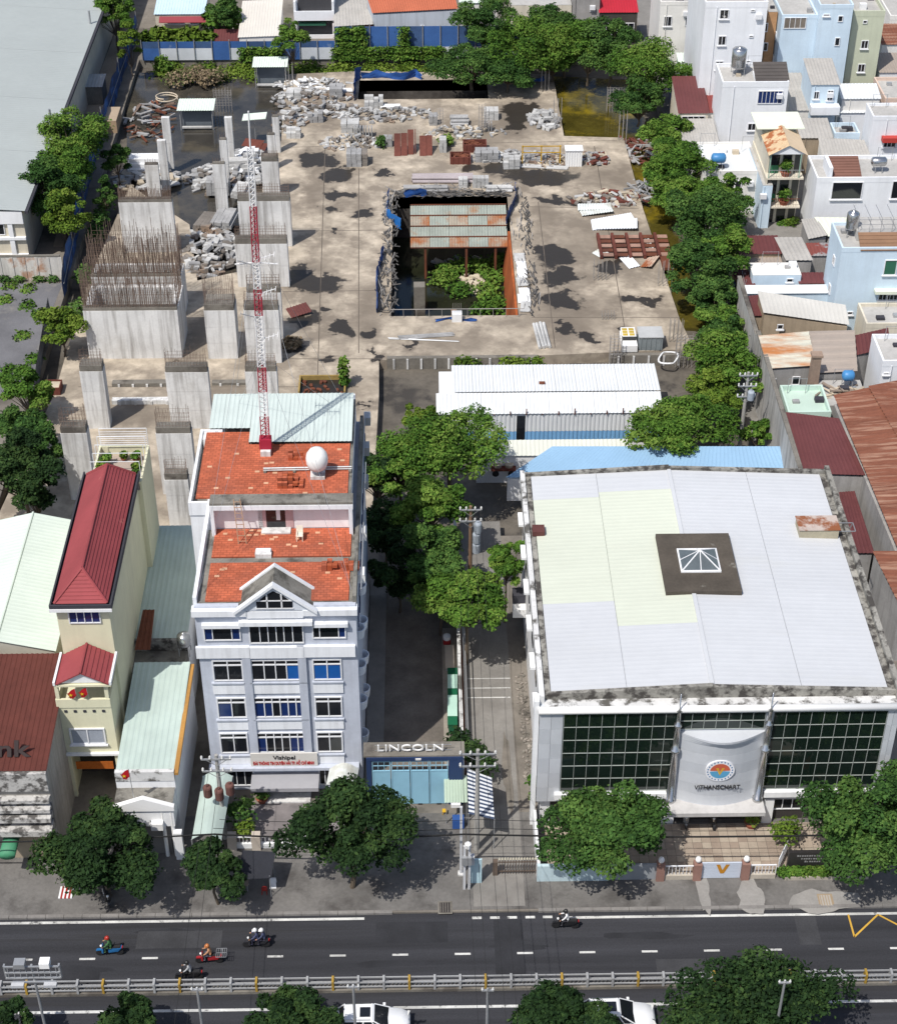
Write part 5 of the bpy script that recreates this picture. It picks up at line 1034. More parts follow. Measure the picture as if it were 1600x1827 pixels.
# pergola bars over the garden
m = MB()
for i in range(5): y = RB + .6 + (GB - RB - .4) * i / 4; m.tube((ux0 + .2, y, zu_top + .9), (ux1 + .25, y, zu_top + .9), .03, 4); m.tube((ux0 + .2, y, zu_top - 1), (ux0 + .2, y, zu_top + .9), .03, 4); m.tube((ux1 + .25, y, zu_top - 1), (ux1 + .25, y, zu_top + .9), .03, 4)
for i in range(7): z = zu_top - .4 + i * .2; m.tube((ux0 + .2, GB - .1, z), (ux1 + .25, GB - .1, z), .02, 3)
m.build('pergola', W_FRAME, yh)
# tiled roof helper: rows of tile strips with real steps
def tiled(par, a, b, c, d, rows, mat, name='tile_course'):        # a,b eave; d,c ridge
    a, b, c, d = map(Vector, (a, b, c, d)); n = (b - a).cross(d - a).normalized(); n = n if n.z > 0 else -n
    for k in range(rows):
        f0, f1 = k / rows, (k + 1) / rows; l0, r0, l1, r1 = a.lerp(d, f0), b.lerp(c, f0), a.lerp(d, f1), b.lerp(c, f1)
        if (r1 - l1).length < .02: r1 = l1 + (b - a).normalized() * .02
        MB().hexa([l0 - n * .04, r0 - n * .04, r1 - n * .04, l1 - n * .04], [l0 + n * .07, r0 + n * .07, r1 + n * .02, l1 + n * .02]).build(name, mat, par)
ez = zu_top + .25; rz = ez + 1.5; xm = (ux0 + ux1) / 2; ya0, yb0 = YU - .15, RB - .1
MB().box(ux0 - .3, ux1 + .3, YU - .45, RB + .15, zu_top - .15, zu_top + .1).build('gutter_slab', GUT, yh)
for q in ((ux0 - .3, ux0 - .18, YU - .45, RB + .15), (ux1 + .18, ux1 + .3, YU - .45, RB + .15), (ux0 - .18, ux1 + .18, YU - .45, YU - .33)): ubox('gutter_rim', GUT, yh, *q, zu_top + .1, zu_top + .35)
ubox('eave_trim', WHITE, yh, ux0 - .32, ux1 + .32, YU - .5, YU - .451, zu_top - .2, zu_top + .05)
rf = MB().hexa([(ux0, ya0, ez - .2), (ux1, ya0, ez - .2), (ux1, yb0, ez - .2), (ux0, yb0, ez - .2)], [(xm - .05, ya0 + 1.9, rz - .12), (xm + .05, ya0 + 1.9, rz - .12), (xm + .05, yb0 - .9, rz - .12), (xm - .05, yb0 - .9, rz - .12)]).build('hip_roof', REDT, yh)
tiled(rf, (ux1, ya0, ez), (ux1, yb0, ez), (xm, yb0 - .9, rz), (xm, ya0 + 1.9, rz), 9, REDT); tiled(rf, (ux0, yb0, ez), (ux0, ya0, ez), (xm, ya0 + 1.9, rz), (xm, yb0 - .9, rz), 9, REDT); tiled(rf, (ux0, ya0, ez), (ux1, ya0, ez), (xm, ya0 + 1.9, rz), (xm, ya0 + 1.9, rz), 9, REDT)
for p, q in (((xm, ya0 + 1.9, rz + .05), (xm, yb0 - .9, rz + .05)), ((ux0, ya0, ez + .05), (xm, ya0 + 1.9, rz + .05)), ((ux1, ya0, ez + .05), (xm, ya0 + 1.9, rz + .05)), ((ux0, yb0, ez + .05), (xm, yb0 - .9, rz + .05)), ((ux1, yb0, ez + .05), (xm, yb0 - .9, rz + .05))): MB().tube(p, q, .11, 6).build('ridge_tiles', REDT, rf)
window(yh, '-Y', YU, PX(124, zu_top - 1, YU), PX(181, zu_top - 1, YU), z_(1111, YU), z_(1089, YU), 4, fm=W_FRAME, gm=GLASS_NAVY)
# balcony and its small gabled roof
bz = zb_top; pz = z_(1215, YB + .2)
for q in ((hx0, hx1, YB - .06, YB + .12), (hx0, hx0 + .15, YB + .12, YU - .003), (hx1 - .15, hx1, YB + .12, YU - .003)): ubox('balcony_wall', YEL_W, yh, *q, bz, bz + .75)
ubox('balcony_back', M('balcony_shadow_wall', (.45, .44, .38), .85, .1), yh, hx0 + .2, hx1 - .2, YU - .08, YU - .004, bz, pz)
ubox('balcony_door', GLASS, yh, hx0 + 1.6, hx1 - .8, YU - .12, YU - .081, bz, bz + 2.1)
for x in (hx0 + .05, hx1 - .3): ubox('balcony_post', YEL_W, yh, x, x + .25, YB, YB + .25, bz + .75, pz)
fx0, fx1, fm_, fz, frz = PX(103, pz, YB), PX(196, pz, YB), 0, pz + .1, pz + 1.1; fm_ = (fx0 + fx1) / 2
ubox('porch_beam', YEL_W, yh, fx0 - .15, fx1 + .15, YB - .25, YU - .005, pz - .15, pz + .02)
for q in ((fx0 - .2, fx0 - .05, YB - .3, YU - .004), (fx1 + .05, fx1 + .2, YB - .3, YU - .004)): ubox('porch_rim', WHITE, yh, *q, pz + .02, pz + .3)
pr = MB().add([(fx0, YB - .1, fz), (fx1, YB - .1, fz), (fm_, YB - .1, frz - .05), (fx0, YU - .1, fz), (fx1, YU - .1, fz), (fm_, YU - .1, frz - .05)], [(0, 1, 2), (5, 4, 3), (0, 2, 5, 3), (2, 1, 4, 5), (0, 3, 4, 1)]).build('porch_roof', WHITE, yh)
tiled(pr, (fx1, YB - .3, fz), (fx1, YU - .1, fz), (fm_, YU - .1, frz), (fm_, YB - .3, frz), 6, REDT); tiled(pr, (fx0, YU - .1, fz), (fx0, YB - .3, fz), (fm_, YB - .3, frz), (fm_, YU - .1, frz), 6, REDT); MB().tube((fm_, YB - .3, frz + .04), (fm_, YU - .1, frz + .04), .1, 6).build('ridge_tiles', REDT, pr)
for i in range(5): x = hx0 + .55 + i * (hx1 - hx0 - 1.1) / 4; fbox('vent_block', GUT, yh, '-Y', YB, x - .1, x + .1, zb_top - .45, zb_top - .25, .003, .05)
window(yh, '-Y', YB, PX(126, zlow + 2, YB), PX(189, zlow + 2, YB), z_(1327, YB), z_(1299, YB), 2, gm=M('curtained_glass', (.30, .33, .38), .3, .25, fine=8), sill=True, t=.1)
fbox('lower_cornice', WHITE, yh, '-Y', YB, hx0 - .12, hx1 + .12, zlow - .02, zlow + .16, -.1, .22)
ORB = M('orange_banner', (.42, .11, .015), .8, .3, fine=6); fbox('banner', ORB, yh, '-Y', YB + .3, PX(137, 2.8, YB), PX(203, 2.8, YB), 2.5, 3.2, 0, .06)
for x in (hx0 + .05, hx1 - .3): ubox('gate_post', YEL_W, yh, x, x + .28, YB, YB + .3, 0.012, zlow - .03)
FLAG = M('red_flag_cloth', (.42, .01, .015), .7, .15); STAR = M('yellow_star', (.7, .45, .02), .7, .1)
def flag(x, y, z, L, label, fall=True, side=-1):
    t = thing('flag', label, 'flag', (x, y, z)); MB().tube((x, y, z), (x, y - .25, z + L), .025, 5).build('pole', STEEL, t)
    m = MB(); n = 7; vs = []
    for i in range(n + 1):
        f = i / n
        for j in range(4): g = j / 3; vs.append((x + side * (.62 * f * (1 - .3 * g)) + .03 * math.sin(9 * f + g), y - .25 + .1 * math.sin(6 * f + 2 * g), z + L * .97 - .62 * g - .35 * f))
    m.add(vs, [(4 * i + j, 4 * i + 4 + j, 4 * i + 5 + j, 4 * i + j + 1) for i in range(n) for j in range(3)]); c = m.build('cloth', FLAG, t, smooth=True)
    sp = [(x + side * .32 + .16 * math.cos(math.pi / 2 + k * math.pi / 5) * (1 if k % 2 == 0 else .4), y - .40, z + L * .97 - .42 + .16 * math.sin(math.pi / 2 + k * math.pi / 5) * (1 if k % 2 == 0 else .4)) for k in range(10)]
    MB().add(sp, [tuple(range(10))]).build('star', STAR, t)
    return t
flag(PX(140, bz, YB) + .1, YB + .05, bz + .2, 1.7, 'red flag on the left side of the yellow balcony', side=-1); flag(PX(163, bz, YB), YB + .05, bz + .2, 1.8, 'red flag with yellow star on the right side of the balcony', side=-1)
# white single-storey shop with pediment and long mint roofs between yellow house and office block
MINT2 = M('faded_mint_roof', (.44, .53, .49), .55, .1, fine=1.2)
zq = 6.2; t, sx0, sx1, sy0, sy1 = house('white_shop', 'low white shop with small pediment, flagpole and long pale green tin roof', [(206, 1384, zq), (318, 1384, zq), (332, 1182, zq + .4), (240, 1182, zq + .4)], WHITE, MINT2, 'shop', over=.02, sheets=5, per=.28, amp=.02)
PED = sy0 - 1.6
ubox('porch', WHITE, t, sx0, sx1 - .05, PED, sy0 - .003, 3.0, 5.0); ubox('porch_top', ROOFCON, t, sx0, sx1 - .05, PED + .2, sy0 - .003, 5.0, 5.05); fbox('front_parapet', PARW, t, '-Y', sy0, sx0, sx1, zq - .5, zq + .35, -.25, .05)
xm = (sx0 + sx1) / 2; MB().add([(sx0 - .1, PED - .15, 4.6), (sx1 + .05, PED - .15, 4.6), (sx1 + .05, PED - .15, 4.95), (xm, PED - .15, 5.75), (sx0 - .1, PED - .15, 4.95), (sx0 - .1, PED + .2, 4.6), (sx1 + .05, PED + .2, 4.6), (sx1 + .05, PED + .2, 4.95), (xm, PED + .2, 5.75), (sx0 - .1, PED + .2, 4.95)], [(0, 1, 2, 3, 4), (9, 8, 7, 6, 5), (2, 7, 8, 3), (3, 8, 9, 4), (0, 5, 6, 1), (1, 6, 7, 2), (0, 4, 9, 5)]).build('pediment', WHITE_CLEAN, t)
for x in (sx0 + .05, sx1 - .35, sx1 - .95): MB().tube((x + .12, PED + .1, 0), (x + .12, PED + .1, 4.6), .13, 8).build('porch_column', WHITE_CLEAN, t)
window(t, '-Y', sy0, PX(262, 3.6, sy0), PX(298, 3.6, sy0), 1.2, 3.0, 3); ubox('roller_shutter', M('grey_shutter', (.18, .17, .16), .7, .1), t, sx0 + .3, sx1 - .5, PED + .3, PED + .4, 0, 2.9); ubox('gate_pier', WHITE, t, sx1 - .2, sx1 + .35, PED - .3, PED + .1, 0.012, 2.6); ubox('aircon_unit', WHITE_CLEAN, t, sx1 - 1.6, sx1 - .8, PED - .4, PED, 3.0, 3.6)
ubox('side_trim', M('ochre_flashing', (.42, .22, .06), .8, .2), t, sx1 - .02, sx1 + .28, sy0, sy1, zq + .0, zq + .22)
flag((sx0 + sx1) / 2 - .6, PED + .2, 5.3, 3.2, 'red flag on a pole above the white shop pediment', side=-1)
t, a0, a1, b0, b1 = house('lean_to', 'long pale green lean-to roof between the yellow house and the office block', [(246, 1142, 6.4), (345, 1142, 6.4), (352, 938, 6.9), (268, 938, 6.9)], WHITE, MINT2, 'shed', over=.02, sheets=5, per=.28, amp=.02)
ubox('end_wall', PAR, t, a0, a1, b0 - .3, b0 - .02, 0, 6.6)
c = P(330, 1152, 6.4); tank(c.x, c.y - .2, 5.9, 'stainless water tank on the lean-to end wall beside the office block', r=.5, h=.9)
MB().corr(P(240, 1160, 6.7), P(268, 1160, 6.7), P(276, 1088, 7.6), P(255, 1088, 7.6), .3, .04).build('rusty_panel', RUST, t)
ubox('gap_roof', ROOFCON, t, a0, a1, sy1 + .05, b0 - .31, 0, 5.6)
# rust-roofed shop house at the far left with peeling concrete front
RROOF = M('dark_rust_roof', (.105, .030, .022), .8, .2, fine=2, col2=(.30, .24, .21), thr=(.70, .76), s2=.7); PEEL = M('peeling_concrete', (.50, .49, .47), .9, .2, col2=(.10, .095, .09), thr=(.46, .58), s2=1.6)
t, lx0, lx1, ly0, ly1 = house('rust_roof_shop', 'shop house with dark rusty tin roof and peeling striped concrete front', [(-120, 1376, 8.2), (92, 1376, 8.2), (112, 1168, 9.2), (-120, 1168, 9.2)], M('stained_shop_wall', (.33, .31, .28), .9, .2, streak=.3), RROOF, 'shop', over=.05, sheets=6, per=.3, amp=.03)
fbox('parapet', PEEL, t, '-Y', ly0, lx0, lx1, 6.5, 8.1, .0, .25)
for k, (z0, z1, d) in enumerate(((5.6, 5.9, .5), (4.9, 5.2, .7), (4.2, 4.6, .9), (3.2, 3.7, 1.2))): fbox('ledge', PEEL, t, '-Y', ly0, lx0, lx1 - .05, z0, z1, .0, d)
fbox('shop_shutter', M('tan_shutter', (.36, .30, .22), .8, .1), t, '-Y', ly0, PX(26, 1.2, ly0), PX(92, 1.2, ly0), .02, 2.7, .0, .15)
text('roof_lettering', 'nk', M('dark_letters', (.03, .02, .02), .7, .1), t, (PX(24, 8.5, ly0 + 1), ly0 + 1.4, 8.75), 1.5, rot=(R(50), 0, 0), width=2.2, ext=.06, bold=.03)
m = MB(); c = P(12, 1530, 2.4); m.lathe((0, 0, 0), [(0.02, -1.3), (.55, -1.3), (.55, 1.3), (.02, 1.3)], 14); m.v = [(c.x + a, ly0 - 1.0 + b * .9, 2.4 + cc * .6) for a, b, cc in [(v[0], v[2], v[1]) for v in m.v]]; m.build('green_awning', M('green_awning', (.06, .24, .13), .6, .15), t, smooth=True)
t, wx0, wx1, wy0, wy1 = house('green_roof_hall', 'low hall with wide pale mint gable roof behind the rusty roof', [(-110, 1160, 8.6), (122, 1160, 8.6), (128, 935, 8.6), (-20, 935, 8.6)], M('cream_hall_wall', (.5, .47, .4), .9, .1), M('pale_mint_roof', (.60, .67, .60), .5, .05, fine=1), 'shed', kind='gable', parapet=1.0, per=.4, amp=.008)
# ---------------------------------------------------------------- far-left warehouse, painted wall, gravel lot
WARE = M('grey_green_roof', (.37, .40, .39), .5, .06, scale=.08, fine=1)
wa, wb = P(45, 372, 6.5), P(172, 0, 6.5)
wx = (wa.x + wb.x) / 2 + .6
t = thing('warehouse', 'huge grey-green roofed warehouse with cream end wall at the far left', 'warehouse', (wx - 15, 200, 0))
ubox('wall', M('cream_warehouse_wall', (.60, .55, .44), .85, .08, streak=.15), t, wx - 46, wx - .4, wa.y, 300, 0, 6.2)
for i in range(10):
    y0 = wa.y - .4 + i * 14; MB().corr((wx, y0, 6.45), (wx, y0 + 13.98, 6.45), (wx - 46, y0 + 13.98, 9.5), (wx - 46, y0, 9.5), .5, .012).build('roof_sheet', WARE, t)
ubox('gutter', GUT, t, wx - .05, wx + .3, wa.y - .4, 300, 6.1, 6.4)
for z0, z1 in ((4.9, 6.3), (.9, 1.3), (3.0, 3.3)): fbox('cornice', WHITE, t, '-Y', wa.y, wx - 46, wx - .38, z0, z1, 0, .3)
for i in range(4): x = wx - 2.5 - i * 4; window(t, '-Y', wa.y, x - 2.4, x, 3.5, 4.8, 3); ubox('pilaster', WHITE, t, x + .4, x + .9, wa.y - .25, wa.y - .003, 0, 6.1)
for y in (185, 215): c = Vector((wx - .8, y, 6.5)); MB().tube(c, c + Vector((0, 0, 1.7)), .14, 8).build('vent_pipe', STEEL, t)
SKEL = M('peeling_pink_wall', (.60, .58, .54), .9, .15, col2=(.42, .26, .18), thr=(.52, .6), s2=.35, streak=.4)
a, b = P(-60, 500, 0), P(112, 500, 0)
t = thing('boundary_wall', 'peeling pink and white masonry wall behind the gravel lot', 'wall', ((a.x + b.x) / 2, a.y, 0)); ubox('coping', CONC_D, t, a.x, b.x, a.y - .03, a.y + .28, 2.7, 2.85)
for i in range(8): x0 = a.x + (b.x - a.x) * i / 8; x1 = a.x + (b.x - a.x) * (i + 1) / 8; ubox('wall_panel', SKEL, t, x0 + .02, x1 - .02, a.y, a.y + .2, 0, 2.7); ubox('pier', SKEL, t, x1 - .15, x1 + .15, a.y - .06, a.y - .001, 0, 2.65)
struct(MB().prism([(P(u, v).x, P(u, v).y) for u, v in ((-120, 505), (112, 505), (90, 560), (62, 700), (-100, 720))], -.05, .012).build('gravel_lot', GRAVEL))
struct(MB().prism([(P(u, v).x, P(u, v).y) for u, v in ((112, 440), (190, 180), (232, 60), (205, 60), (150, 200), (95, 440))], -.05, .01).build('lane', M('pale_lane', (.33, .28, .22), .92, .2)))
c = P(478 - 315, 150, 0); house('tin_shack', 'small grey tin shack between warehouse and blue fence', [(150, 152, 2.4), (180, 156, 2.4), (186, 134, 2.6), (158, 130, 2.6)], CONC_D, M('grey_tin', (.38, .39, .40), .6, .15), 'shack', sheets=1)
rubble('scrap_pile', 'heap of white metal frames beside the tin shack', 'scrap', 152, 175, 40, (2.0, 2.2), 1.6, [STEEL, G2], 0, .06, 8)
house('brick_hut', 'low brown hut below the tin shack by the fence', [(180, 215, 1.6), (208, 215, 1.6), (214, 190, 1.6), (186, 190, 1.6)], M('tan_brick', (.40, .29, .19), .9, .15), M('tan_roof', (.42, .33, .24), .9, .15), 'hut', kind='flat')
# brown skip by lower fence
c = P(93, 705); t = thing('brick_bin', 'small red-brown bin of bricks beside the lower fence', 'bin', (c.x, c.y, 0)); [ubox('side', REDB, t, *q) for q in ((c.x - .8, c.x + .8, c.y, c.y + .1, 0, .8), (c.x - .8, c.x + .8, c.y + 1.4, c.y + 1.5, 0, .8), (c.x - .8, c.x - .7, c.y + .1, c.y + 1.4, 0, .8), (c.x + .7, c.x + .8, c.y + .1, c.y + 1.4, 0, .8))]; ubox('load', PLY, t, c.x - .7, c.x + .7, c.y + .1, c.y + 1.4, 0, .65)
# ================================================================ gate, yard and alley
YG = 85.3; DBL = M('navy_gate_wall', (.022, .045, .12), .7, .12); LBL = M('sky_blue_gate', (.27, .50, .64), .6, .08, fine=2)
gt = thing('yard_gate', 'sky blue folding gate in a navy portal with white letters on top', 'gate', (-1, YG, 0))
gX = [PX(u, 2, YG) for u in (655, 664, 800, 826)]; gH = HZ(740, 1350, YG)
ubox('portal_side', DBL, gt, gX[0], gX[1] - .02, YG - .1, YG + .5, 0, gH - .3); ubox('portal_side', DBL, gt, gX[2] + .02, gX[3], YG - .1, YG + .5, 0, gH - .3); ubox('portal_head', DBL, gt, gX[0], gX[3], YG - .12, YG + .6, gH - .3, gH); ubox('portal_roof', CONC_D, gt, gX[0] - .2, gX[3] + .1, YG - .05, YG + 1.3, gH, gH + .12)
zg0, zg1, zg2 = .06, HZ(740, 1393, YG) + .35, gH - .42
for i in range(4):
    a = gX[1] + (gX[2] - gX[1]) * i / 4 + .03; b = gX[1] + (gX[2] - gX[1]) * (i + 1) / 4 - .03; zz = zg2 - .9
    lf = MB(); lf.box(a, b, YG - .03, YG + .04, zg0, zz)
    for q in ((a, a + .06, zz, zg2), (b - .06, b, zz, zg2), (a + .06, b - .06, zg2 - .07, zg2)): lf.box(q[0], q[1], YG - .03, YG + .04, q[2], q[3])
    for k in range(1, 3): x = a + (b - a) * k / 3; lf.box(x - .02, x + .02, YG - .02, YG + .03, zz, zg2 - .07)
    lf.box(a + .06, b - .06, YG - .018, YG + .028, (zz + zg2) / 2 - .02, (zz + zg2) / 2 + .02); o = lf.build('gate_leaf', LBL, gt)
    ubox('leaf_frame', LBL, o, a, b, YG - .055, YG - .031, zz - .08, zz); ubox('leaf_frame', LBL, o, a, a + .07, YG - .055, YG - .031, zg0, zz - .082); ubox('castor', BLACK, o, (a + b) / 2 - .15, (a + b) / 2 + .15, YG - .1, YG + .1, .02, .09)
text('gate_lettering', 'LINCOLN', WHITE_CLEAN, gt, (PX(732, gH + .5, YG), YG + .3, gH + .52), .82, width=4.5, ext=.05, bold=-.004)
m = MB(); [m.tube((gX[0] + .6, YG + .42, gH + .2 + k * .5), (gX[3] - .8, YG + .42, gH + .2 + k * .5), .02, 4) for k in range(2)]; m.build('letter_rail', STEEL, gt)
ubox('number_plate', WHITE_CLEAN, gt, PX(741, gH - .15, YG), PX(751, gH - .15, YG), YG - .16, YG - .121, gH - .22, gH - .06)
# yard dividing wall with pipes
t = thing('dividing_wall', 'thin white wall with pipes between the yard and the alley', 'wall', (2.5, 98, 0)); ubox('wall', PARW, t, 2.35, 2.6, 87.0, 116, 0, 1.7)
for i in range(3): MB().tube((2.7 + .12 * i, 86.8, .7 + .4 * i), (2.7 + .12 * i, 104, .7 + .4 * i), .05, 5).build('pipe', STEEL if i else RUST, t)
GB1 = M('green_bin', (.01, .11, .05), .5, .1); GB2 = M('mint_bin_lid', (.42, .62, .52), .5, .08)
def bin_(u, v, label, lid):
    c = P(u, v, .14); t = thing('wheelie_bin', label, 'waste bin', (c.x, c.y, .139), 'wheeled bins lined up along the yard kerb')
    MB().hexa([(c.x - .26, c.y - .3, .14), (c.x + .26, c.y - .3, .14), (c.x + .26, c.y + .3, .14), (c.x - .26, c.y + .3, .14)], [(c.x - .33, c.y - .38, 1.1), (c.x + .33, c.y - .38, 1.1), (c.x + .33, c.y + .38, 1.1), (c.x - .33, c.y + .38, 1.1)]).build('body', GB1, t); MB().obox((c.x, c.y, 1.15), .72, .84, .09, 0, .08).build('lid', lid, t)
    for s in (-.3, .3): MB().tube((c.x + s - .04, c.y + .3, .26), (c.x + s + .04, c.y + .3, .26), .12, 10).build('wheel', BLACK, t)
for i, (v, l) in enumerate(((1217, 0), (1229, 1), (1242, 1), (1254, 0), (1266, 1), (1279, 1), (1291, 1), (1304, 0))): bin_(807, v, ('dark green lidded bin at the bench end of the bin row', 'first pale-lidded bin after the dark one by the bench', 'second pale-lidded bin after the dark one by the bench', 'dark green lidded bin in the middle of the bin row', 'pale-lidded bin next to the middle dark bin, gate side', 'pale-lidded bin between two pale-lidded bins', 'pale-lidded bin touching the last dark bin by the gate', 'dark green lidded bin at the gate end of the bin row')[i], GB2 if l else GB1)
c = P(802, 1180, .14); t = thing('yard_bench', 'pale bench against the dividing wall, above the bins', 'bench', (c.x, c.y, .14)); ubox('seat', M('pale_bench', (.45, .40, .34), .8, .1), t, c.x - .35, c.x + .35, c.y - 1.3, c.y + 1.4, .5, .58); [ubox('leg', CONC, t, c.x - .3, c.x + .3, c.y + s, c.y + s + .15, .13, .5) for s in (-1.1, 1.0)]
c = P(797, 1148, .14); t = thing('drum', 'small red and white drum at the end of the bench', 'drum', (c.x, c.y, .14)); MB().lathe((c.x, c.y, .13), [(.3, 0), (.3, .5)], 14).build('body', M('red_drum', (.4, .03, .03), .6, .1), t); MB().lathe((c.x, c.y, .63), [(.3, 0), (.3, .3), (.05, .34)], 14).build('lid', WHITE_CLEAN, t)
# guard booth, chair, tiny yellow stool
c = P(812, 1470, 0); t = thing('guard_booth', 'small pale green roofed guard shelter beside the gate', 'shelter', (c.x, c.y, 0)); MB().corr((c.x - .75, c.y - .1, 2.2), (c.x + .85, c.y - .1, 2.2), (c.x + .85, c.y + 2.2, 2.5), (c.x - .75, c.y + 2.2, 2.5), .2, .03).build('roof', M('pale_green_shelter', (.42, .52, .42), .6, .08), t)
for dx in (-.65, .75):
    for dy in (0, 2.1): ubox('post', STEEL, t, c.x + dx, c.x + dx + .06, c.y + dy, c.y + dy + .06, 0.012, 2.22)
ubox('desk', M('blue_desk', (.03, .09, .30), .6, .1), t, c.x - .2, c.x + .6, c.y - .5, c.y + .1, .013, .8); ubox('lamp_box', WHITE_CLEAN, t, c.x - .3, c.x + .35, c.y - .35, c.y - .15, 1.95, 2.25)
c = P(793, 1452, 0); t = thing('stool', 'tiny yellow stool beside the guard shelter', 'stool', (c.x, c.y, 0)); ubox('seat', M('yellow_plastic', (.6, .36, .02), .5, .05), t, c.x - .16, c.x + .16, c.y - .16, c.y + .16, .28, .33); [ubox('leg', M('yellow_plastic', (.6, .36, .02)), t, c.x + a, c.x + a + .04, c.y + b, c.y + b + .04, .012, .28) for a in (-.15, .11) for b in (-.15, .11)]
# striped awning over the alley mouth
aw = [P(833, 1372, 2.9), P(877, 1388, 2.9), P(882, 1462, 2.9), P(836, 1452, 2.9)]
t = thing('striped_awning', 'blue and white striped awning sheet over the alley mouth', 'awning', (aw[3].x, aw[3].y, 0)); n = 22; SA = M('awning_white', (.62, .64, .66), .6, .06); SB = M('awning_navy', (.05, .07, .12), .6, .1)
for i in range(n):
    f0, f1 = i / n, (i + 1) / n; a, b, c_, d = aw[3].lerp(aw[0], f0), aw[2].lerp(aw[1], f0), aw[2].lerp(aw[1], f1), aw[3].lerp(aw[0], f1); MB().slab(a, b, c_, d, .03).build('stripe', SA if i % 2 else SB, t)
for q in aw: MB().tube((q.x, q.y, 0), (q.x, q.y, 2.9), .04, 5).build('post', STEEL, t)
# spiked sliding gate on the alley mouth
a, b = P(888, 1560), P(957, 1560); t = thing('spiked_gate', 'brown steel sliding gate with pale spear tips', 'gate', (a.x, a.y, 0)); BRS = M('brown_steel', (.12, .09, .07), .7, .2)
for z in (.25, 1.15): ubox('rail', BRS, t, a.x, b.x, a.y - .03, a.y + .03, z, z + .06)
for i in range(14): x = a.x + .1 + (b.x - a.x - .2) * i / 13; ubox('bar', BRS, t, x - .025, x + .025, a.y - .02, a.y + .02, .03, 1.4); MB().lathe((x, a.y, 1.4), [(.02, 0), (.07, .06), (.01, .26)], 6).build('spear_tip', M('cream_tip', (.62, .58, .45), .6, .05), t)
ubox('gate_pier', BRS, t, a.x - .35, a.x - .02, a.y - .15, a.y + .2, .012, 1.3)
# ---------------------------------------------------------------- forecourt of the hall
fy0, fy1 = P(1280, 1568, 0).y + .3, YW - .02; TILE = [M('tan_paver_%d' % i, (.36 + d, .30 + d, .24 + d * .8), .9, .18, fine=5) for i, d in enumerate((-.06, -.02, .02, .05))]
fc = struct(MB().box(8.0, 29.5, fy0, fy1, .0, .03).build('forecourt', M('forecourt_joint', (.17, .145, .12), .9, .2)))
nx_, ny_ = 34, 8; tw, td = (29.5 - 8.0) / nx_, (fy1 - fy0) / ny_
for i in range(nx_):
    for j in range(ny_): o = ubox('tile', TILE[random.randrange(4)], None, 8 + i * tw + .015, 8 + (i + 1) * tw - .015, fy0 + j * td + .015, fy0 + (j + 1) * td - .015, .03, .042 + .003 * random.random()); o.parent = fc
ff = fy0 - .25
fw_ = thing('front_fence', 'pale railing fence with brick piers along the hall forecourt', 'fence', (18, ff, 0)); FR = M('pale_fence_base', (.42, .38, .32), .9, .15)
def fence(u0, u1, h=1.2, nm='rail_bar'):
    x0, x1 = PX(u0, .6, ff), PX(u1, .6, ff); ubox('plinth', FR, fw_, x0, x1, ff - .12, ff + .12, .01, .4); ubox('top_rail', W_FRAME, fw_, x0, x1, ff - .04, ff + .04, h, h + .07); n = int((x1 - x0) / .22)
    for i in range(n + 1): x = x0 + (x1 - x0) * i / n; ubox(nm, W_FRAME, fw_, x - .02, x + .02, ff - .02, ff + .02, .4, h)
fence(1180, 1238); fence(1335, 1385)
for u in (1178, 1244, 1330): x = PX(u, .6, ff); ubox('pier', M('brick_pier', (.28, .16, .13), .9, .15), fw_, x - .27, x + .27, ff - .27, ff + .27, .01, 1.55); MB().lathe((x, ff, 1.55), [(.06, 0), (.06, .1), (.19, .18), (.22, .32), (.15, .5), (.01, .54)], 12).build('globe_lamp', WHITE_CLEAN, fw_, smooth=True)
x0, x1 = PX(1250, .6, ff), PX(1322, .6, ff); g = thing('hall_gate', 'white sliding gate panel with an orange V mark', 'gate', ((x0 + x1) / 2, ff, 0))
for i in range(5): ubox('slat', M('pale_blue_gate', (.52, .57, .66), .6, .05), g, x0, x1, ff - .05, ff + .05, .06 + i * .3, .34 + i * .3)
gm_, zc_ = (x0 + x1) / 2 + .1, .95; OV = M('orange_mark', (.50, .22, .02), .6, .1); MB().add([(gm_ - .45, ff - .07, zc_ + .45), (gm_ - .2, ff - .07, zc_ + .45), (gm_, ff - .07, zc_ - .1), (gm_ + .2, ff - .07, zc_ + .45), (gm_ + .45, ff - .07, zc_ + .45), (gm_ + .12, ff - .07, zc_ - .42), (gm_ - .12, ff - .07, zc_ - .42)], [(0, 1, 2, 6), (2, 3, 4, 5), (2, 5, 6)]).build('gate_emblem', OV, g)
x0, x1 = PX(1408, 1, ff), PX(1500, 1, ff); s = thing('stone_sign', 'dark stone name board beside the hall gate', 'sign', ((x0 + x1) / 2, ff, 0)); ubox('board', M('dark_granite', (.03, .028, .028), .35, .15), s, x0, x1, ff + .35, ff + .6, .012, 2.0)
for k in range(3): m = MB(); rq = random.Random(k); xq = (x0 + x1) / 2 - (1.15, .85, .6)[k]; [m.box(xq + i * .16, xq + i * .16 + rq.uniform(.07, .13), ff + .342, ff + .349, 1.62 - .28 * k, 1.62 - .28 * k + rq.uniform(.1, .15)) for i in range((14, 10, 7)[k])]; m.build('worn_lettering', M('grey_letters', (.25, .25, .25), .6, .1), s)
ubox('planter_edge', FR, s, x0 - .2, x1 + 2, ff - .3, ff - .15, .01, .3)
sl_ = thing('sliding_fence', 'slanted white sliding rail gate behind the hedge', 'gate', (PX(1398, .6, ff), ff + .5, 0))
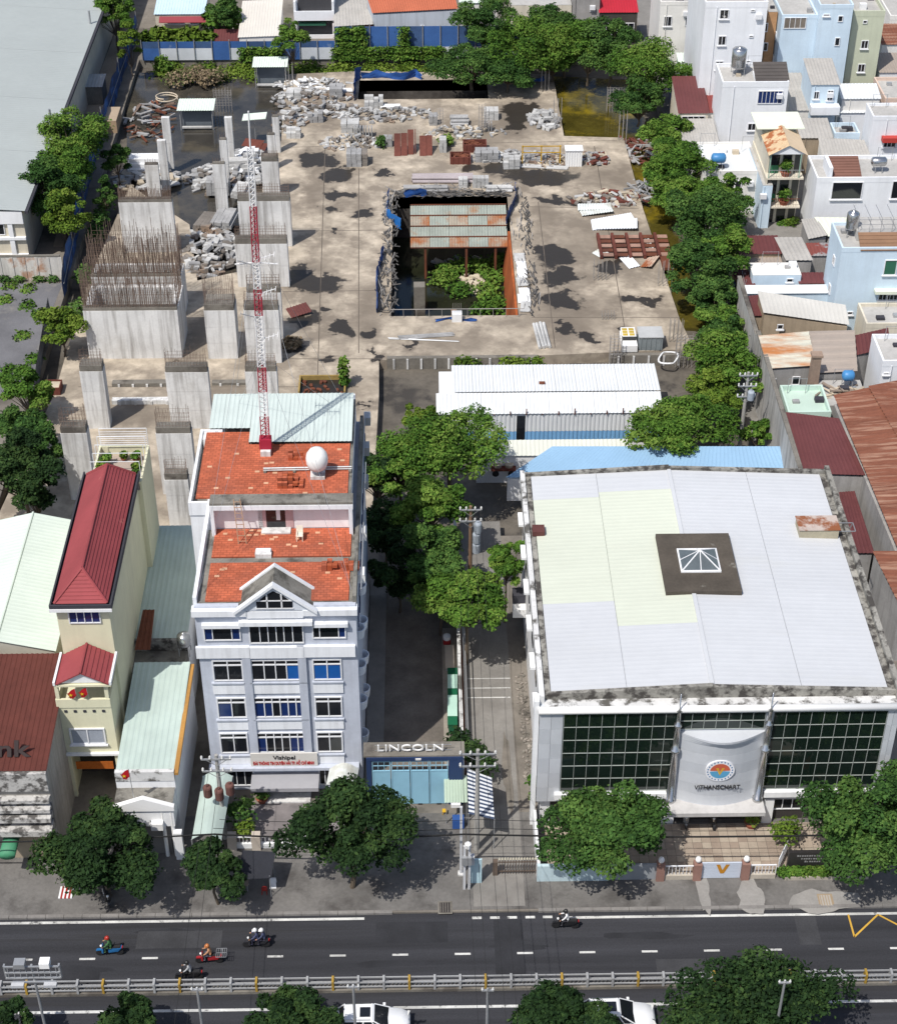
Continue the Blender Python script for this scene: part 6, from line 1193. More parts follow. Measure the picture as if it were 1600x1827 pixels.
for i in range(12): f = i / 11; x = PX(1392, .6, ff) + .9 * f; y = ff + .5 + 1.7 * f; MB().tube((x, y, .03), (x, y, 1.25), .025, 4).build('bar', W_FRAME, sl_)
MB().tube((PX(1392, .6, ff), ff + .5, 1.25), (PX(1392, .6, ff) + .9, ff + 2.2, 1.25), .04, 5).build('rail', W_FRAME, sl_)
x0, x1 = PX(958, .6, ff), PX(1176, .6, ff); t = thing('forecourt_wall', 'pale cyan wall beneath the tree left of the hall gate', 'wall', ((x0 + x1) / 2, ff, 0)); ubox('wall', M('pale_cyan_wall', (.48, .60, .64), .8, .1, streak=.2), t, x0, x0 + 4.8, ff - .12, ff + .12, .01, 1.5); ubox('grey_hoarding', M('grey_hoarding', (.30, .32, .34), .7, .12), t, x0 + 4.85, x1 - .05, ff - .06, ff + .06, .01, 1.5); ubox('side_wall', WHITE, t, x0, x0 + .2, ff + .121, YW + .0, .01, 1.6)
x, z = PX(1428, 3, ff + .9), 0; MB_ = None
for u, lab, fl in ((1432, 'bare steel flagpole on the hall forecourt', False), (1456, 'flagpole with a drooping red flag on the hall forecourt', True)):
    c = P(u - 8, 1500, .03); t = thing('flagpole', lab, 'flagpole', (c.x, c.y, .03)); MB().tube((c.x, c.y, .03), (c.x, c.y, 5.2), .05, 6, .03).build('pole', STAINLESS, t)
    if fl: m = MB(); m.add([(c.x - .02, c.y, 5.0), (c.x - .3, c.y - .1, 4.4), (c.x - .45, c.y, 3.6), (c.x - .12, c.y + .08, 3.5), (c.x - .02, c.y, 3.9)], [(0, 1, 2, 3, 4)]); m.build('flag_cloth', FLAG, t)
# small lean-to roofs in front of the office block
c0 = [P(u, v, 3.0) for u, v in ((342, 1498), (395, 1498), (415, 1385), (362, 1385))]
t = thing('side_canopy', 'curved pale green canopy left of the office entrance', 'canopy', (c0[0].x, c0[0].y, 0)); n = 8
for i in range(n):
    f0, f1 = i / n, (i + 1) / n; h0, h1 = 3.0 + .5 * math.sin(math.pi * f0), 3.0 + .5 * math.sin(math.pi * f1); a, b = c0[0].lerp(c0[1], f0), c0[0].lerp(c0[1], f1); d, e = c0[3].lerp(c0[2], f0), c0[3].lerp(c0[2], f1); MB().slab((a.x, a.y, h0), (b.x, b.y, h1), (e.x, e.y, h1), (d.x, d.y, h0), .04).build('roof_strip', MINT2, t)
for q in c0: MB().tube((q.x, q.y, 0), (q.x, q.y, 3.0), .05, 5).build('post', STEEL, t)
c0 = [P(u, v, 2.6) for u, v in ((582, 1400), (635, 1400), (640, 1372), (588, 1372))]; t = thing('round_canopy', 'small round-backed pale canopy right of the office entrance', 'canopy', (c0[0].x, c0[0].y, 0))
for i in range(n):
    f0, f1 = i / n, (i + 1) / n; h0, h1 = 2.6 + .6 * math.sin(math.pi * f0), 2.6 + .6 * math.sin(math.pi * f1); a, b = c0[0].lerp(c0[1], f0), c0[0].lerp(c0[1], f1); d, e = c0[3].lerp(c0[2], f0), c0[3].lerp(c0[2], f1); MB().slab((a.x, a.y, h0), (b.x, b.y, h1), (e.x, e.y, h1), (d.x, d.y, h0), .04).build('roof_strip', TIN, t)
for q in c0: MB().tube((q.x, q.y, 0), (q.x, q.y, 2.6), .04, 5).build('post', STEEL, t)
# office forecourt wall with piers
yw = P(480, 1512, 0).y; t = thing('office_fence', 'low railing with white piers before the office block', 'fence', (-10, yw, 0)); x0, x1 = PX(415, .5, yw), PX(560, .5, yw)
ubox('plinth', WHITE, t, x0, x1, yw - .1, yw + .1, .01, .45); ubox('top_rail', W_FRAME, t, x0, x1, yw - .04, yw + .04, 1.0, 1.06); [ubox('rail_bar', W_FRAME, t, x0 + i * .25, x0 + i * .25 + .03, yw - .015, yw + .015, .45, 1.0) for i in range(int((x1 - x0) / .25))]
for u in (415, 458): x = PX(u, .5, yw); ubox('pier', M('cream_pier', (.5, .44, .38), .85, .1), t, x - .3, x + .3, yw - .3, yw + .3, .01, 1.3)
struct(MB().box(x0, VX1, yw + .2, YV - 1.4, .012, .03).build('office_forecourt', M('pink_grey_pavers', (.22, .20, .20), .9, .25, fine=3, col2=(.14, .13, .13))))
# ================================================================ dense houses right of the site
WB = M('cool_white_render', (.77, .79, .82), .82, .06, streak=.16, streak_col=(.40, .40, .40)); WC = M('warm_white_render', (.76, .745, .71), .82, .07, streak=.2, streak_col=(.35, .33, .30)); LB = M('light_blue_render', (.57, .69, .79), .82, .07, streak=.18, streak_col=(.32, .38, .42)); PG = M('pale_sage_render', (.52, .55, .42), .8, .06, streak=.1); CREAMW = M('cream_render', (.66, .61, .50), .85, .08, streak=.2); TANW = M('tan_render', (.36, .29, .21), .9, .15, streak=.3); GREYW = M('bare_grey_render', (.34, .33, .32), .92, .18, streak=.4)
MARR = M('maroon_tin', (.125, .040, .040), .6, .12, fine=1.5); GRT = M('grey_fibre_cement', (.40, .385, .36), .85, .12, streak=.1, fine=2); WTIN = M('white_roof_tin', (.64, .66, .67), .55, .06); DKT = M('dark_brown_tile', (.09, .08, .075), .8, .15); BRT = M('brown_pan_tile', (.20, .10, .075), .8, .15); RUSTY = M('striped_rust_tin', (.20, .075, .045), .8, .2, fine=2, col2=(.34, .20, .14), thr=(.5, .64), s2=.9, stretch=(.15, 2.2, 1)); ORUST = M('orange_rust_tin', (.56, .55, .46), .65, .1, col2=(.42, .17, .06), thr=(.45, .62), s2=.25, stretch=(.5, 2, 1)); TANTIN = M('tan_tin', (.34, .29, .25), .7, .1)
FLATR = M('roof_cement', (.44, .43, .41), .9, .14, streak=.2)
# 1 tall white block
t, *r = house('tower_house', 'tall plain white house with a column of small windows beyond the site trees', [(1240, 10, 15.6), (1356, 10, 15.6), (1352, -60, 15.6), (1250, -60, 15.6)], WB, FLATR, kind='flat', parapet=.5, wins=((1284, 1300, 16, 33), (1281, 1295, 63, 80), (1276, 1290, 108, 124), (1340, 1348, 16, 20, 1), (1337, 1345, 62, 66, 1), (1332, 1340, 107, 111, 1)), lwins=())
# 2 white house in front of it
t, x0, x1, y0, y1 = house('white_house', 'blank white house with barred loggia, dark tiled roof corner and steel water tank', [(1280, 152, 9.4), (1402, 152, 9.4), (1398, 118, 9.4), (1285, 118, 9.4)], WB, FLATR, kind='flat', parapet=.45, wins=((1334, 1349, 219, 232), ))
window(t, '-Y', y0, PX(1353, 8, y0), PX(1397, 8, y0), HZ(1375, 184, y0), HZ(1375, 161, y0), 6, gm=GLASS_NAVY, t=.06)
tiled(t, (PX(1350, 9.8, y0), y0 + .1, 9.7), (x1 + .1, y0 + .1, 9.7), (x1 + .1, y0 + 3.2, 10.9), (PX(1350, 9.8, y0), y0 + 3.2, 10.9), 6, DKT); ubox('roof_room', WB, t, PX(1352, 9.8, y0), x1, y0 + .3, y0 + 3.3, 9.3, 9.75)
c = P(1316, 132, 9.5); tank(c.x, c.y + .3, 9.5, 'steel water tank on the blank white house beside its dark tiled roof', r=.85, h=2.2)
# low buildings at its foot
t, x0, x1, y0, y1 = house('white_annex', 'low white annex with flat roof, blue tank and narrow window', [(1250, 312, 4.9), (1346, 304, 4.9), (1346, 262, 4.9), (1240, 250, 4.9)], WC, WTIN, kind='flat', parapet=.25, wins=((1311, 1323, 321, 336, 1),))
c = P(1280, 300, 4.9); tank(c.x, c.y, 4.9, 'blue plastic water tank on the low white annex', M('blue_tank', (.06, .22, .46), .4, .08), r=.55, h=1.5, horiz=True)
house('grey_roof_house', 'small grey-roofed house between the maroon roof and the blank white house', [(1218, 254, 3.8), (1276, 250, 3.8), (1274, 212, 4.2), (1212, 212, 4.2)], WC, GRT, wins=((1250, 1264, 258, 266, 1),))
house('maroon_roof_house', 'house under a dark maroon tin roof touching the blue netting', [(1213, 201, 4.6), (1264, 201, 4.6), (1250, 136, 6.0), (1199, 136, 6.0)], CREAMW, MARR, wins=((1216, 1258, 206, 214, 4),))
house('red_tin_strip', 'narrow red tin strip roof left of the blank white house', [(1256, 200, 4.2), (1276, 200, 4.2), (1276, 158, 4.8), (1250, 158, 4.8)], WC, M('bright_maroon', (.22, .05, .045), .6, .1), 'shed')
t_ = drape('net_screen', 'dark blue net screen between the trees and the maroon roof', [(1192, 160), (1205, 215), (1225, 255)], 0, 4.2, BLUE_TARP, 'net')
# 3 cream house with planted balconies and rusty gable
Y4 = 170.9; zt4 = HZ(1395, 275, Y4); x0, x1 = PX(1369, 5, Y4), PX(1432, 5, Y4)
t = thing('balcony_house', 'cream house with three planted balconies under a rusty gable roof', 'house', ((x0 + x1) / 2, Y4 + 4, 0))
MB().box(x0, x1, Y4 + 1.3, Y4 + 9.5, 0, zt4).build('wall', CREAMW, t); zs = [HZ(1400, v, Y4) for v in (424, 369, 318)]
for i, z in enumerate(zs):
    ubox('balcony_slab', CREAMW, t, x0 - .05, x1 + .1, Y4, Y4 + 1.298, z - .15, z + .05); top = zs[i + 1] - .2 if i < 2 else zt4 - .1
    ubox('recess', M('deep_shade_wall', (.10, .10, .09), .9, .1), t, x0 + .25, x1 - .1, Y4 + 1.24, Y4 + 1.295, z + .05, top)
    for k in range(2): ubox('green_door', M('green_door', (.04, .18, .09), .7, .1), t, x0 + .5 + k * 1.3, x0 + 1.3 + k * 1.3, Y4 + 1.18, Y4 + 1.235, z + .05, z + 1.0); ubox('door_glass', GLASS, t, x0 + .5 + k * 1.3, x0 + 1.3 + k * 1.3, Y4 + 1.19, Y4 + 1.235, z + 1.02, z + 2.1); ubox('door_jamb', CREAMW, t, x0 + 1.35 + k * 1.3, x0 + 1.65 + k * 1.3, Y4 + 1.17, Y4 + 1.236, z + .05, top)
    m = MB(); m.tube((x0, Y4 + .05, z + .95), (x1, Y4 + .05, z + .95), .035, 4); [m.tube((x0 + .1 + j * .28, Y4 + .05, z), (x0 + .1 + j * .28, Y4 + .05, z + .95), .018, 3) for j in range(int((x1 - x0) / .28))]; m.build('railing', RUST if i < 2 else STEEL, t)
ubox('side_wall', CREAMW, t, x0 - .12, x0 + .02, Y4, Y4 + 9.5, 0, zs[2] + .02)
for f in (.35, .65): window(t, '-X', x0 - .12, Y4 + 9 * f, Y4 + 9 * f + .8, zs[1] - 1.4, zs[1] - .2, 1); window(t, '-X', x0 - .12, Y4 + 9 * f, Y4 + 9 * f + .8, zs[0] + .4, zs[0] + 1.6, 1)
m = MB()
for dx in (.05, 3.3): m.box(x0 + dx, x0 + dx + .1, Y4 + .02, Y4 + .12, zs[2], zt4)
m.build('frame', M('pale_green_steel', (.30, .45, .36), .6, .1), t)
xm, rz = (x0 + x1) / 2, zt4 + 1.1
MB().add([(x0, Y4, zt4), (x1, Y4, zt4), (xm, Y4, rz - .05)], [(0, 1, 2)]).build('gable_board', WB, t)
MB().corr((x0 - .2, Y4 - .2, zt4 - .05), (x0 - .2, Y4 + 5, zt4 - .05), (xm, Y4 + 5, rz), (xm, Y4 - .2, rz), .35, .04).build('roof_sheet', M('rust_spotted_tin', (.60, .45, .28), .7, .15, col2=(.33, .11, .04), thr=(.48, .56), s2=.8), t); MB().corr((x1 + .2, Y4 - .2, zt4 - .05), (x1 + .2, Y4 + 5, zt4 - .05), (xm, Y4 + 5, rz), (xm, Y4 - .2, rz), .35, .03).build('roof_sheet', M('peach_tin', (.62, .49, .34), .7, .1), t)
MB().slab((x0 - .8, Y4 + 4.5, zt4 + .9), (x1 + .6, Y4 + 4.5, zt4 + .9), (x1 + .4, Y4 + 8, zt4 + 1.3), (x0 - 1, Y4 + 8, zt4 + 1.3), .08).build('rear_canopy', M('pale_lime_tin', (.66, .70, .58), .6, .05), t)
house('blue_strip_house', 'thin pale blue wall of a house beside the cream balcony house', [(1347, 330, 5.2), (1366, 330, 5.2), (1366, 262, 5.2), (1350, 262, 5.2)], LB, FLATR, kind='flat')
# 4 white house with big dark window and brown tile patch
t, x0, x1, y0, y1 = house('white_terrace_house', 'white house with one big dark square window and brown tiled roof patch', [(1452, 322, 7.0), (1640, 322, 7.0), (1640, 282, 7.0), (1445, 282, 7.0)], WB, FLATR, kind='flat', parapet=.4, wins=((1483, 1538, 324, 355, 1), (1590, 1640, 322, 354, 1)))
tiled(t, (PX(1486, 7, y0), y0 + .4, 7.1), (PX(1541, 7, y0), y0 + .4, 7.1), (PX(1541, 7, y0), y0 + 3.3, 8.3), (PX(1486, 7, y0), y0 + 3.3, 8.3), 8, BRT); ubox('stair_room', WB, t, PX(1480, 7, y0), PX(1487, 7, y0) - .03, y0 + .3, y0 + 3.4, 6.9, 8.4)
c = P(1565, 306, 7.0); tank(c.x, c.y, 7.0, 'lying steel water tank behind the brown tiled roof patch', r=.5, h=1.6, horiz=True)
house('lime_lean_to', 'pale lime lean-to roof below the white house with the big window', [(1478, 420, 3.0), (1560, 430, 3.0), (1560, 390, 3.6), (1455, 388, 3.6)], GREYW, M('pale_lime_tin', (.66, .70, .58)), 'shed', free=True)
house('grey_lean_to', 'small crooked grey lean-to beside the planted balconies', [(1444, 425, 3.2), (1474, 418, 3.2), (1455, 390, 3.5), (1432, 392, 3.5)], GREYW, GRT, 'shed', free=True)
# 5 light blue house
t, x0, x1, y0, y1 = house('blue_house', 'light blue house with green window, roof cage and steel tank', [(1496, 446, 9.2), (1680, 446, 9.2), (1680, 400, 9.2), (1488, 400, 9.2)], LB, FLATR, kind='flat', parapet=.3, wins=((1577, 1600, 463, 490, 1, M('green_glass_panel', (.03, .13, .08), .5, .1)), (1568, 1610, 522, 535, 6), (1513, 1523, 555, 561, 1)), lwins=((.35, .5, 6.4, 7.4), (.35, .5, 3.2, 4.2)))
fbox('window_hood', M('pale_lime_tin', (.66, .70, .58)), t, '-Y', y0, PX(1562, 5, y0), PX(1640, 5, y0), HZ(1580, 519, y0), HZ(1580, 514, y0), 0, .7)
xr0 = PX(1538, 9.5, y0); tiled(t, (xr0, y0 - .1, 9.2), (x1, y0 - .1, 9.2), (x1, y0 + 1.8, 10.2), (xr0, y0 + 1.8, 10.2), 5, M('brown_glazed_tile', (.24, .14, .085), .7, .15)); ubox('roof_deck', FLATR, t, xr0, x1, y0 + 1.85, y1 - .2, 9.2, 10.15)
m = MB()
for i in range(7): x = xr0 + i * 1.1; m.tube((x, y0 + 1.9, 10.1), (x, y0 + 1.9, 11.6), .03, 4); m.tube((x, y0 + 1.9, 11.6), (x, y1 - .4, 11.6), .03, 4)
for k in range(3): m.tube((xr0, y0 + 1.9, 10.5 + .5 * k), (x1, y0 + 1.9, 10.5 + .5 * k), .025, 4)
m.build('roof_cage', STEEL, t); c = P(1516, 418, 9.2); tank(c.x, c.y - .2, 9.2, 'steel water tank at the corner of the light blue house roof', r=.6, h=1.7)
# 6 small roofs along the site edge
house('maroon_shed', 'maroon tin roofed shed at the tree line by the grey scaffold fence', [(1308, 452, 3.2), (1392, 452, 3.2), (1386, 421, 3.6), (1302, 421, 3.6)], TANW, MARR, 'shed'); house('tan_shed', 'tan plaster shed below the maroon tin roof', [(1318, 474, 2.6), (1392, 474, 2.6), (1392, 454, 2.8), (1316, 454, 2.8)], TANW, M('tan_tin', (.34, .29, .25)), 'shed')
house('grey_slate_shed', 'flat grey sheet roof with stone edge beside the maroon shed', [(1404, 463, 3.4), (1448, 463, 3.4), (1428, 424, 3.6), (1384, 424, 3.6)], GREYW, GRT, 'shed', free=True); house('patched_red_shed', 'patchwork red and grey tin roof beside the light blue house', [(1446, 455, 2.8), (1500, 455, 2.8), (1490, 434, 3.0), (1440, 434, 3.0)], GREYW, M('patch_tin', (.30, .28, .28), .7, .2, col2=(.2, .06, .05), thr=(.48, .52), s2=.4), 'shed')
house('white_box_house', 'small house with cream flat roof and pale blue wall near the scaffold fence', [(1342, 492, 3.8), (1428, 488, 3.8), (1422, 466, 3.8), (1338, 470, 3.8)], LB, WC, kind='flat', wins=((1404, 1416, 496, 503, 1),)); house('red_corner_shed', 'small dark red tin roof left of the cream flat roof', [(1324, 510, 2.8), (1346, 510, 2.8), (1336, 482, 3.0), (1306, 482, 3.0)], TANW, MARR, 'shed', free=True); house('maroon_corner_shed', 'dark maroon roof right of the cream flat roof', [(1426, 505, 3.0), (1472, 504, 3.0), (1465, 486, 3.2), (1424, 488, 3.2)], TANW, MARR, 'shed')
house('white_strip_house', 'long white tin roof strip below the cream flat roof', [(1334, 524, 3.0), (1478, 520, 3.0), (1478, 506, 3.2), (1332, 512, 3.2)], LB, WTIN, axis='x'); house('red_porch_shed', 'steep maroon porch roof at the corner of the big grey roof', [(1340, 562, 3.0), (1362, 562, 3.0), (1352, 527, 3.4), (1330, 530, 3.4)], TANW, MARR, 'shed', free=True)
house('grey_slope_house', 'tan house under a big sloping pale grey roof', [(1364, 556, 3.9), (1512, 578, 3.4), (1506, 545, 4.2), (1354, 520, 4.6)], TANW, M('pale_grey_tin', (.50, .49, .46), .7, .08), free=True, wins=((1387, 1398, 578, 587, 1),), sheets=4, amp=.015)
house('flat_tan_house', 'flat tan rooftop with clutter right of the big grey roof', [(1540, 584, 3.8), (1660, 580, 3.8), (1650, 545, 3.8), (1535, 545, 3.8)], CREAMW, FLATR, kind='flat', parapet=.35)
# 7 wall and houses behind the big wall
GW = M('streaked_boundary_wall', (.46, .45, .43), .92, .15, streak=.8, streak_col=(.10, .095, .09)); bw = [P(1345, 640, 0), P(1402, 838, 0)]
t = thing('tall_side_wall', 'tall grey streaked boundary wall along the right side of the site', 'wall', (32, 135, 0)); XW = 30.9
for i in range(6): y0 = 116 + i * 5.6; z1 = 6.4 if i < 4 else 5.9; ubox('wall_panel', GW, t, XW, XW + .3, y0, y0 + 5.58, 0, z1 - .1 * (i % 2)); ubox('coping', CONC_D, t, XW - .05, XW + .35, y0, y0 + 5.58, z1 - .1 * (i % 2), z1 + .06)
house('rust_roof_house', 'house with orange rust streaked tin roof behind the tall wall', [(1372, 656, 6.2), (1452, 650, 6.2), (1440, 592, 6.8), (1356, 600, 6.8)], GREYW, ORUST, free=True, wins=((1374, 1384, 666, 673, 1), (1413, 1427, 671, 686, 1)), axis='x', per=.6, amp=.05, sheets=4)
c = P(1430, 618, 6.7); MB().slab(c + Vector((-.9, -.3, .12)), c + Vector((1.2, -.2, .1)), c + Vector((1.2, .35, .16)), c + Vector((-.9, .25, .18)), .05)
house('ribbed_tan_house', 'tan ribbed tin roof right of the orange rusty roof', [(1454, 664, 6.0), (1526, 660, 6.0), (1522, 590, 6.6), (1442, 592, 6.6)], GREYW, TANTIN, free=True, axis='x', per=1.1, amp=.09)
c = P(1452, 668, 6.0); t = thing('brick_chimney', 'old square chimney between rusty and tan roofs', 'chimney', (c.x, c.y, 3)); MB().hexa([(c.x - .45, c.y - .4, 3), (c.x + .45, c.y - .4, 3), (c.x + .45, c.y + .4, 3), (c.x - .45, c.y + .4, 3)], [(c.x - .38, c.y - .35, 8.0), (c.x + .38, c.y - .35, 8.0), (c.x + .38, c.y + .35, 8.0), (c.x - .38, c.y + .35, 8.0)]).build('stack', M('sooty_brick', (.30, .22, .17), .9, .25), t); ubox('cap', M('sooty_brick', (.30, .22, .17)), t, c.x - .5, c.x + .5, c.y - .45, c.y + .45, 8.0, 8.2)
house('mint_terrace_house', 'pale mint open terrace behind the tall wall', [(1404, 742, 5.4), (1480, 744, 5.4), (1466, 692, 5.4), (1392, 698, 5.4)], M('mint_render', (.52, .66, .58), .8, .06), M('mint_floor', (.46, .58, .50), .8, .08), kind='flat', parapet=.5, free=False)
house('maroon_hall', 'wide dark maroon tin roof hall behind the white hall roof', [(1424, 842, 5.6), (1540, 846, 5.6), (1494, 748, 6.3), (1400, 736, 6.3)], GREYW, MARR, free=True, amp=.012, sheets=4)
house('clutter_terrace', 'cement terrace cluttered with planks and a blue barrel', [(1464, 724, 5.2), (1550, 722, 5.2), (1534, 676, 5.2), (1452, 680, 5.2)], GREYW, FLATR, kind='flat'); c = P(1510, 690, 5.2); tank(c.x, c.y, 5.2, 'blue plastic barrel on the cluttered cement terrace', M('blue_tank', (.06, .22, .46)), r=.5, h=1.0, horiz=True)
rubble('plank_pile', 'loose planks on the cluttered cement terrace', 'planks', 1492, 700, 26, (2.4, 1.0), 1.3, [PLY, M('old_wood', (.25, .2, .16), .9, .2)], 5.2, .06, 8)
house('rust_warehouse', 'long warehouse with striped rusty red tin roof', [(1610, 992, 6.2), (1700, 985, 6.2), (1580, 686, 7.2), (1490, 706, 6.6)], GREYW, RUSTY, 'warehouse', free=True, axis='x', per=.45, amp=.05, sheets=8)
house('rust_warehouse_far', 'second striped rusty roof beyond the long rusty warehouse', [(1650, 860, 6.6), (1760, 850, 6.6), (1650, 670, 7.2), (1552, 690, 7.2)], GREYW, RUSTY, 'warehouse', free=True, axis='x', per=.45, amp=.05, sheets=6)
house('rust_shed', 'small rusty roof below the long rusty warehouse', [(1608, 1080, 5.6), (1720, 1080, 5.6), (1680, 985, 6.0), (1560, 985, 6.0)], GREYW, RUSTY, 'shed', free=True, axis='x', per=.45, amp=.05)
house('maroon_lane_roof', 'narrow maroon tin roof squeezed beside the white hall', [(1520, 985, 4.2), (1556, 985, 4.2), (1522, 878, 4.4), (1500, 880, 4.4)], GREYW, MARR, 'shed', free=True)
t, x0, x1, y0, y1 = house('white_corner_house', 'white house with small roof room and railing behind rusty roofs', [(1570, 652, 7.4), (1660, 648, 7.4), (1650, 600, 7.4), (1560, 604, 7.4)], WB, FLATR, kind='flat', parapet=.4, wins=((1578, 1588, 664, 668, 1),)); house('maroon_gable_house', 'small maroon gable roof over a barred terrace', [(1530, 632, 5.6), (1586, 618, 5.6), (1582, 586, 6.2), (1526, 600, 6.2)], GREYW, MARR, free=True)
# 8 back rows
t, x0, x1, y0, y1 = house('pale_blue_tower', 'pale blue narrow house with barred roof loggia', [(1392, 30, 12.6), (1446, 30, 12.6), (1446, -20, 12.6), (1375, -20, 12.6)], LB, FLATR, kind='flat', parapet=.3, lwins=((.2, .28, 9, 10), (.2, .28, 6, 7)))
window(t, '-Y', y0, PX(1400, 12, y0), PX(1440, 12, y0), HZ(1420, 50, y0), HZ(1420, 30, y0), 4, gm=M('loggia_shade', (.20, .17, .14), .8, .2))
house('sky_blue_house', 'taller sky blue house wall behind the loggia house', [(1452, 12, 14.0), (1512, 12, 14.0), (1510, -30, 14.0), (1452, -30, 14.0)], LB, FLATR, kind='flat', parapet=.3, wins=((1470, 1482, 24, 28, 1), (1496, 1505, 27, 38, 1), (1490, 1499, 66, 81, 1)))
house('sage_house', 'pale sage green house with three small windows', [(1506, 26, 12.4), (1568, 26, 12.4), (1562, -20, 12.4), (1512, -20, 12.4)], PG, FLATR, kind='flat', parapet=.5, wins=((1541, 1549, 35, 41, 1), (1537, 1550, 71, 86), (1531, 1544, 113, 128), (1509, 1513, 66, 69, 1), (1503, 1507, 109, 112, 1)))
house('grey_tin_house', 'grey fibre roof house below the pale blue loggia', [(1404, 196, 5.2), (1446, 196, 5.2), (1432, 130, 5.8), (1398, 130, 5.8)], WC, GRT)
t, x0, x1, y0, y1 = house('balcony_shop_house', 'grey gabled house with a white balcony and barred doors', [(1448, 150, 8.4), (1496, 150, 8.4), (1484, 104, 9.2), (1436, 104, 9.2)], LB, GRT, wins=((1452, 1462, 162, 176, 2), (1476, 1487, 160, 178, 2))); fbox('balcony', WB, t, '-Y', y0, x0, x1 + .2, HZ(1470, 198, y0), HZ(1470, 184, y0), 0, 1.1)
house('white_slope_house', 'white slope-roofed house right of the white balcony', [(1502, 178, 6.0), (1570, 172, 6.0), (1560, 148, 6.6), (1498, 150, 6.6)], WC, WTIN); house('white_vault_house', 'low white barrel-roofed shed before the peach house', [(1500, 204, 4.4), (1560, 196, 4.4), (1552, 168, 5.0), (1498, 178, 5.0)], WB, M('white_roof_tin', (.64, .66, .67)), 'shed')
house('peach_house', 'peach coloured flat house at the right-hand edge of the roofs', [(1572, 182, 5.2), (1680, 178, 5.2), (1660, 140, 5.2), (1566, 144, 5.2)], M('peach_render', (.62, .48, .40), .8, .06), FLATR, kind='flat', parapet=.4)
t, x0, x1, y0, y1 = house('red_awning_house', 'white house with red window awning and grey flat roof', [(1558, 212, 8.0), (1690, 210, 8.0), (1680, 186, 8.0), (1545, 188, 8.0)], WB, FLATR, kind='flat', parapet=.3, wins=((1576, 1600, 250, 262, 3),)); fbox('awning', M('red_awning', (.45, .05, .04), .6, .1), t, '-Y', y0, PX(1573, 5, y0), PX(1620, 5, y0), HZ(1590, 249, y0), HZ(1590, 241, y0), 0, .8)
house('wide_grey_roof_house', 'broad grey sheet roof between cream balconies and red awning', [(1470, 282, 4.4), (1556, 290, 4.4), (1540, 250, 5.0), (1462, 246, 5.0)], WC, GRT, free=True); house('grey_mid_house', 'grey tin roof directly behind the rusty gable', [(1428, 246, 4.6), (1480, 244, 4.6), (1478, 210, 5.2), (1422, 212, 5.2)], TANW, GRT); house('blue_yard_house', 'low house with pale blue parapet behind the broad grey roof', [(1486, 244, 4.4), (1530, 244, 4.4), (1526, 224, 4.4), (1482, 226, 4.4)], LB, FLATR, kind='flat', parapet=.5)
house('far_white_house', 'white low house at the far right beyond the sage house', [(1562, 130, 5.0), (1690, 126, 5.0), (1670, 92, 5.4), (1566, 96, 5.4)], WB, M('tan_tin', (.34, .29, .25))); house('far_red_roof_house', 'dark red tin roof at the far right behind the sage house', [(1568, 76, 5.6), (1690, 80, 5.6), (1670, 42, 6.4), (1566, 42, 6.4)], WC, RUSTY, axis='y'); house('far_grey_flat', 'grey flat roofs at the far right horizon of roofs', [(1572, 32, 6.0), (1700, 32, 6.0), (1700, -20, 6.0), (1572, -20, 6.0)], WC, FLATR, kind='flat', parapet=.4)
house('ochre_tower', 'narrow ochre and white house between the tall white and pale blue houses', [(1360, 20, 12.5), (1376, 20, 12.5), (1376, -30, 12.5), (1360, -30, 12.5)], M('ochre_render', (.50, .28, .14), .8, .15), FLATR, kind='flat', wins=((1362, 1370, 40, 56, 1), (1362, 1370, 75, 90, 1)))
struct(MB().box(29.9, 75, 118, 240, .005, .02).build('lane_paving', ALLEY))
t = thing('scaffold_fence', 'grey scaffold frame fence with blue scraps along the right edge of the site', 'fence', (30.2, 150, 0))
pts = [P(u, v) for u, v in ((1298, 440), (1312, 500), (1325, 560))]
for a, b in zip(pts[:-1], pts[1:]):
    for k in range(6): q = a.lerp(b, k / 5); MB().tube(q, q + Vector((.2, 0, 3.2)), .04, 4).build('post', STEEL, t)
    for z in (1, 2, 3): MB().tube(a + Vector((0, 0, z)), b + Vector((0, 0, z)), .035, 4).build('rail', STEEL, t)
drape('net_screen', 'torn blue net on the grey scaffold fence', [(1303, 520), (1312, 575)], .3, 2.4, BLUE_TARP, 'net')
# ================================================================ white shed and blue roof between site and hall
t = thing('white_shed', 'long white corrugated shed with rust spots between the site and the trees', 'shed', (11, 130, -1.15)); ZS = 3.0
SW = M('white_shed_tin', (.66, .68, .69), .5, .06, col2=(.35, .2, .12), thr=(.74, .78), s2=.6, fine=1)
y1, y2, y3 = P(960, 738, ZS).y, P(960, 700, ZS + .6).y, P(960, 652, ZS + .4).y; x0, x1 = P(778, 720, ZS).x, P(1180, 720, ZS).x; xa = P(805, 660, ZS).x
for i in range(10): a, b = x0 + (x1 - x0) * i / 10, x0 + (x1 - x0) * (i + 1) / 10 - .01; MB().corr((a, y1, ZS), (b, y1, ZS), (b, y2, ZS + .6), (a, y2, ZS + .6), .3, .03).build('roof_sheet', SW, t)
for i in range(10): a, b = xa + (x1 - xa) * i / 10, xa + (x1 - xa) * (i + 1) / 10 - .01; MB().corr((a, y2 + .01, ZS + .7), (b, y2 + .01, ZS + .7), (b, y3, ZS + .5), (a, y3, ZS + .5), .3, .03).build('roof_sheet', SW, t)
ubox('wall', WHITE, t, x0 + .3, x1 - .3, y1 + .25, y3 - .2, -1.14, ZS - .05)
BL = M('blue_dado', (.18, .38, .62), .7, .1); zs_ = HZ(960, 792, y1)
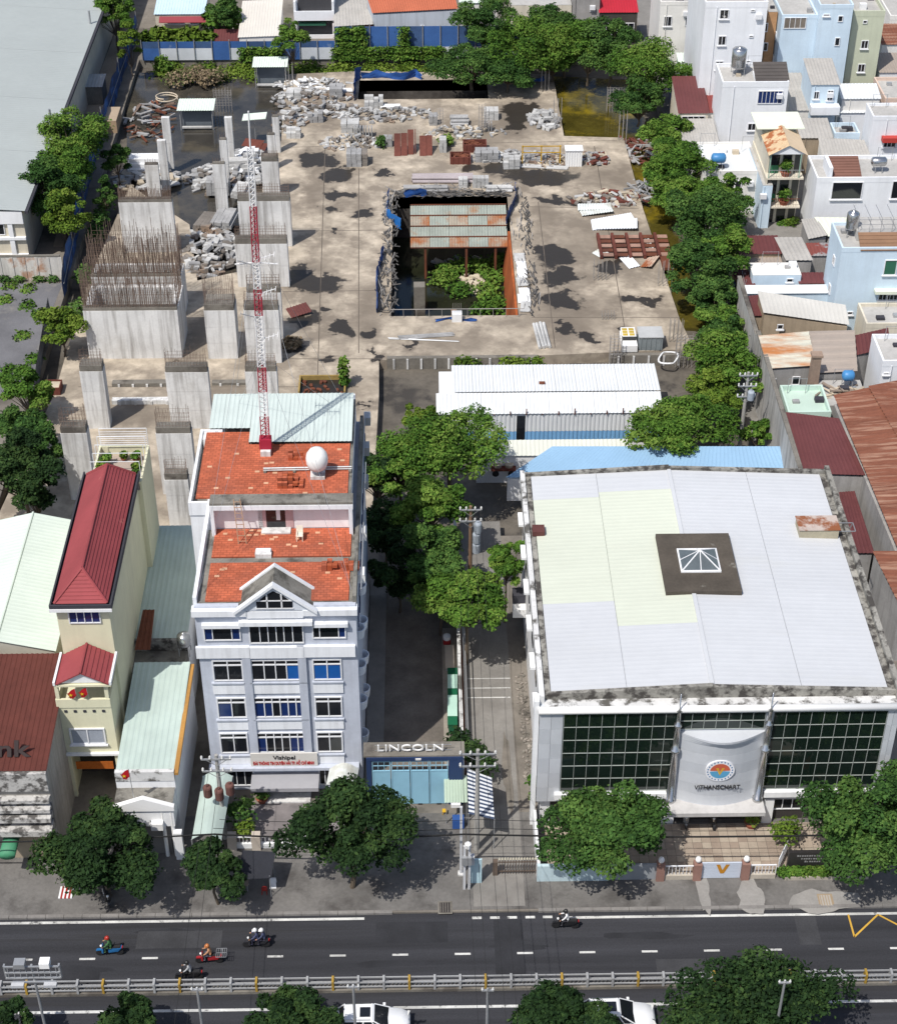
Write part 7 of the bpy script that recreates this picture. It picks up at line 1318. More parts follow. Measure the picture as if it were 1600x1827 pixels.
def cw(a, b):
    MB().corr((a, y1 + .12, 1.0), (b, y1 + .12, 1.0), (b, y1 + .1, ZS - .1), (a, y1 + .1, ZS - .1), .38, .06).build('wall_sheet', SW, t); MB().corr((a, y1 + .13, -.2), (b, y1 + .13, -.2), (b, y1 + .12, .98), (a, y1 + .12, .98), .38, .06).build('wall_sheet', BL, t)
xd = P(928, 760, 1).x; cw(P(805, 760, 1).x, xd - .4); cw(xd + .4, x1 - .2); ubox('doorway', GLASS, t, xd - .38, xd + .38, y1 + .2, y1 + .248, -.2, 2.6)
for i in range(14): x = x0 + .8 + i * 1.45; ubox('rusty_bracket', RUST, t, x, x + .1, y1 - .04, y1 + .06, ZS - .12, ZS + .25 * (i % 3))
ubox('patch', RUST, t, P(965, 676, 3.5).x - .25, P(965, 676, 3.5).x + .3, y2 + 1.2, y2 + 1.6, ZS + .72, ZS + .78)
house('cream_lean_to', 'pale cream lean-to roof in front of the white shed', [(850, 816, 1.9), (1120, 806, 1.9), (1120, 786, 2.4), (850, 786, 2.4)], WHITE, M('cream_tin', (.62, .63, .56), .6, .06), 'shed', zb=-1.15, sheets=6)
t, *r = house('blue_roof_shed', 'blue tin roofed shed hidden behind the white hall roof', [(905, 850, 2.6), (1420, 850, 2.6), (1392, 798, 3.6), (988, 798, 3.6)], WHITE, M('sky_blue_tin', (.25, .41, .58), .55, .06), 'shed', free=True, sheets=8, amp=.015)
# ================================================================ houses behind the site
house('blue_tin_house', 'low house with pale blue tin roof and red eaves behind the far fence', [(286, 24, 3.6), (368, 24, 3.6), (368, -30, 4.8), (278, -30, 4.8)], CREAMW, M('sky_tin', (.50, .64, .76), .5, .05), wins=((300, 330, 30, 42, 3), (340, 358, 30, 42, 2)))
c0, c1 = P(284, 27, 3.6), P(370, 27, 3.6); t = thing('red_eaves_awning', 'dark red awning along the eaves of the pale blue roof', 'awning', (c0.x, c0.y, 3)); MB().slab((c0.x, c0.y - .9, 3.0), (c1.x, c0.y - .9, 3.0), (c1.x, c0.y - .05, 3.5), (c0.x, c0.y - .05, 3.5), .08).build('sheet', M('awning_maroon', (.25, .04, .05), .6, .1), t)
house('cream_tin_house', 'cream sheet-roofed house with tank behind the far fence', [(425, 66, 2.3), (500, 62, 2.5), (500, 0, 4.0), (436, 0, 3.8)], WC, M('cream_sheet', (.60, .57, .52), .7, .06), wins=())
house('maroon_back_shed', 'little maroon roof shed beside the cream sheet-roofed house', [(382, 72, 1.7), (424, 72, 1.7), (424, 52, 2.4), (384, 52, 2.4)], TANW, MARR, 'shed')
Yb = 226.0
t = thing('open_floor_house', 'white house with two open dark storeys behind the vines', 'house', (PX(562, 4, Yb), Yb + 4, 0)); x0, x1 = PX(524, 4, Yb), PX(596, 4, Yb); ubox('wall', WB, t, x0, x1, Yb + 1.2, Yb + 9, 0, 14)
for v0, v1 in ((66, 42), (24, 2)):
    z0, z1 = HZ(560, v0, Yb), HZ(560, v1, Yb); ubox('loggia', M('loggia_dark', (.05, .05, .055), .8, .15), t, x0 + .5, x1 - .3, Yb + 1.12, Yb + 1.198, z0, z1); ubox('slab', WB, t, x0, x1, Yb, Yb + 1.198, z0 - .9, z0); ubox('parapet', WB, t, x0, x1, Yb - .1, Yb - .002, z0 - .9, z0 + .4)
    for x in (x0, x1 - .3): ubox('column', WB, t, x, x + .3, Yb, Yb + 1.1, z0 + .001, z1)
ubox('green_awning', M('dark_green_awning', (.03, .13, .08), .7, .1), t, x0 + .6, x0 + 4.2, Yb + .2, Yb + 1.1, HZ(560, 46, Yb), HZ(560, 42, Yb))
house('grey_roof_back_house', 'grey folded sheet roof house left of the orange roof', [(598, 46, 2.9), (664, 42, 3.2), (655, -10, 4.2), (596, -10, 4.0)], M('brick_red_wall', (.36, .14, .08), .9, .15), GRT, free=True)
house('orange_roof_house', 'pale blue-grey house with long orange tiled roof', [(666, 22, 4.6), (815, 14, 5.2), (808, -14, 6.2), (655, -10, 5.6)], M('pale_grey_blue', (.47, .51, .56), .85, .06, streak=.3), M('orange_tile', (.44, .13, .07), .85, .12, fine=3), free=True, axis='y', per=.3, amp=.05, wins=((682, 700, 50, 64, 2), (750, 757, 44, 51, 1)))
house('pale_green_back_house', 'pale green roof peeking over the back trees', [(820, 4, 6.0), (885, 4, 6.0), (885, -30, 6.4), (820, -30, 6.4)], WC, M('mint_tin', (.66, .75, .66)))
house('cream_back_house', 'plain cream house wall above the trees at the back', [(912, 8, 5.3), (1016, 8, 5.3), (1016, -30, 5.3), (905, -30, 5.3)], CREAMW, FLATR, kind='flat', wins=((945, 966, 14, 30, 2), (990, 1002, 20, 36, 1)))
house('grey_back_house', 'bare grey house wall beside the plain cream house', [(1018, -4, 6.2), (1066, -4, 6.2), (1066, -40, 6.2), (1018, -40, 6.2)], GREYW, FLATR, kind='flat', wins=((1052, 1060, 12, 20, 1),))
house('red_tent_shop', 'shop with bright red awning roof behind the trees', [(1068, 20, 4.5), (1135, 22, 4.5), (1135, -10, 5.3), (1068, -10, 5.3)], M('dark_shop_wall', (.06, .055, .05), .9, .2), M('bright_red_canvas', (.42, .02, .035), .6, .08), 'shop', wins=((1080, 1130, 40, 70, 5),))
house('white_balcony_house', 'white and tan house with a planted balcony left of the tall white house', [(1172, 6, 9.6), (1230, 6, 9.6), (1230, -40, 9.6), (1170, -40, 9.6)], WC, FLATR, kind='flat', parapet=.3, wins=((1184, 1198, 28, 46, 2), (1222, 1228, 30, 45, 1)))
house('tan_infill_house', 'narrow tan wall between the planted balcony and tall white house', [(1202, 16, 8.6), (1226, 16, 8.6), (1228, 4, 8.6), (1204, 4, 8.6)], M('ochre_plaster', (.45, .36, .20), .85, .08), FLATR, kind='flat')
house('mint_annex', 'small pale mint annex at the foot of the tall white house', [(1214, 130, 3.4), (1244, 126, 3.4), (1240, 92, 3.8), (1212, 96, 3.8)], M('mint_render', (.52, .66, .58)), M('mint_tin', (.66, .75, .66)))
# ================================================================ vegetation
def leafmat(name, col, var=.3):
    m = M(name, col, .75, var, scale=.7, fine=3, spec=.08); b = m.node_tree.nodes['Principled BSDF']
    b.inputs['Subsurface Weight'].default_value = 0.0; return m
GREENS = {
 'fresh': [leafmat('leaf_fresh_dark', (.040, .095, .015)), leafmat('leaf_fresh', (.080, .160, .024)), leafmat('leaf_fresh_light', (.14, .22, .04))],
 'deep': [leafmat('leaf_deep_dark', (.024, .060, .015)), leafmat('leaf_deep', (.048, .105, .024)), leafmat('leaf_deep_light', (.085, .155, .035))],
 'street': [leafmat('leaf_street_dark', (.012, .028, .010)), leafmat('leaf_street', (.022, .048, .015)), leafmat('leaf_street_light', (.042, .078, .022))],  # darker leaves: shade over the street and yard is put into these colours
 'lime': [leafmat('leaf_lime_dark', (.05, .095, .014)), leafmat('leaf_lime', (.095, .155, .02)), leafmat('leaf_lime_light', (.15, .21, .035))],
 'dry': [leafmat('leaf_dry', (.17, .13, .08)), leafmat('leaf_dry_pale', (.26, .20, .13)), leafmat('leaf_dry_green', (.09, .11, .04))]}
BARK = M('bark', (.12, .095, .07), .95, .3, fine=6, bump=.5)
def leaf_mesh(name, blobs, n, size, seed, pal, flat=.0, shell=.62):
    """leaf-sized faces spread through the outer part of every clump (blob = centre + radii), local coordinates"""
    rg = np.random.default_rng(seed); B = np.array(blobs, dtype=float); area = (B[:, 3] * B[:, 4] + B[:, 3] * B[:, 5]) ; pk = area / area.sum()
    bi = rg.choice(len(B), n, p=pk); d = rg.normal(size=(n, 3)); d /= np.linalg.norm(d, axis=1)[:, None]
    low = d[:, 2] < -.45; d[low, 2] *= -1                          # fewer leaves underneath
    lump = 1 + .16 * np.sin(d[:, 0] * 5 + bi * 1.7) * np.sin(d[:, 1] * 6 + bi) + .12 * np.sin(d[:, 2] * 9 + bi * 2.3)
    r = (shell + (1.12 - shell) * rg.random(n) ** .7) * lump
    c = B[bi, :3] + d * B[bi, 3:6] * r[:, None]
    nrm = d * .6 + rg.normal(size=(n, 3)) * .5 + np.array([0, 0, .6]); nrm /= np.linalg.norm(nrm, axis=1)[:, None]
    t = np.cross(nrm, rg.normal(size=(n, 3))); t /= np.linalg.norm(t, axis=1)[:, None]; b = np.cross(nrm, t)
    s = size * rg.uniform(.45, 1.45, n)[:, None]; L = t * s * .62; W = b * s * .38; dr = nrm * s * .12
    v = np.stack([c - L, c - W * 1.0 + dr, c + L, c + W + dr], 1).reshape(-1, 3)
    me = bpy.data.meshes.new(name); me.vertices.add(4 * n); me.loops.add(4 * n); me.polygons.add(n)
    me.vertices.foreach_set('co', v.astype(np.float32).ravel()); me.loops.foreach_set('vertex_index', np.arange(4 * n, dtype=np.int32)); me.polygons.foreach_set('loop_start', np.arange(0, 4 * n, 4, dtype=np.int32)); me.polygons.foreach_set('loop_total', np.full(n, 4, dtype=np.int32))
    for m in GREENS[pal]: me.materials.append(m)
    tone = rg.random(len(B)); mi = np.clip(np.floor(tone[bi] * 1.6 + rg.random(n) * 1.4), 0, 2).astype(np.int32); me.polygons.foreach_set('material_index', mi); me.update(); me.validate()
    return me
def tree(name, label, u, v, zc, wpx, hz_, pal, seed, base=0., n=None, size=.215, group='x', asp=1., cat='tree', clumps=None, dxy=(0, 0), trunk=True):
    """crown centre seen at (u, v) at height zc; wpx = crown width in the picture"""
    c = P(u, v, zc); R_ = abs((P(u + wpx / 2, v, zc) - c).x); rn = random.Random(seed); bl = []
    k = clumps or max(10, int(10 + R_ * 5.5)); ph = [rn.uniform(0, 6.3) for _ in range(3)]
    for i in range(k):                                       # many unequal clumps on an uneven outline, a few of them straying out
        a = 2.4 * i + rn.uniform(-.5, .5); out = 1 + .16 * math.sin(2 * a + ph[0]) + .13 * math.sin(3 * a + ph[1]) + .08 * math.sin(5 * a + ph[2]); q = math.sqrt((i + .4) / k) * .86 * out
        zz = (rn.uniform(-.6, .55) + .5 * (1 - q)) * (1 - q * .35); rr = R_ * rn.choice((.17, .22, .27, .33)) * rn.uniform(.85, 1.15)
        bl.append((q * R_ * math.cos(a), q * R_ * asp * math.sin(a), zz * hz_, rr, rr * min(asp, 1.1), min(rr * .75, hz_ * .5)))
    t = thing(name, label, cat, (c.x, c.y, base)); off = zc - base
    bl = [(b[0], b[1], b[2] + off, *b[3:]) for b in bl]
    nn = int(min(19000, 1350 * R_ * R_ * max(1, asp) + 500)); me = leaf_mesh('crown', bl, nn, size, seed, pal); o = bpy.data.objects.new('crown', me); COL.link(o); o.parent = t
    if trunk:
        m = MB(); r0 = max(.07, R_ * .045); fork = max(.5, off - hz_ * .9); bx, by = rn.uniform(-.2, .2), rn.uniform(-.2, .2)
        m.tube((0, 0, -.08), (bx, by, fork * .55), r0 * 1.15, 8, r0 * .95); m.tube((bx, by, fork * .55), (bx * .6, by, fork), r0 * .95, 8, r0 * .8)
        for b in bl: mid = (b[0] * .45, b[1] * .45, fork + (b[2] - fork) * .5); m.tube((bx * .6, by, fork - .05), mid, r0 * .5, 5, r0 * .32); m.tube(mid, b[:3], r0 * .32, 4, r0 * .1)
        m2 = MB(); m2.v, m2.f, m2.m = m.v, m.f, m.m; lc = worldloc(t); m2.v = [(x + lc.x, y + lc.y, z + lc.z) for x, y, z in m2.v]; m2.build('trunk', BARK, t)
    return t
def bush(name, label, boxes, pal, seed, n, size=.28, base=(0, 0, 0), cat='bush', grp=None):
    t = thing(name, label, cat, base, grp); me = leaf_mesh('leaves', [(b[0] - base[0], b[1] - base[1], b[2] - base[2], *b[3:]) for b in boxes], n, size, seed, pal, shell=.4); o = bpy.data.objects.new('foliage', me); COL.link(o); o.parent = t
    m = MB()
    for b in boxes[:6]: m.tube((b[0], b[1], base[2] - .05), (b[0], b[1], b[2]), .05, 5, .02)
    m.build('stem', BARK, t); return t
# street trees
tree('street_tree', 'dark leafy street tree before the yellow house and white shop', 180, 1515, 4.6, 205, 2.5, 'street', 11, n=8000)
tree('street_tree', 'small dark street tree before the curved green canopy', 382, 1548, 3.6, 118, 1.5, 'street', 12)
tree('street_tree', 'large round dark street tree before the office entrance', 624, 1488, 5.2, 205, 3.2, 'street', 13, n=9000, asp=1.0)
tree('street_tree', 'broad green tree over the cyan wall at the hall forecourt', 1082, 1478, 4.8, 205, 2.8, 'deep', 14, n=9000)
tree('street_tree', 'green tree beside the dark stone name board', 1552, 1468, 5.2, 225, 2.8, 'deep', 15, n=8500)
# alley trees
tree('alley_tree', 'wide bright crown at the head of the alley by the white shed', 800, 800, 6.0, 205, 2.6, 'fresh', 21, n=8000)
tree('alley_tree', 'bright crown left of the wide one above the yard', 715, 835, 5.4, 140, 2.2, 'fresh', 22)
tree('alley_tree', 'dense crown in the middle of the alley beside the transformer pole', 765, 905, 6.0, 135, 2.4, 'fresh', 23)
tree('alley_tree', 'crown hanging over the yard wall left of the transformer pole', 768, 985, 6.0, 125, 2.4, 'deep', 24)
tree('alley_tree', 'rounded bright crown at the near end of the alley row', 832, 1078, 6.0, 158, 2.4, 'fresh', 25, n=6500)
tree('alley_tree', 'small crown pressed against the hall side wall', 903, 1002, 6.2, 80, 2.2, 'fresh', 26)
tree('alley_tree', 'low crown between the row and the near alley tree', 785, 1035, 5.6, 115, 2.2, 'deep', 27)
tree('shade_tree', 'shaded tree against the office block side, far one', 675, 850, 4.4, 110, 2.6, 'street', 28)  # darkest leaf colours here also carry the office block's shade
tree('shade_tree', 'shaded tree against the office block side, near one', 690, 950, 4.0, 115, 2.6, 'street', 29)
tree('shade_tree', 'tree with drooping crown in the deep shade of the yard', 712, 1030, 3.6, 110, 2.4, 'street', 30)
tree('slope_tree', 'thin young tree on the bare ground before the white shed', 745, 745, 2.2, 56, 1.4, 'lime', 31, base=-1.15)
# shed and right edge
tree('garden_tree', 'broad feathery tree beside the white shed and blue roof', 1208, 762, 4.2, 190, 1.7, 'fresh', 32, base=-1.15, n=8000, asp=.8)
tree('edge_tree', 'light green tree beside the tall streaked wall', 1292, 650, 4.4, 135, 3.2, 'fresh', 33, base=-1.15)
tree('edge_tree', 'olive tree at the site corner below the light green one', 1268, 700, 3.4, 100, 2.0, 'lime', 34, base=-1.15)
tree('edge_tree', 'small bush-like tree at the foot of the tall wall behind the utility pole', 1352, 775, 1.8, 60, 1.4, 'fresh', 35, base=0)
tree('edge_tree', 'young tree over the junk at the slab corner', 1292, 580, 3.4, 86, 2.0, 'fresh', 36, base=0)
tree('pool_tree', 'big rounded tree on the far side of the narrow green channel', 1262, 392, 5.4, 165, 3.6, 'deep', 37, n=8000)
tree('pool_tree', 'tree before the low white annex beside the channel', 1206, 305, 4.4, 128, 3.2, 'fresh', 38)
tree('pool_tree', 'dark narrow tree at the bend of the channel', 1250, 478, 4.0, 118, 3.0, 'deep', 39)
tree('pool_tree', 'tree crowding the grey scaffold fence', 1278, 545, 3.0, 100, 2.6, 'deep', 40)
tree('pool_tree', 'tree beside the dark blue net screen and green pool', 1160, 130, 5.0, 142, 3.8, 'fresh', 41, n=7000)
tree('pool_tree', 'tree behind the green pool below the red awning shop', 1090, 82, 5.4, 125, 3.8, 'deep', 42)
tree('pool_tree', 'low tree between the net screen and the channel', 1190, 240, 3.2, 86, 2.6, 'fresh', 43)
tree('pool_tree', 'leafy tree filling the gap behind the rusty trestles', 1215, 350, 3.4, 100, 2.6, 'fresh', 141); tree('pool_tree', 'dense tree beside the maroon shed', 1290, 450, 4.2, 100, 3.0, 'fresh', 142); tree('pool_tree', 'low tree above the end of the green channel', 1262, 520, 2.6, 90, 2.2, 'deep', 143); tree('pool_tree', 'tree against the low white annex wall', 1292, 350, 4.6, 96, 3.0, 'fresh', 144); tree('pool_tree', 'tree at the corner of the green pool by the net screen', 1140, 180, 3.2, 92, 2.6, 'deep', 145); tree('pool_tree', 'bushy tree between the pool corner and annex', 1192, 285, 2.6, 78, 2.2, 'fresh', 146); tree('edge_tree', 'dense tree filling the corner between site and tall wall', 1300, 610, 3.0, 100, 2.6, 'deep', 147, base=-1.15); tree('back_tree', 'dense tree joining the back trees above the cream wall', 975, 55, 5.2, 100, 3.2, 'deep', 148); tree('back_tree', 'bright tree below the plain cream house', 985, 105, 3.0, 110, 2.4, 'fresh', 149); tree('back_tree', 'leafy tree behind the pool bars', 1050, 95, 4.2, 90, 3.0, 'fresh', 150); tree('left_tree', 'fresh tree joining the warehouse trees by the fence', 110, 310, 4.2, 110, 3.2, 'fresh', 151); tree('lot_tree', 'leafy tree joining the olive and dark trees by the lot', 70, 800, 3.6, 90, 2.6, 'deep', 152); tree('lot_tree', 'dark tree touching the mint hall ridge', 62, 885, 3.8, 80, 2.4, 'street', 153)
# back trees
tree('back_tree', 'tall dark tree behind the far fence right of the orange roof', 862, 38, 6.4, 110, 3.4, 'deep', 44, n=7000)
tree('back_tree', 'bright rounded tree left of the green pool', 940, 82, 5.0, 140, 3.6, 'fresh', 45, n=7000)
tree('back_tree', 'leafy tree before the plain cream house', 1010, 70, 5.0, 120, 3.6, 'fresh', 46)
tree('back_tree', 'low spreading tree overhanging the far shaft', 842, 118, 3.2, 130, 2.0, 'deep', 47)
tree('back_tree', 'small tree in front of the back trees by the blue strip', 905, 130, 2.6, 90, 1.6, 'deep', 48)
tree('back_tree', 'vine-wrapped tree at the far fence before the open floors', 520, 70, 4.6, 56, 3.4, 'fresh', 49)
tree('back_tree', 'tree beside the pale blue tin roof', 398, 26, 4.0, 66, 2.4, 'deep', 50)
# left trees
tree('left_tree', 'tree between the warehouse and the far end of the blue fence', 205, 28, 5.0, 82, 3.0, 'fresh', 51)
tree('left_tree', 'tall lime tree hugging the far end of the blue fence', 232, 82, 4.0, 44, 3.2, 'lime', 52)
tree('left_tree', 'big tree between the warehouse wall and the blue fence', 128, 258, 5.6, 140, 3.6, 'fresh', 53, n=8000)
tree('left_tree', 'tree just below the big one along the warehouse wall', 88, 338, 5.0, 108, 3.2, 'deep', 54)
tree('left_tree', 'lime green tree against the blue fence beside the warehouse', 118, 385, 4.0, 80, 3.6, 'lime', 55)
tree('site_tree', 'small tree inside the site at the foot of the blue fence', 208, 285, 2.8, 54, 2.0, 'deep', 56, base=-1.1)
tree('site_tree', 'small tree inside the site below its twin at the fence', 188, 345, 2.4, 42, 2.0, 'deep', 57, base=-1.1)
tree('lot_tree', 'yellow-green tree at the corner of the gravel lot', 108, 585, 3.2, 88, 2.2, 'lime', 58)
tree('lot_tree', 'green tree beside the bulging grey fence', 48, 700, 3.0, 96, 2.6, 'fresh', 59)
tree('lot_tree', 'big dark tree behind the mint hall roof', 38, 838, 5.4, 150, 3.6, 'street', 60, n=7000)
tree('lot_tree', 'olive tree between the lot and the big dark tree', 45, 760, 3.4, 96, 2.2, 'deep', 61)
# near edge trees on the far pavement of the road
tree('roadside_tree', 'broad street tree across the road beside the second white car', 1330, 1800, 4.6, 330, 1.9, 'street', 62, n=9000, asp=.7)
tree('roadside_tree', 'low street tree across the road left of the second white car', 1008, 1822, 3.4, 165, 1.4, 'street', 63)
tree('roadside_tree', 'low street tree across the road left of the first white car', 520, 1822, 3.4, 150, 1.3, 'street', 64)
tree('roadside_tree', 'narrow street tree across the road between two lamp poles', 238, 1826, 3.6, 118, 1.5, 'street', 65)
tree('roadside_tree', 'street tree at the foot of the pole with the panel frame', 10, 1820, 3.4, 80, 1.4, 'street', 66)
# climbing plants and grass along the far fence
def vine(u0, u1, z1, label, seed, pal='fresh', n=1600, y=218.4):
    bx = []; k = max(2, int((u1 - u0) / 8))
    for i in range(k):
        x = PX(u0 + (u1 - u0) * (i + .5) / k, 1, y); 
        for z in np.arange(.4, z1, .9): bx.append((x, y - .2, z, .7, .4, .6))
    bush('climbing_vine', label, bx, pal, seed, n, .3, (bx[0][0], y - .2, 0), 'vine')
vine(604, 622, 4.6, 'tall vine column on the far fence beside the open floors', 71); vine(628, 652, 4.4, 'vine curtain right of the tall vine column', 72); vine(715, 726, 4.6, 'lone narrow vine column before the orange-roofed house', 73, n=900); vine(596, 790, 1.9, 'low vine mat along the foot of the far fence', 74, n=5200); vine(430, 505, 1.5, 'vine mat below the maroon back shed', 75, n=2200)
bush('banana_clump', 'clump of broad banana-like leaves behind the white sheet fence', [(PX(u, 2, 221.5), 221.5, 1.6 + .5 * (i % 2), 1.4, 1.0, 1.2) for i, u in enumerate((272, 292, 315, 340, 365))], 'lime', 76, 900, .8, (PX(310, 2, 221.5), 221.5, 0), 'plant')
bush('banana_clump', 'second green clump by the cream sheet roof', [(PX(u, 2, 226), 225, 2.4, 1.4, 1.0, 1.6) for u in (380, 398, 415)], 'fresh', 77, 900, .6, (PX(398, 2, 225), 225, 0), 'plant')
gb = []
for i in range(40): gb.append((PX(290 + i * 12.5, 0, 216), 216.0 + 1.3 * math.sin(i * 1.3), -.75, 1.6, 2.2, .8))
me = leaf_mesh('grass', [(b[0], b[1], b[2], *b[3:]) for b in gb], 15000, .3, 78, 'lime', shell=.2); o = bpy.data.objects.new('grass', me); COL.link(o); setp(o, 'bright grass and weeds along the foot of the far fence', 'grass', kind='stuff')
bush('dry_shrub', 'dry brown twiggy shrub in the flooded far corner', [(PX(u, 0, 213), 212 + (i % 3), .2, 1.6, 1.6, .9) for i, u in enumerate((318, 335, 352, 370, 385))], 'dry', 79, 2600, .3, (PX(350, 0, 213), 212, -1.0)); bush('fence_bush', 'small green bush beside the white sheet fence', [(PX(291, 0, 216), 216, .4, 1.1, 1.1, 1.1)], 'fresh', 80, 700, .3, (PX(291, 0, 217), 217, -1.1))
bush('fence_weeds', 'weedy plants along the dark fence foot near the rebar core', [(P(u, v).x, P(u, v).y, .5, .9, 1.6, .9) for u, v in ((180, 395), (172, 425), (190, 370), (150, 500), (140, 560))], 'deep', 81, 1600, .3, (P(172, 425).x, P(172, 425).y, -1.0))
wb = [(P(u, v).x, P(u, v).y, .05, .9, 1.1, .22) for u, v in ((20, 510), (50, 515), (10, 535), (40, 600), (60, 640), (15, 660), (70, 560), (30, 695), (48, 545))]
bush('lot_weeds', 'patches of weeds on the dark gravel lot', wb, 'fresh', 82, 1300, .28, (P(40, 600).x, P(40, 600).y, 0), 'weeds'); bush('wall_weeds', 'weeds at the foot of the peeling pink wall', [(P(u, 500).x, P(u, 500).y - .3, .25, .7, .4, .4) for u in (10, 35, 70, 95)], 'deep', 83, 500, .25, (P(40, 500).x, P(40, 500).y - .3, 0), 'weeds')
# weeds in the pit, on the slab edge, by the formwork
bush('pit_weeds', 'dense green weeds on the floor of the pit', [(P(u, v, -5).x, P(u, v, -5).y, -4.8, 1.5, 1.4, .8) for u, v in ((800, 485), (830, 475), (790, 500), (860, 478), (880, 500), (820, 520), (870, 520), (885, 545), (865, 555), (895, 470))], 'fresh', 84, 3600, .32, (P(830, 500, -5).x, P(830, 500, -5).y, -5.3), 'weeds')
bush('slab_bush', 'green saplings at the slab edge behind the white shed', [(P(u, 648).x, P(u, 648).y - .4, .1, .9, .5, .8) for u in (905, 920, 840, 825, 955)], 'lime', 85, 1000, .3, (P(900, 648).x, P(900, 648).y - .4, -1.15)); bush('sapling', 'thin sapling beside the yellow formwork box', [(P(614, 690).x, P(614, 690).y, z, .5, .5, .6) for z in (.6, 1.6, 2.6)], 'fresh', 86, 500, .3, (P(614, 700).x, P(614, 690).y, 0), 'sapling'); bush('slab_bush', 'small bush beside the white block tower', [(P(797, 258).x, P(797, 258).y, .5, .9, .7, .7)], 'fresh', 87, 400, .3, (P(797, 258).x, P(797, 258).y, 0)); bush('slab_bush', 'little plant beside the brown steel forms', [(P(680, 262).x, P(680, 262).y, .5, .6, .6, .8)], 'deep', 88, 300, .3, (P(680, 262).x, P(680, 262).y, 0)); bush('core_weed', 'brown weeds against the end of the mast-side row', [(P(520, 615).x, P(520, 615).y, .2, 1.0, 1.0, .4)], 'dry', 89, 500, .28, (P(520, 615).x, P(520, 615).y, 0), 'weeds')
# forecourt and roof-garden plants
def potted(c, z, s, label, pal, seed, pot=True, potmat=None):
    t = thing('potted_plant', label, 'potted plant', (c.x, c.y, z)); 
    if pot: MB().lathe((c.x, c.y, z), [(.3 * s, 0), (.42 * s, .3 * s), (.46 * s, .36 * s), (.36 * s, .36 * s)], 14).build('pot', potmat or M('clay_pot', (.30, .10, .06), .8, .15), t)
    me = leaf_mesh('leaves', [(0, 0, .75 * s, .5 * s, .5 * s, .45 * s), (.2 * s, .1 * s, 1.0 * s, .35 * s, .35 * s, .35 * s), (-.25 * s, 0, .9 * s, .3 * s, .3 * s, .3 * s)], int(300 * s), .22, seed, pal, shell=.3); o = bpy.data.objects.new('foliage', me); COL.link(o); o.parent = t
    return t
potted(P(1339, 1474, .04), .04, 1.1, 'potted shrub in a clay bowl on the hall forecourt', 'lime', 91); potted(P(1396, 1512, .04), .03, 1.9, 'yellow-green shrub beside the slanted white gate', 'lime', 92, False)
potted(P(468, 1430, .02), .02, 1.0, 'potted plant by the office entrance', 'deep', 93); potted(P(431, 1480, .02), .02, 2.0, 'tall shrub along the office canopy, darker one', 'deep', 94, False); potted(P(438, 1500, .02), .02, 1.3, 'yellow-green shrub behind the office fence pier', 'lime', 95, False)
hd = bush('clipped_hedge', 'clipped green hedge below the dark stone name board', [(PX(1400 + i * 9, .4, ff - .05), ff + .05, .45, .55, .35, .4) for i in range(10)], 'fresh', 96, 2200, .16, (PX(1440, .4, ff), ff + .05, .01), 'hedge')
for i, (fx, fy, s, pal, lab) in enumerate(((.12, .75, .9, 'fresh', 'leafy pot at the left back of the roof garden'), (.1, .45, 1.1, 'lime', 'bushy pot halfway along the left wall of the roof garden'), (.12, .2, 1.0, 'fresh', 'bushy pot next to the maroon tiles in the roof garden'), (.5, .9, .7, 'lime', 'small pot at the far wall of the roof garden'), (.8, .85, .8, 'fresh', 'pale planter at the right back of the roof garden'), (.86, .5, .8, 'lime', 'vine pot halfway along the right wall of the roof garden'), (.86, .2, .9, 'fresh', 'vine pot next to the maroon tiles on the right of the roof garden'))):
    potted(Vector((ux0 + .4 + (ux1 - ux0 - .3) * fx, RB + .4 + (GB - RB - .9) * fy, 0)), zu_top - 1.25, s * .8, lab, pal, 200 + i)
x0, x1 = PX(1369, 5, Y4), PX(1432, 5, Y4)
for i, z in enumerate(zs): potted(Vector((x0 + 2.4 - .2 * i, Y4 + .6, 0)), z + .05, 1.3, 'green pot plants on the %s balcony of the cream house' % ('lowest', 'middle', 'top')[i], 'fresh', 220 + i)
potted(Vector((x1 - .5, Y4 + .6, 0)), zs[0] + .05, 1.6, 'large shrub at the corner of the lowest cream balcony', 'lime', 230)
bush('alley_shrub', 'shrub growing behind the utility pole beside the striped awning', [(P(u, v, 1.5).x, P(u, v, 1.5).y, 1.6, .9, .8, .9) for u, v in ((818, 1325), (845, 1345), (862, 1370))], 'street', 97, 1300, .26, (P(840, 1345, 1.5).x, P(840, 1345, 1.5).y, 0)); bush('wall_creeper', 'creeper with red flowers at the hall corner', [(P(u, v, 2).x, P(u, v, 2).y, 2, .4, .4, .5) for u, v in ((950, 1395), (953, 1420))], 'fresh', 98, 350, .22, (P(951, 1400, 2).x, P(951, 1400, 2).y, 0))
PALE2 = M('flaked_plaster', (.27, .24, .21), .93, .2)
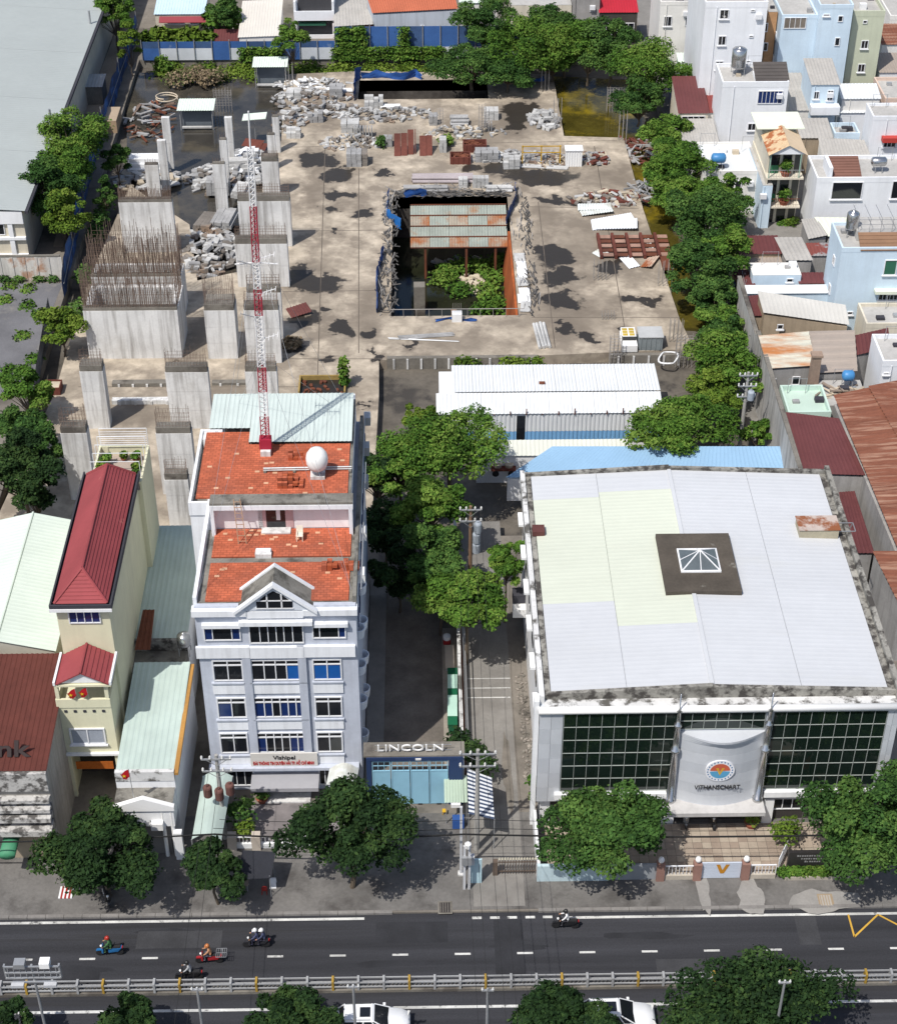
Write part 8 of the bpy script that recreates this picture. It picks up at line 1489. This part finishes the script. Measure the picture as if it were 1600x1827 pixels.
# ================================================================ poles and cables
POLE = M('concrete_pole', (.36, .35, .33), .9, .12, streak=.2); PORC = M('porcelain', (.62, .62, .60), .4, .05); TRB = M('brown_transformer', (.13, .06, .05), .7, .15); TRG = M('grey_transformer', (.33, .37, .42), .6, .1)
def upole(u, v, vt, label, arms=2, armw=2.2, trans=None, matt=None, z0=0, lean=0.):
    c = P(u, v, z0); h = HZ(u, vt, c.y); t = thing('utility_pole', label, 'utility pole', (c.x, c.y, z0)); MB().tube((c.x, c.y, z0 - .05), (c.x + lean, c.y, h), .2, 10, .12).build('shaft', matt or POLE, t)
    for k in range(arms):
        z = h - .3 - 1.1 * k; MB().box(c.x + lean - armw / 2, c.x + lean + armw / 2, c.y - .22, c.y - .12, z, z + .1).build('crossarm', STEEL, t)
        for s in (-.95, -.4, .4, .95): MB().lathe((c.x + lean + s * armw / 2, c.y - .17, z + .1), [(.04, 0), (.09, .05), (.05, .12), (.09, .18), (.04, .28)], 8).build('insulator', PORC, t)
        for s in (-1, 1): MB().tube((c.x + lean + s * armw * .35, c.y - .17, z), (c.x + lean, c.y - .12, z - .6), .025, 4).build('brace', STEEL, t)
    if trans:
        for dx, dz, m in trans: MB().lathe((c.x + dx, c.y - .45, h + dz), [(.2, 0), (.3, .05), (.31, .8), (.26, .9), (.08, .95), (.08, 1.05)], 14).build('transformer', m, t); MB().box(c.x + dx - .05, c.x + dx + .05, c.y - .25, c.y - .05, h + dz + .3, h + dz + .45).build('bracket', STEEL, t)
    return t, c, h
pa = upole(850, 1515, 1338, 'grey utility pole with double crossarm beside the striped awning', 2, 2.4)
pb = upole(402, 1495, 1347, 'utility pole with three brown transformers before the office block', 2, 2.0, ((-.75, -3.4, TRB), (0, -3.7, TRB), (.75, -3.2, TRB)))
pc = upole(838, 1075, 903, 'brown utility pole with three pale transformers among the alley trees', 2, 1.7, ((.45, -3.2, TRG), (.45, -4.2, TRG), (.55, -2.2, TRG)), M('brown_pole', (.22, .14, .09), .9, .2))
pd = upole(1318, 805, 664, 'utility pole crowded with fittings before the tall streaked wall', 3, 1.6, ((.35, -2.6, TRG),), z0=0)
def cable(a, b, sag, r, label, n=14, name='overhead_cable'):
    a, b = Vector(a), Vector(b); m = MB(); pts = []
    for i in range(n + 1): f = i / n; q = a.lerp(b, f); q.z -= sag * 4 * f * (1 - f); pts.append(q)
    m.path(pts, r, 4); return setp(m.build(name, CABLE, loc=tuple(a)), label, 'cable')
_, ca, ha = pa; _, cb, hb = pb; _, cc, hc = pc
cable((cb.x, 78.1, 5.0), (ca.x - 1, 78.0, 4.8), .35, .06, 'thick black cable bundle along the pavement edge before the office block'); cable((ca.x - 1, 78.0, 4.8), (40, 77.9, 4.8), .5, .06, 'thick black cable bundle over the hall forecourt'); cable((cb.x, 78.1, 5.0), (-45, 78.2, 4.9), .5, .055, 'thick black cable bundle past the yellow house')
for i, dx in enumerate((-1.1, -.45, .45, 1.1)):
    cable((ca.x + dx, ca.y, ha - .1), (cc.x + dx * .7, cc.y, hc - .1), .7, .016, 'thin wire up the alley, %s of the crossarm' % ('outer west end', 'inner west side', 'inner east side', 'outer east end')[i])
    cable((ca.x + dx, ca.y - .2, ha - .1), (ca.x + dx + .6, 55, 9.6), .5, .016, 'thin wire across the road from the awning pole, %s' % ('outer west insulator', 'inner west insulator', 'inner east insulator', 'outer east insulator')[i])
for i, dy in enumerate((-.15, .25)): cable((cb.x + .4 * i, 78.3 + dy, 5.5 + .4 * i), (ca.x, 78.2 + dy, 5.3 + .4 * i), .3, .018, ('lower', 'upper')[i] + ' thin wire above the cable bundle before the office block'); cable((ca.x, 78.2 + dy, 5.3 + .4 * i), (42, 78.0, 5.2 + .4 * i), .5, .018, ('lower', 'upper')[i] + ' thin wire above the cable bundle before the hall')
for i, dx in enumerate((-.4, .3)): cable((cb.x + dx, cb.y, hb - .2), (cb.x + dx, 52, 9), .6, .016, ('west', 'east')[i] + ' thin wire crossing the road from the transformer pole')
# white twin post with boxes beside the alley mouth
c = P(826, 1588, 0); t = thing('twin_post', 'pair of white steel posts with meter boxes at the alley mouth', 'post', (c.x, c.y, 0)); h1 = HZ(838, 1470, c.y + .2)
for dx in (0, .32): MB().box(c.x + dx, c.x + dx + .16, c.y, c.y + .16, .0, 4.2).build('post', M('pale_post', (.55, .56, .58), .6, .1), t)
ubox('meter_box', STEEL, t, c.x - .1, c.x + .55, c.y - .2, c.y - .002, 2.6, 3.3); ubox('meter_box', M('pale_post', (.55, .56, .58)), t, c.x + .4, c.x + .75, c.y + .17, c.y + .5, 2.2, 3.0); MB().lathe((c.x + .3, c.y - .1, 4.15), [(.1, 0), (.2, .1), (.22, .45), (.1, .55)], 12).build('lamp_head', WHITE_CLEAN, t)
ubox('panel_board', M('pale_cyan_board', (.42, .58, .64), .6, .1), t, c.x + .5, c.x + 1.25, c.y + .55, c.y + .7, .012, 2.3)
c = P(822, 1560, 0); t = thing('slim_post', 'slim white post standing beside the guard shelter', 'post', (c.x, c.y, 0)); MB().box(c.x - .08, c.x + .08, c.y - .08, c.y + .08, 0, HZ(822, 1440, c.y)).build('post', M('pale_post', (.55, .56, .58)), t); ubox('base', CONC, t, c.x - .2, c.x + .2, c.y - .2, c.y + .2, .01, .15)
# foreground lamp poles and the panel frame
def fpole(u, vt, Y, label, arm=True, z1=None):
    z = HZ(u, vt, Y); x = PX(u, z, Y); t = thing('lamp_pole', label, 'lamp pole', (x, Y, -.13)); MB().tube((x, Y, -.14), (x, Y, z), .11, 8, .07).build('shaft', STEEL, t)
    if arm: MB().box(x - .35, x + .35, Y - .05, Y + .05, z - .25, z - .15).build('arm', STEEL, t); [MB().lathe((x + s, Y, z - .15), [(.04, 0), (.08, .06), (.03, .2)], 8).build('insulator', PORC, t) for s in (-.3, 0, .3)]
    return t, x, z
fpole(352, 1763, 62.5, 'slim lamp pole across the road right of the narrow tree'); fpole(630, 1758, 62.5, 'grey lamp pole in front of the first white car'); fpole(870, 1764, 62.5, 'slim pole across the road between the two cars'); fpole(1402, 1750, 62.5, 'slim pole rising from the broad roadside tree')
t, x, z = fpole(58, 1722, 61.5, 'pole carrying a steel frame of equipment boxes', False)
for s in (-1.5, 1.5): ubox('frame_side', STEEL, t, x + s - .05, x + s + .05, 61.4, 61.6, z - 1.1, z)
for k in (0, .45, .95): ubox('frame_rail', STEEL, t, x - 1.5, x + 1.5, 61.36, 61.44, z - 1.05 + k, z - .95 + k)
for i in range(9): ubox('frame_bar', STEEL, t, x - 1.35 + i * .33, x - 1.31 + i * .33, 61.38, 61.43, z - 1.0, z - .05)
ubox('equipment_box', STEEL, t, x - .9, x - .3, 61.2, 61.7, z + .0, z + .35); ubox('equipment_box', WHITE_CLEAN, t, x + .5, x + 1.05, 61.2, 61.7, z + .0, z + .4); [ubox('lamp_head', M('grey_lamp', (.45, .46, .48), .5, .1), t, x + s - .35, x + s + .35, 61.1, 61.35, z - 1.5, z - 1.3) for s in (-.9, .9)]; ubox('lamp_bar', STEEL, t, x - 1.2, x + 1.2, 61.35, 61.45, z - 1.4, z - 1.3)
# ================================================================ median barrier
YB_ = 69.55; mb_ = thing('median_barrier', 'low white railing with yellow posts along the middle of the road', 'barrier', (0, YB_, -.13)); BW = M('barrier_white', (.33, .335, .34), .7, .15); BY = M('barrier_yellow', (.38, .24, .04), .7, .2)
ubox('base', CONC_D, mb_, -45, 45, YB_ - .25, YB_ + .25, -.13, .1)
for yy in (YB_ - .2, YB_ + .2):
    for z in (.35, .75): ubox('rail', BW, mb_, -45, 45, yy - .03, yy + .03, z, z + .1)
m = MB()
for i in range(360): x = -45 + i * .25; m.box(x, x + .09, YB_ - .02, YB_ + .02, .1, .72)
stuff(m.build('balusters', BW, mb_))
for i in range(56): x = -44.5 + i * 1.6; ubox('post', BY if i % 3 == 0 else BW, mb_, x - .07, x + .07, YB_ - .26, YB_ + .26, .1, .95)
# ================================================================ vehicles
CHROME = M('chrome', (.6, .6, .6), .15, .05, metal=1.); SKIN = M('skin', (.36, .20, .13), .6, .08)
def local(mb, name, mats, parent, smooth=False):                 # mesh in the parent's own coordinates
    me = bpy.data.meshes.new(name); me.from_pydata(mb.v, [], mb.f)
    for q in (mats if isinstance(mats, (list, tuple)) else [mats]): me.materials.append(q)
    if smooth: me.polygons.foreach_set('use_smooth', [True] * len(me.polygons))
    o = bpy.data.objects.new(name, me); COL.link(o); o.parent = parent; return o
def wheel(par, x, r=.28, w=.1, y=0):
    m = MB(); m.lathe((0, 0, 0), [(r * .72, -w / 2), (r * .95, -w / 2), (r, -w / 4), (r, w / 4), (r * .95, w / 2), (r * .72, w / 2)], 20); m.v = [(x + a, y + c, r + b) for a, b, c in m.v]; t = local(m, 'wheel', BLACK, par, True)
    q = MB(); q.lathe((0, 0, 0), [(r * .72, -w * .3), (r * .6, -w * .1), (r * .15, -w * .35), (r * .15, w * .35), (r * .6, w * .1), (r * .72, w * .3)], 14); q.v = [(x + a, y + c, r + b) for a, b, c in q.v]; local(q, 'rim', CHROME, t, True)
def scooter(loc, rot, label, col, rack=False, group=None):
    bm_ = M('bike_' + label[:12].replace(' ', '_'), col, .35, .08, spec=.5); t = thing('motorbike', label, 'motorbike', loc, group, rot)
    wheel(t, .62); wheel(t, -.62)
    def hx(lo, hi): return MB().hexa(lo, hi)
    local(MB().hexa([(-.55, -.12, .42), (.05, -.12, .34), (.05, .12, .34), (-.55, .12, .42)], [(-.8, -.15, .78), (.08, -.1, .7), (.08, .1, .7), (-.8, .15, .78)]), 'body', bm_, t)
    local(MB().hexa([(.05, -.1, .3), (.42, -.1, .36), (.42, .1, .36), (.05, .1, .3)], [(.05, -.1, .42), (.4, -.1, .46), (.4, .1, .46), (.05, .1, .42)]), 'footboard', BLACK, t)
    local(MB().hexa([(.38, -.2, .36), (.5, -.16, .4), (.5, .16, .4), (.38, .2, .36)], [(.34, -.2, .95), (.44, -.14, 1.0), (.44, .14, 1.0), (.34, .2, .95)]), 'front_shield', bm_, t)
    local(MB().hexa([(-.75, -.13, .78), (.02, -.11, .74), (.02, .11, .74), (-.75, .13, .78)], [(-.72, -.11, .86), (-.02, -.1, .81), (-.02, .1, .81), (-.72, .11, .86)]), 'seat', BLACK, t)
    local(MB().tube((.4, 0, .95), (.62, 0, .28), .035, 6), 'fork', CHROME, t); local(MB().tube((.36, -.34, 1.02), (.36, .34, 1.02), .02, 5), 'handlebar', BLACK, t)
    local(MB().lathe((.48, 0, .84), [(.02, 0), (.08, .03), (.09, .1), (.03, .15)], 10), 'headlight', WHITE_CLEAN, t); local(MB().obox((-.84, 0, .72), .06, .16, .1), 'tail_light', M('tail_red', (.35, .01, .01), .4, .05), t)
    local(MB().tube((-.1, -.15, .3), (-.75, -.17, .36), .05, 8), 'exhaust', CHROME, t); local(MB().hexa([(.45, -.08, .54), (.85, -.08, .5), (.85, .08, .5), (.45, .08, .54)], [(.5, -.07, .62), (.78, -.07, .58), (.78, .07, .58), (.5, .07, .62)]), 'mudguard', bm_, t)
    for s in (-1, 1): local(MB().tube((.36, s * .26, 1.02), (.34, s * .34, 1.2), .012, 4), 'mirror_arm', BLACK, t); local(MB().obox((.34, s * .35, 1.22), .03, .12, .08), 'mirror', BLACK, t)
    if rack:
        m = MB()
        for i in range(6): m.tube((-1.15 + i * .13, -.35, .95), (-1.15 + i * .13, .35, .95), .015, 4)
        for s in (-.35, 0, .35): m.tube((-1.15, s, .95), (-.5, s, .95), .018, 4); m.tube((-.85, s * .4, .75), (-.85, s, .95), .018, 4)
        local(m, 'rack', STEEL, t)
    return t
_RID = {}
def rider_mesh(foot):
    V = [(-.18, 0, .93), (-.12, 0, 1.12), (-.05, 0, 1.34), (-.02, 0, 1.47), (.02, 0, 1.60), (.03, 0, 1.70)]; E = [(0, 1), (1, 2), (2, 3), (3, 4), (4, 5)]; Rr = [.15, .14, .155, .06, .10, .085]
    for s in (-1, 1):
        b = len(V); V += [(-.04, s * .19, 1.37), (.14, s * .25, 1.16), (.33, s * .29, 1.06)]; Rr += [.062, .048, .036]; E += [(2, b), (b, b + 1), (b + 1, b + 2)]
        for k in range(4): q = len(V); V += [(.40, s * (.25 + .026 * k), 1.055), (.425, s * (.25 + .026 * k), 1.02)]; Rr += [.011, .009]; E += [(b + 2, q), (q, q + 1)]
        q = len(V); V += [(.36, s * .235, 1.03)]; Rr += [.011]; E += [(b + 2, q)]
        b = len(V); V += [(-.12, s * .1, .90), (.26, s * .17, .82), (.2, s * .17, .48 if foot else .46), (.34, s * .18, .45)]; Rr += [.10, .072, .05, .038]; E += [(0, b), (b, b + 1), (b + 1, b + 2), (b + 2, b + 3)]
    me = bpy.data.meshes.new('person_body'); me.from_pydata(V, E, []); o = bpy.data.objects.new('person_body', me); COL.link(o)
    md = o.modifiers.new('skin', 'SKIN'); sv = me.skin_vertices[0].data
    for i, r in enumerate(Rr): sv[i].radius = (r, r)
    sv[0].use_root = True; o.modifiers.new('sub', 'SUBSURF').levels = 1
    bpy.context.view_layer.update(); dg = bpy.context.evaluated_depsgraph_get(); out = bpy.data.meshes.new_from_object(o.evaluated_get(dg)); bpy.data.objects.remove(o); return out
def rider(loc, rot, label, shirt, trousers, helmet, back=0.):
    if 'r' not in _RID: _RID['r'] = rider_mesh(True)
    me = _RID['r'].copy(); me.materials.clear(); key = label[:14].replace(' ', '_')
    for q in (M('shirt_' + key, shirt, .85, .12, fine=6), M('trousers_' + key, trousers, .85, .12), SKIN): me.materials.append(q)
    for p in me.polygons:
        c = p.center; p.material_index = 2 if (c.z > 1.47 or (c.x > .30 and c.z > .98)) else (1 if (c.z < .90 or (c.x > .05 and c.z < .95)) else 0); p.use_smooth = True
    t = thing('person', label, 'person', loc, None, rot)
    o = bpy.data.objects.new('body', me); COL.link(o); o.parent = t; o.location = (-back, 0, .0)
    hm = M('helmet_' + key, helmet, .3, .05, spec=.5); h = MB().lathe((.02 - back, 0, 1.60), [(.135, -.02), (.145, .06), (.125, .15), (.07, .205), (.01, .22)], 14); ho = local(h, 'helmet', hm, t, True)
    local(MB().obox((.15 - back, 0, 1.62), .1, .2, .02), 'helmet_peak', hm, t); local(MB().lathe((.10 - back, 0, 1.585), [(.018, -.02), (.022, 0), (.005, .02)], 6), 'nose', SKIN, t); return t
ZRD = -.13
def bike(u, v, label, col, rl, shirt, tr, hel, rack=False, second=None):
    c = P(u, v, ZRD); c.z = ZRD; scooter(tuple(c), math.pi + random.uniform(-.06, .06), label, col, rack); rider(tuple(c), math.pi, rl, shirt, tr, hel)
    if second: rider(tuple(c), math.pi, second[0], *second[1:], back=.42)
bike(197, 1704, 'blue scooter ridden by someone in a green jacket', (.02, .13, .32), 'rider in green jacket and red helmet on the blue scooter', (.05, .14, .05), (.04, .09, .04), (.35, .03, .02))
bike(338, 1748, 'black motorbike in the lane beside the median railing', (.015, .015, .017), 'rider in pale grey shirt on the black motorbike', (.40, .41, .42), (.02, .02, .02), (.02, .02, .02))
bike(374, 1718, 'red scooter with an empty luggage rack', (.30, .02, .025), 'rider in orange vest on the scooter with rack', (.50, .26, .14), (.10, .10, .13), (.45, .16, .05), True)
bike(458, 1690, 'dark scooter carrying two people', (.03, .03, .035), 'front rider in navy with white helmet on the shared scooter', (.07, .08, .15), (.03, .03, .06), (.75, .75, .75), False, ('rear passenger in navy with white helmet on the shared scooter', (.06, .07, .13), (.03, .03, .05), (.72, .72, .72)))
bike(1008, 1656, 'black motorbike passing the alley mouth', (.02, .02, .022), 'rider in white shirt and black helmet near the alley mouth', (.72, .72, .72), (.05, .05, .06), (.02, .02, .02))
for u, v, r, lab, col in ((192, 1606, 1.9, 'black scooter parked under the dark tree by the white shop', (.02, .02, .022)), (1222, 1466, 1.5, 'silver scooter parked under the hall canopy', (.30, .30, .29)), (1269, 1468, 1.62, 'black and white scooter parked under the hall canopy', (.03, .03, .03))):
    c = P(u, v, .04); scooter((c.x, c.y, .015 if v > 1500 else .042), r + math.pi, lab, col)
# cars
def car(u, v, label, rot=0.):
    c = P(u, v, ZRD); t = thing('car', label, 'car', (c.x, c.y, ZRD), None, rot); CW = M('car_white', (.74, .75, .76), .22, .03, spec=.6); L2 = 2.3
    st = [(-2.3, .45, .78, .72), (-2.22, .36, .98, .84), (-1.7, .3, 1.04, .91), (-.8, .28, 1.04, .93), (.4, .28, 1.03, .93), (1.1, .28, 1.0, .92), (1.75, .32, .93, .88), (2.15, .38, .8, .78), (2.32, .45, .66, .62)]     # x, sill z, shoulder z, half width
    m = MB(); prof = lambda x, s, sh, w: [(x, -w * .92, s), (x, -w, s + .2), (x, -w, sh - .12), (x, -w * .88, sh), (x, 0, sh + .035), (x, w * .88, sh), (x, w, sh - .12), (x, w, s + .2), (x, w * .92, s)]
    n = 9; vs = [q for a in st for q in prof(*a)]; fs = [(i * n + j, (i + 1) * n + j, (i + 1) * n + j + 1, i * n + j + 1) for i in range(len(st) - 1) for j in range(n - 1)]; fs += [tuple(range(n)), tuple(range((len(st) - 1) * n, len(st) * n))[::-1]]
    m.add(vs, fs); local(m, 'body', CW, t, True)
    g0 = [(-2.05, .82, 1.0), (.95, .84, 1.0)]; r0 = [(-1.72, .64, 1.58), (.15, .66, 1.60)]
    local(MB().hexa([(-2.08, -.84, .98), (1.05, -.84, .98), (1.05, .84, .98), (-2.08, .84, .98)], [(-1.70, -.64, 1.56), (.15, -.66, 1.58), (.15, .66, 1.58), (-1.70, .64, 1.56)]), 'greenhouse', GLASS, t)
    local(MB().hexa([(-1.74, -.66, 1.55), (.16, -.68, 1.57), (.16, .68, 1.57), (-1.74, .66, 1.55)], [(-1.6, -.58, 1.64), (.02, -.6, 1.65), (.02, .6, 1.65), (-1.6, .58, 1.64)]), 'roof', CW, t); local(MB().box(-.75, -.1, -.36, .36, 1.635, 1.66), 'sunroof', GLASS, t)
    for s in (-1, 1):
        for (xa, xb) in ((-2.08, -1.70), (-.62, -.52), (.35, -.02), (1.05, .15)):
            local(MB().tube((xa, s * .85, .98), (xb, s * .66, 1.57), .045, 5), 'pillar', CW, t)
        for x in (-1.42, 1.42): wheel(t, x, .34, .22, s * .80)
        local(MB().obox((.72, s * 1.0, 1.06), .16, .2, .13), 'wing_mirror', CW, t); local(MB().obox((2.2, s * .56, .74), .14, .34, .12, s * -.3), 'headlight', PORC, t); local(MB().obox((-2.24, s * .6, .88), .1, .34, .14), 'tail_light', M('tail_red', (.35, .01, .01)), t); local(MB().box(-.56, -.4, s * .945 - .01, s * .945 + .01, .82, .86), 'door_handle', CHROME, t)
        local(MB().tube((-1.6, s * .6, 1.68), (-.1, s * .62, 1.69), .02, 5), 'roof_rail', CHROME, t)
    return t
car(665, 1836, 'white crossover car with sunroof driving behind the grey lamp pole'); car(1100, 1826, 'white car half hidden by the roadside trees')
# ================================================================ pavement clutter
def manhole(u, v, w, d, label, mat, rim):
    c = P(u, v, .015); t = thing('manhole_cover', label, 'manhole cover', (c.x, c.y, .012)); ubox('rim', rim, t, c.x - w / 2, c.x + w / 2, c.y - d / 2, c.y + d / 2, .005, .03); ubox('lid', mat, t, c.x - w / 2 + .1, c.x + w / 2 - .1, c.y - d / 2 + .1, c.y + d / 2 - .1, .03, .04); [ubox('bar', rim, t, c.x - w / 2 + .15 + i * (w - .3) / 4, c.x - w / 2 + .2 + i * (w - .3) / 4, c.y - d / 2 + .12, c.y + d / 2 - .12, .04, .048) for i in range(5)]
manhole(794, 1620, .95, 1.05, 'dark iron drain cover before the blue gate', M('dark_iron', (.035, .03, .03), .7, .2), CONC_D); manhole(1473, 1607, 1.0, 1.1, 'pale concrete cover with tan frame before the hall', M('pale_cover', (.36, .33, .29), .9, .1), M('tan_frame', (.30, .23, .15), .9, .1))
for i, (u, v, a, b, lab) in enumerate(((1470, 1608, 60, 22, 0), (1340, 1600, 26, 30, 0), (1255, 1590, 12, 36, 0))): struct(MB().prism(blob(u, v, a, b, .012, 700 + i, 24, .25), .0, .016 + .002 * i).build('pavement_patch', M('pale_pavement_patch', (.27, .26, .245), .92, .2)))
c = P(455, 1545, 2.2); t = thing('black_awning', 'dark blue-black tarpaulin stall canopy on the pavement', 'canopy', (c.x, c.y, .012)); BT = M('black_tarp', (.022, .024, .032), .7, .2, bump=.4); MB().slab((c.x - 1.1, c.y - 1.1, 2.1), (c.x + 1.1, c.y - .9, 2.0), (c.x + 1.3, c.y + 1.0, 2.4), (c.x - .9, c.y + 1.1, 2.5), .04).build('sheet', BT, t); [MB().tube((c.x + a, c.y + b, .01), (c.x + a, c.y + b, 2.1), .03, 5).build('post', STEEL, t) for a, b in ((-1, -1), (1, -.8), (1.1, .9), (-.8, 1))]
c = P(428, 1578, .4); t = thing('stall_table', 'low stall table with a pale green box under the dark canopy', 'table', (c.x, c.y, .012)); ubox('top', M('old_wood', (.25, .2, .16)), t, c.x - .6, c.x + .6, c.y - .35, c.y + .35, .62, .68); [ubox('leg', STEEL, t, c.x + a, c.x + a + .05, c.y + b, c.y + b + .05, .011, .62) for a in (-.55, .5) for b in (-.3, .25)]; ubox('box', M('pale_green_box', (.45, .52, .32), .6, .1), t, c.x - .45, c.x + .1, c.y - .25, c.y + .25, .68, .9)
c = P(472, 1590, .2); t = thing('plastic_stool', 'red plastic stool beside the stall table', 'stool', (c.x, c.y, .012)); RP = M('red_plastic', (.32, .025, .02), .5, .05); MB().lathe((c.x, c.y, .4), [(.2, 0), (.2, .05), (.02, .06)], 12).build('seat', RP, t); [MB().tube((c.x + a * 1.3, c.y + b * 1.3, .011), (c.x + a, c.y + b, .4), .03, 5).build('leg', RP, t) for a in (-.13, .13) for b in (-.13, .13)]
c = P(118, 1592, .1); t = thing('striped_board', 'red and white striped board lying on the pavement', 'board', (c.x, c.y, .012)); [ubox('stripe', RP if i % 2 else WHITE, t, c.x - .45 + i * .13, c.x - .325 + i * .13, c.y - .5, c.y + .5, .012, .09) for i in range(7)]
c = P(487, 1575, .3); t = thing('folding_sign', 'small white A-board beside the stall canopy', 'sign', (c.x, c.y, .012)); [MB().obox((c.x, c.y + s * .14, .38), .45, .03, .78, 0, s * .33).build('panel', WHITE, t) for s in (-1, 1)]
c = P(945, 1440, 0); 
for i in range(7):
    c = P(928 + 4 * i, 1180 + 34 * i, 0); rubble('wall_rubble', 'broken plaster at the hall wall foot, %s stretch from the trees' % ('first', 'second', 'third', 'fourth', 'fifth', 'sixth', 'seventh')[i], 'rubble', 926 + 3.2 * i, 1185 + 32 * i, 26, (.45, 1.2), .2, [PALE2, CONC_D], 0.02, .4, 1.6, .05) if i else None
for i, (u, v, z, lab) in enumerate(((912, 1070, 3.2, 'dark air conditioner box on the hall side wall'), (918, 1095, 2.4, 'white box below the dark air conditioner on the hall side'))):
    t = thing('wall_box', lab, 'air conditioner', (WX0 - .1, P(u, v, z).y, z)); y = P(u, v, z).y; ubox('case', GUT if i == 0 else WHITE_CLEAN, t, WX0 - .7, WX0 + .31, y - .5, y + .5, z, z + .8)
c = P(898, 850, 0); t = thing('parked_handcart', 'red-brown handcart loaded with baskets at the head of the alley', 'cart', (c.x, c.y, 0)); ubox('bed', REDB, t, c.x - 1.1, c.x + 1.1, c.y, c.y + 1.2, .55, .75); [MB().tube((c.x + s, c.y - .05, .3), (c.x + s, c.y + .05, .3), .3, 14).build('wheel', BLACK, t) for s in (-.7, .7)]; [MB().lathe((c.x + s, c.y + .5, .75), [(.35, 0), (.42, .3), (.3, .32)], 12).build('basket', PLY, t) for s in (-.5, .5)]
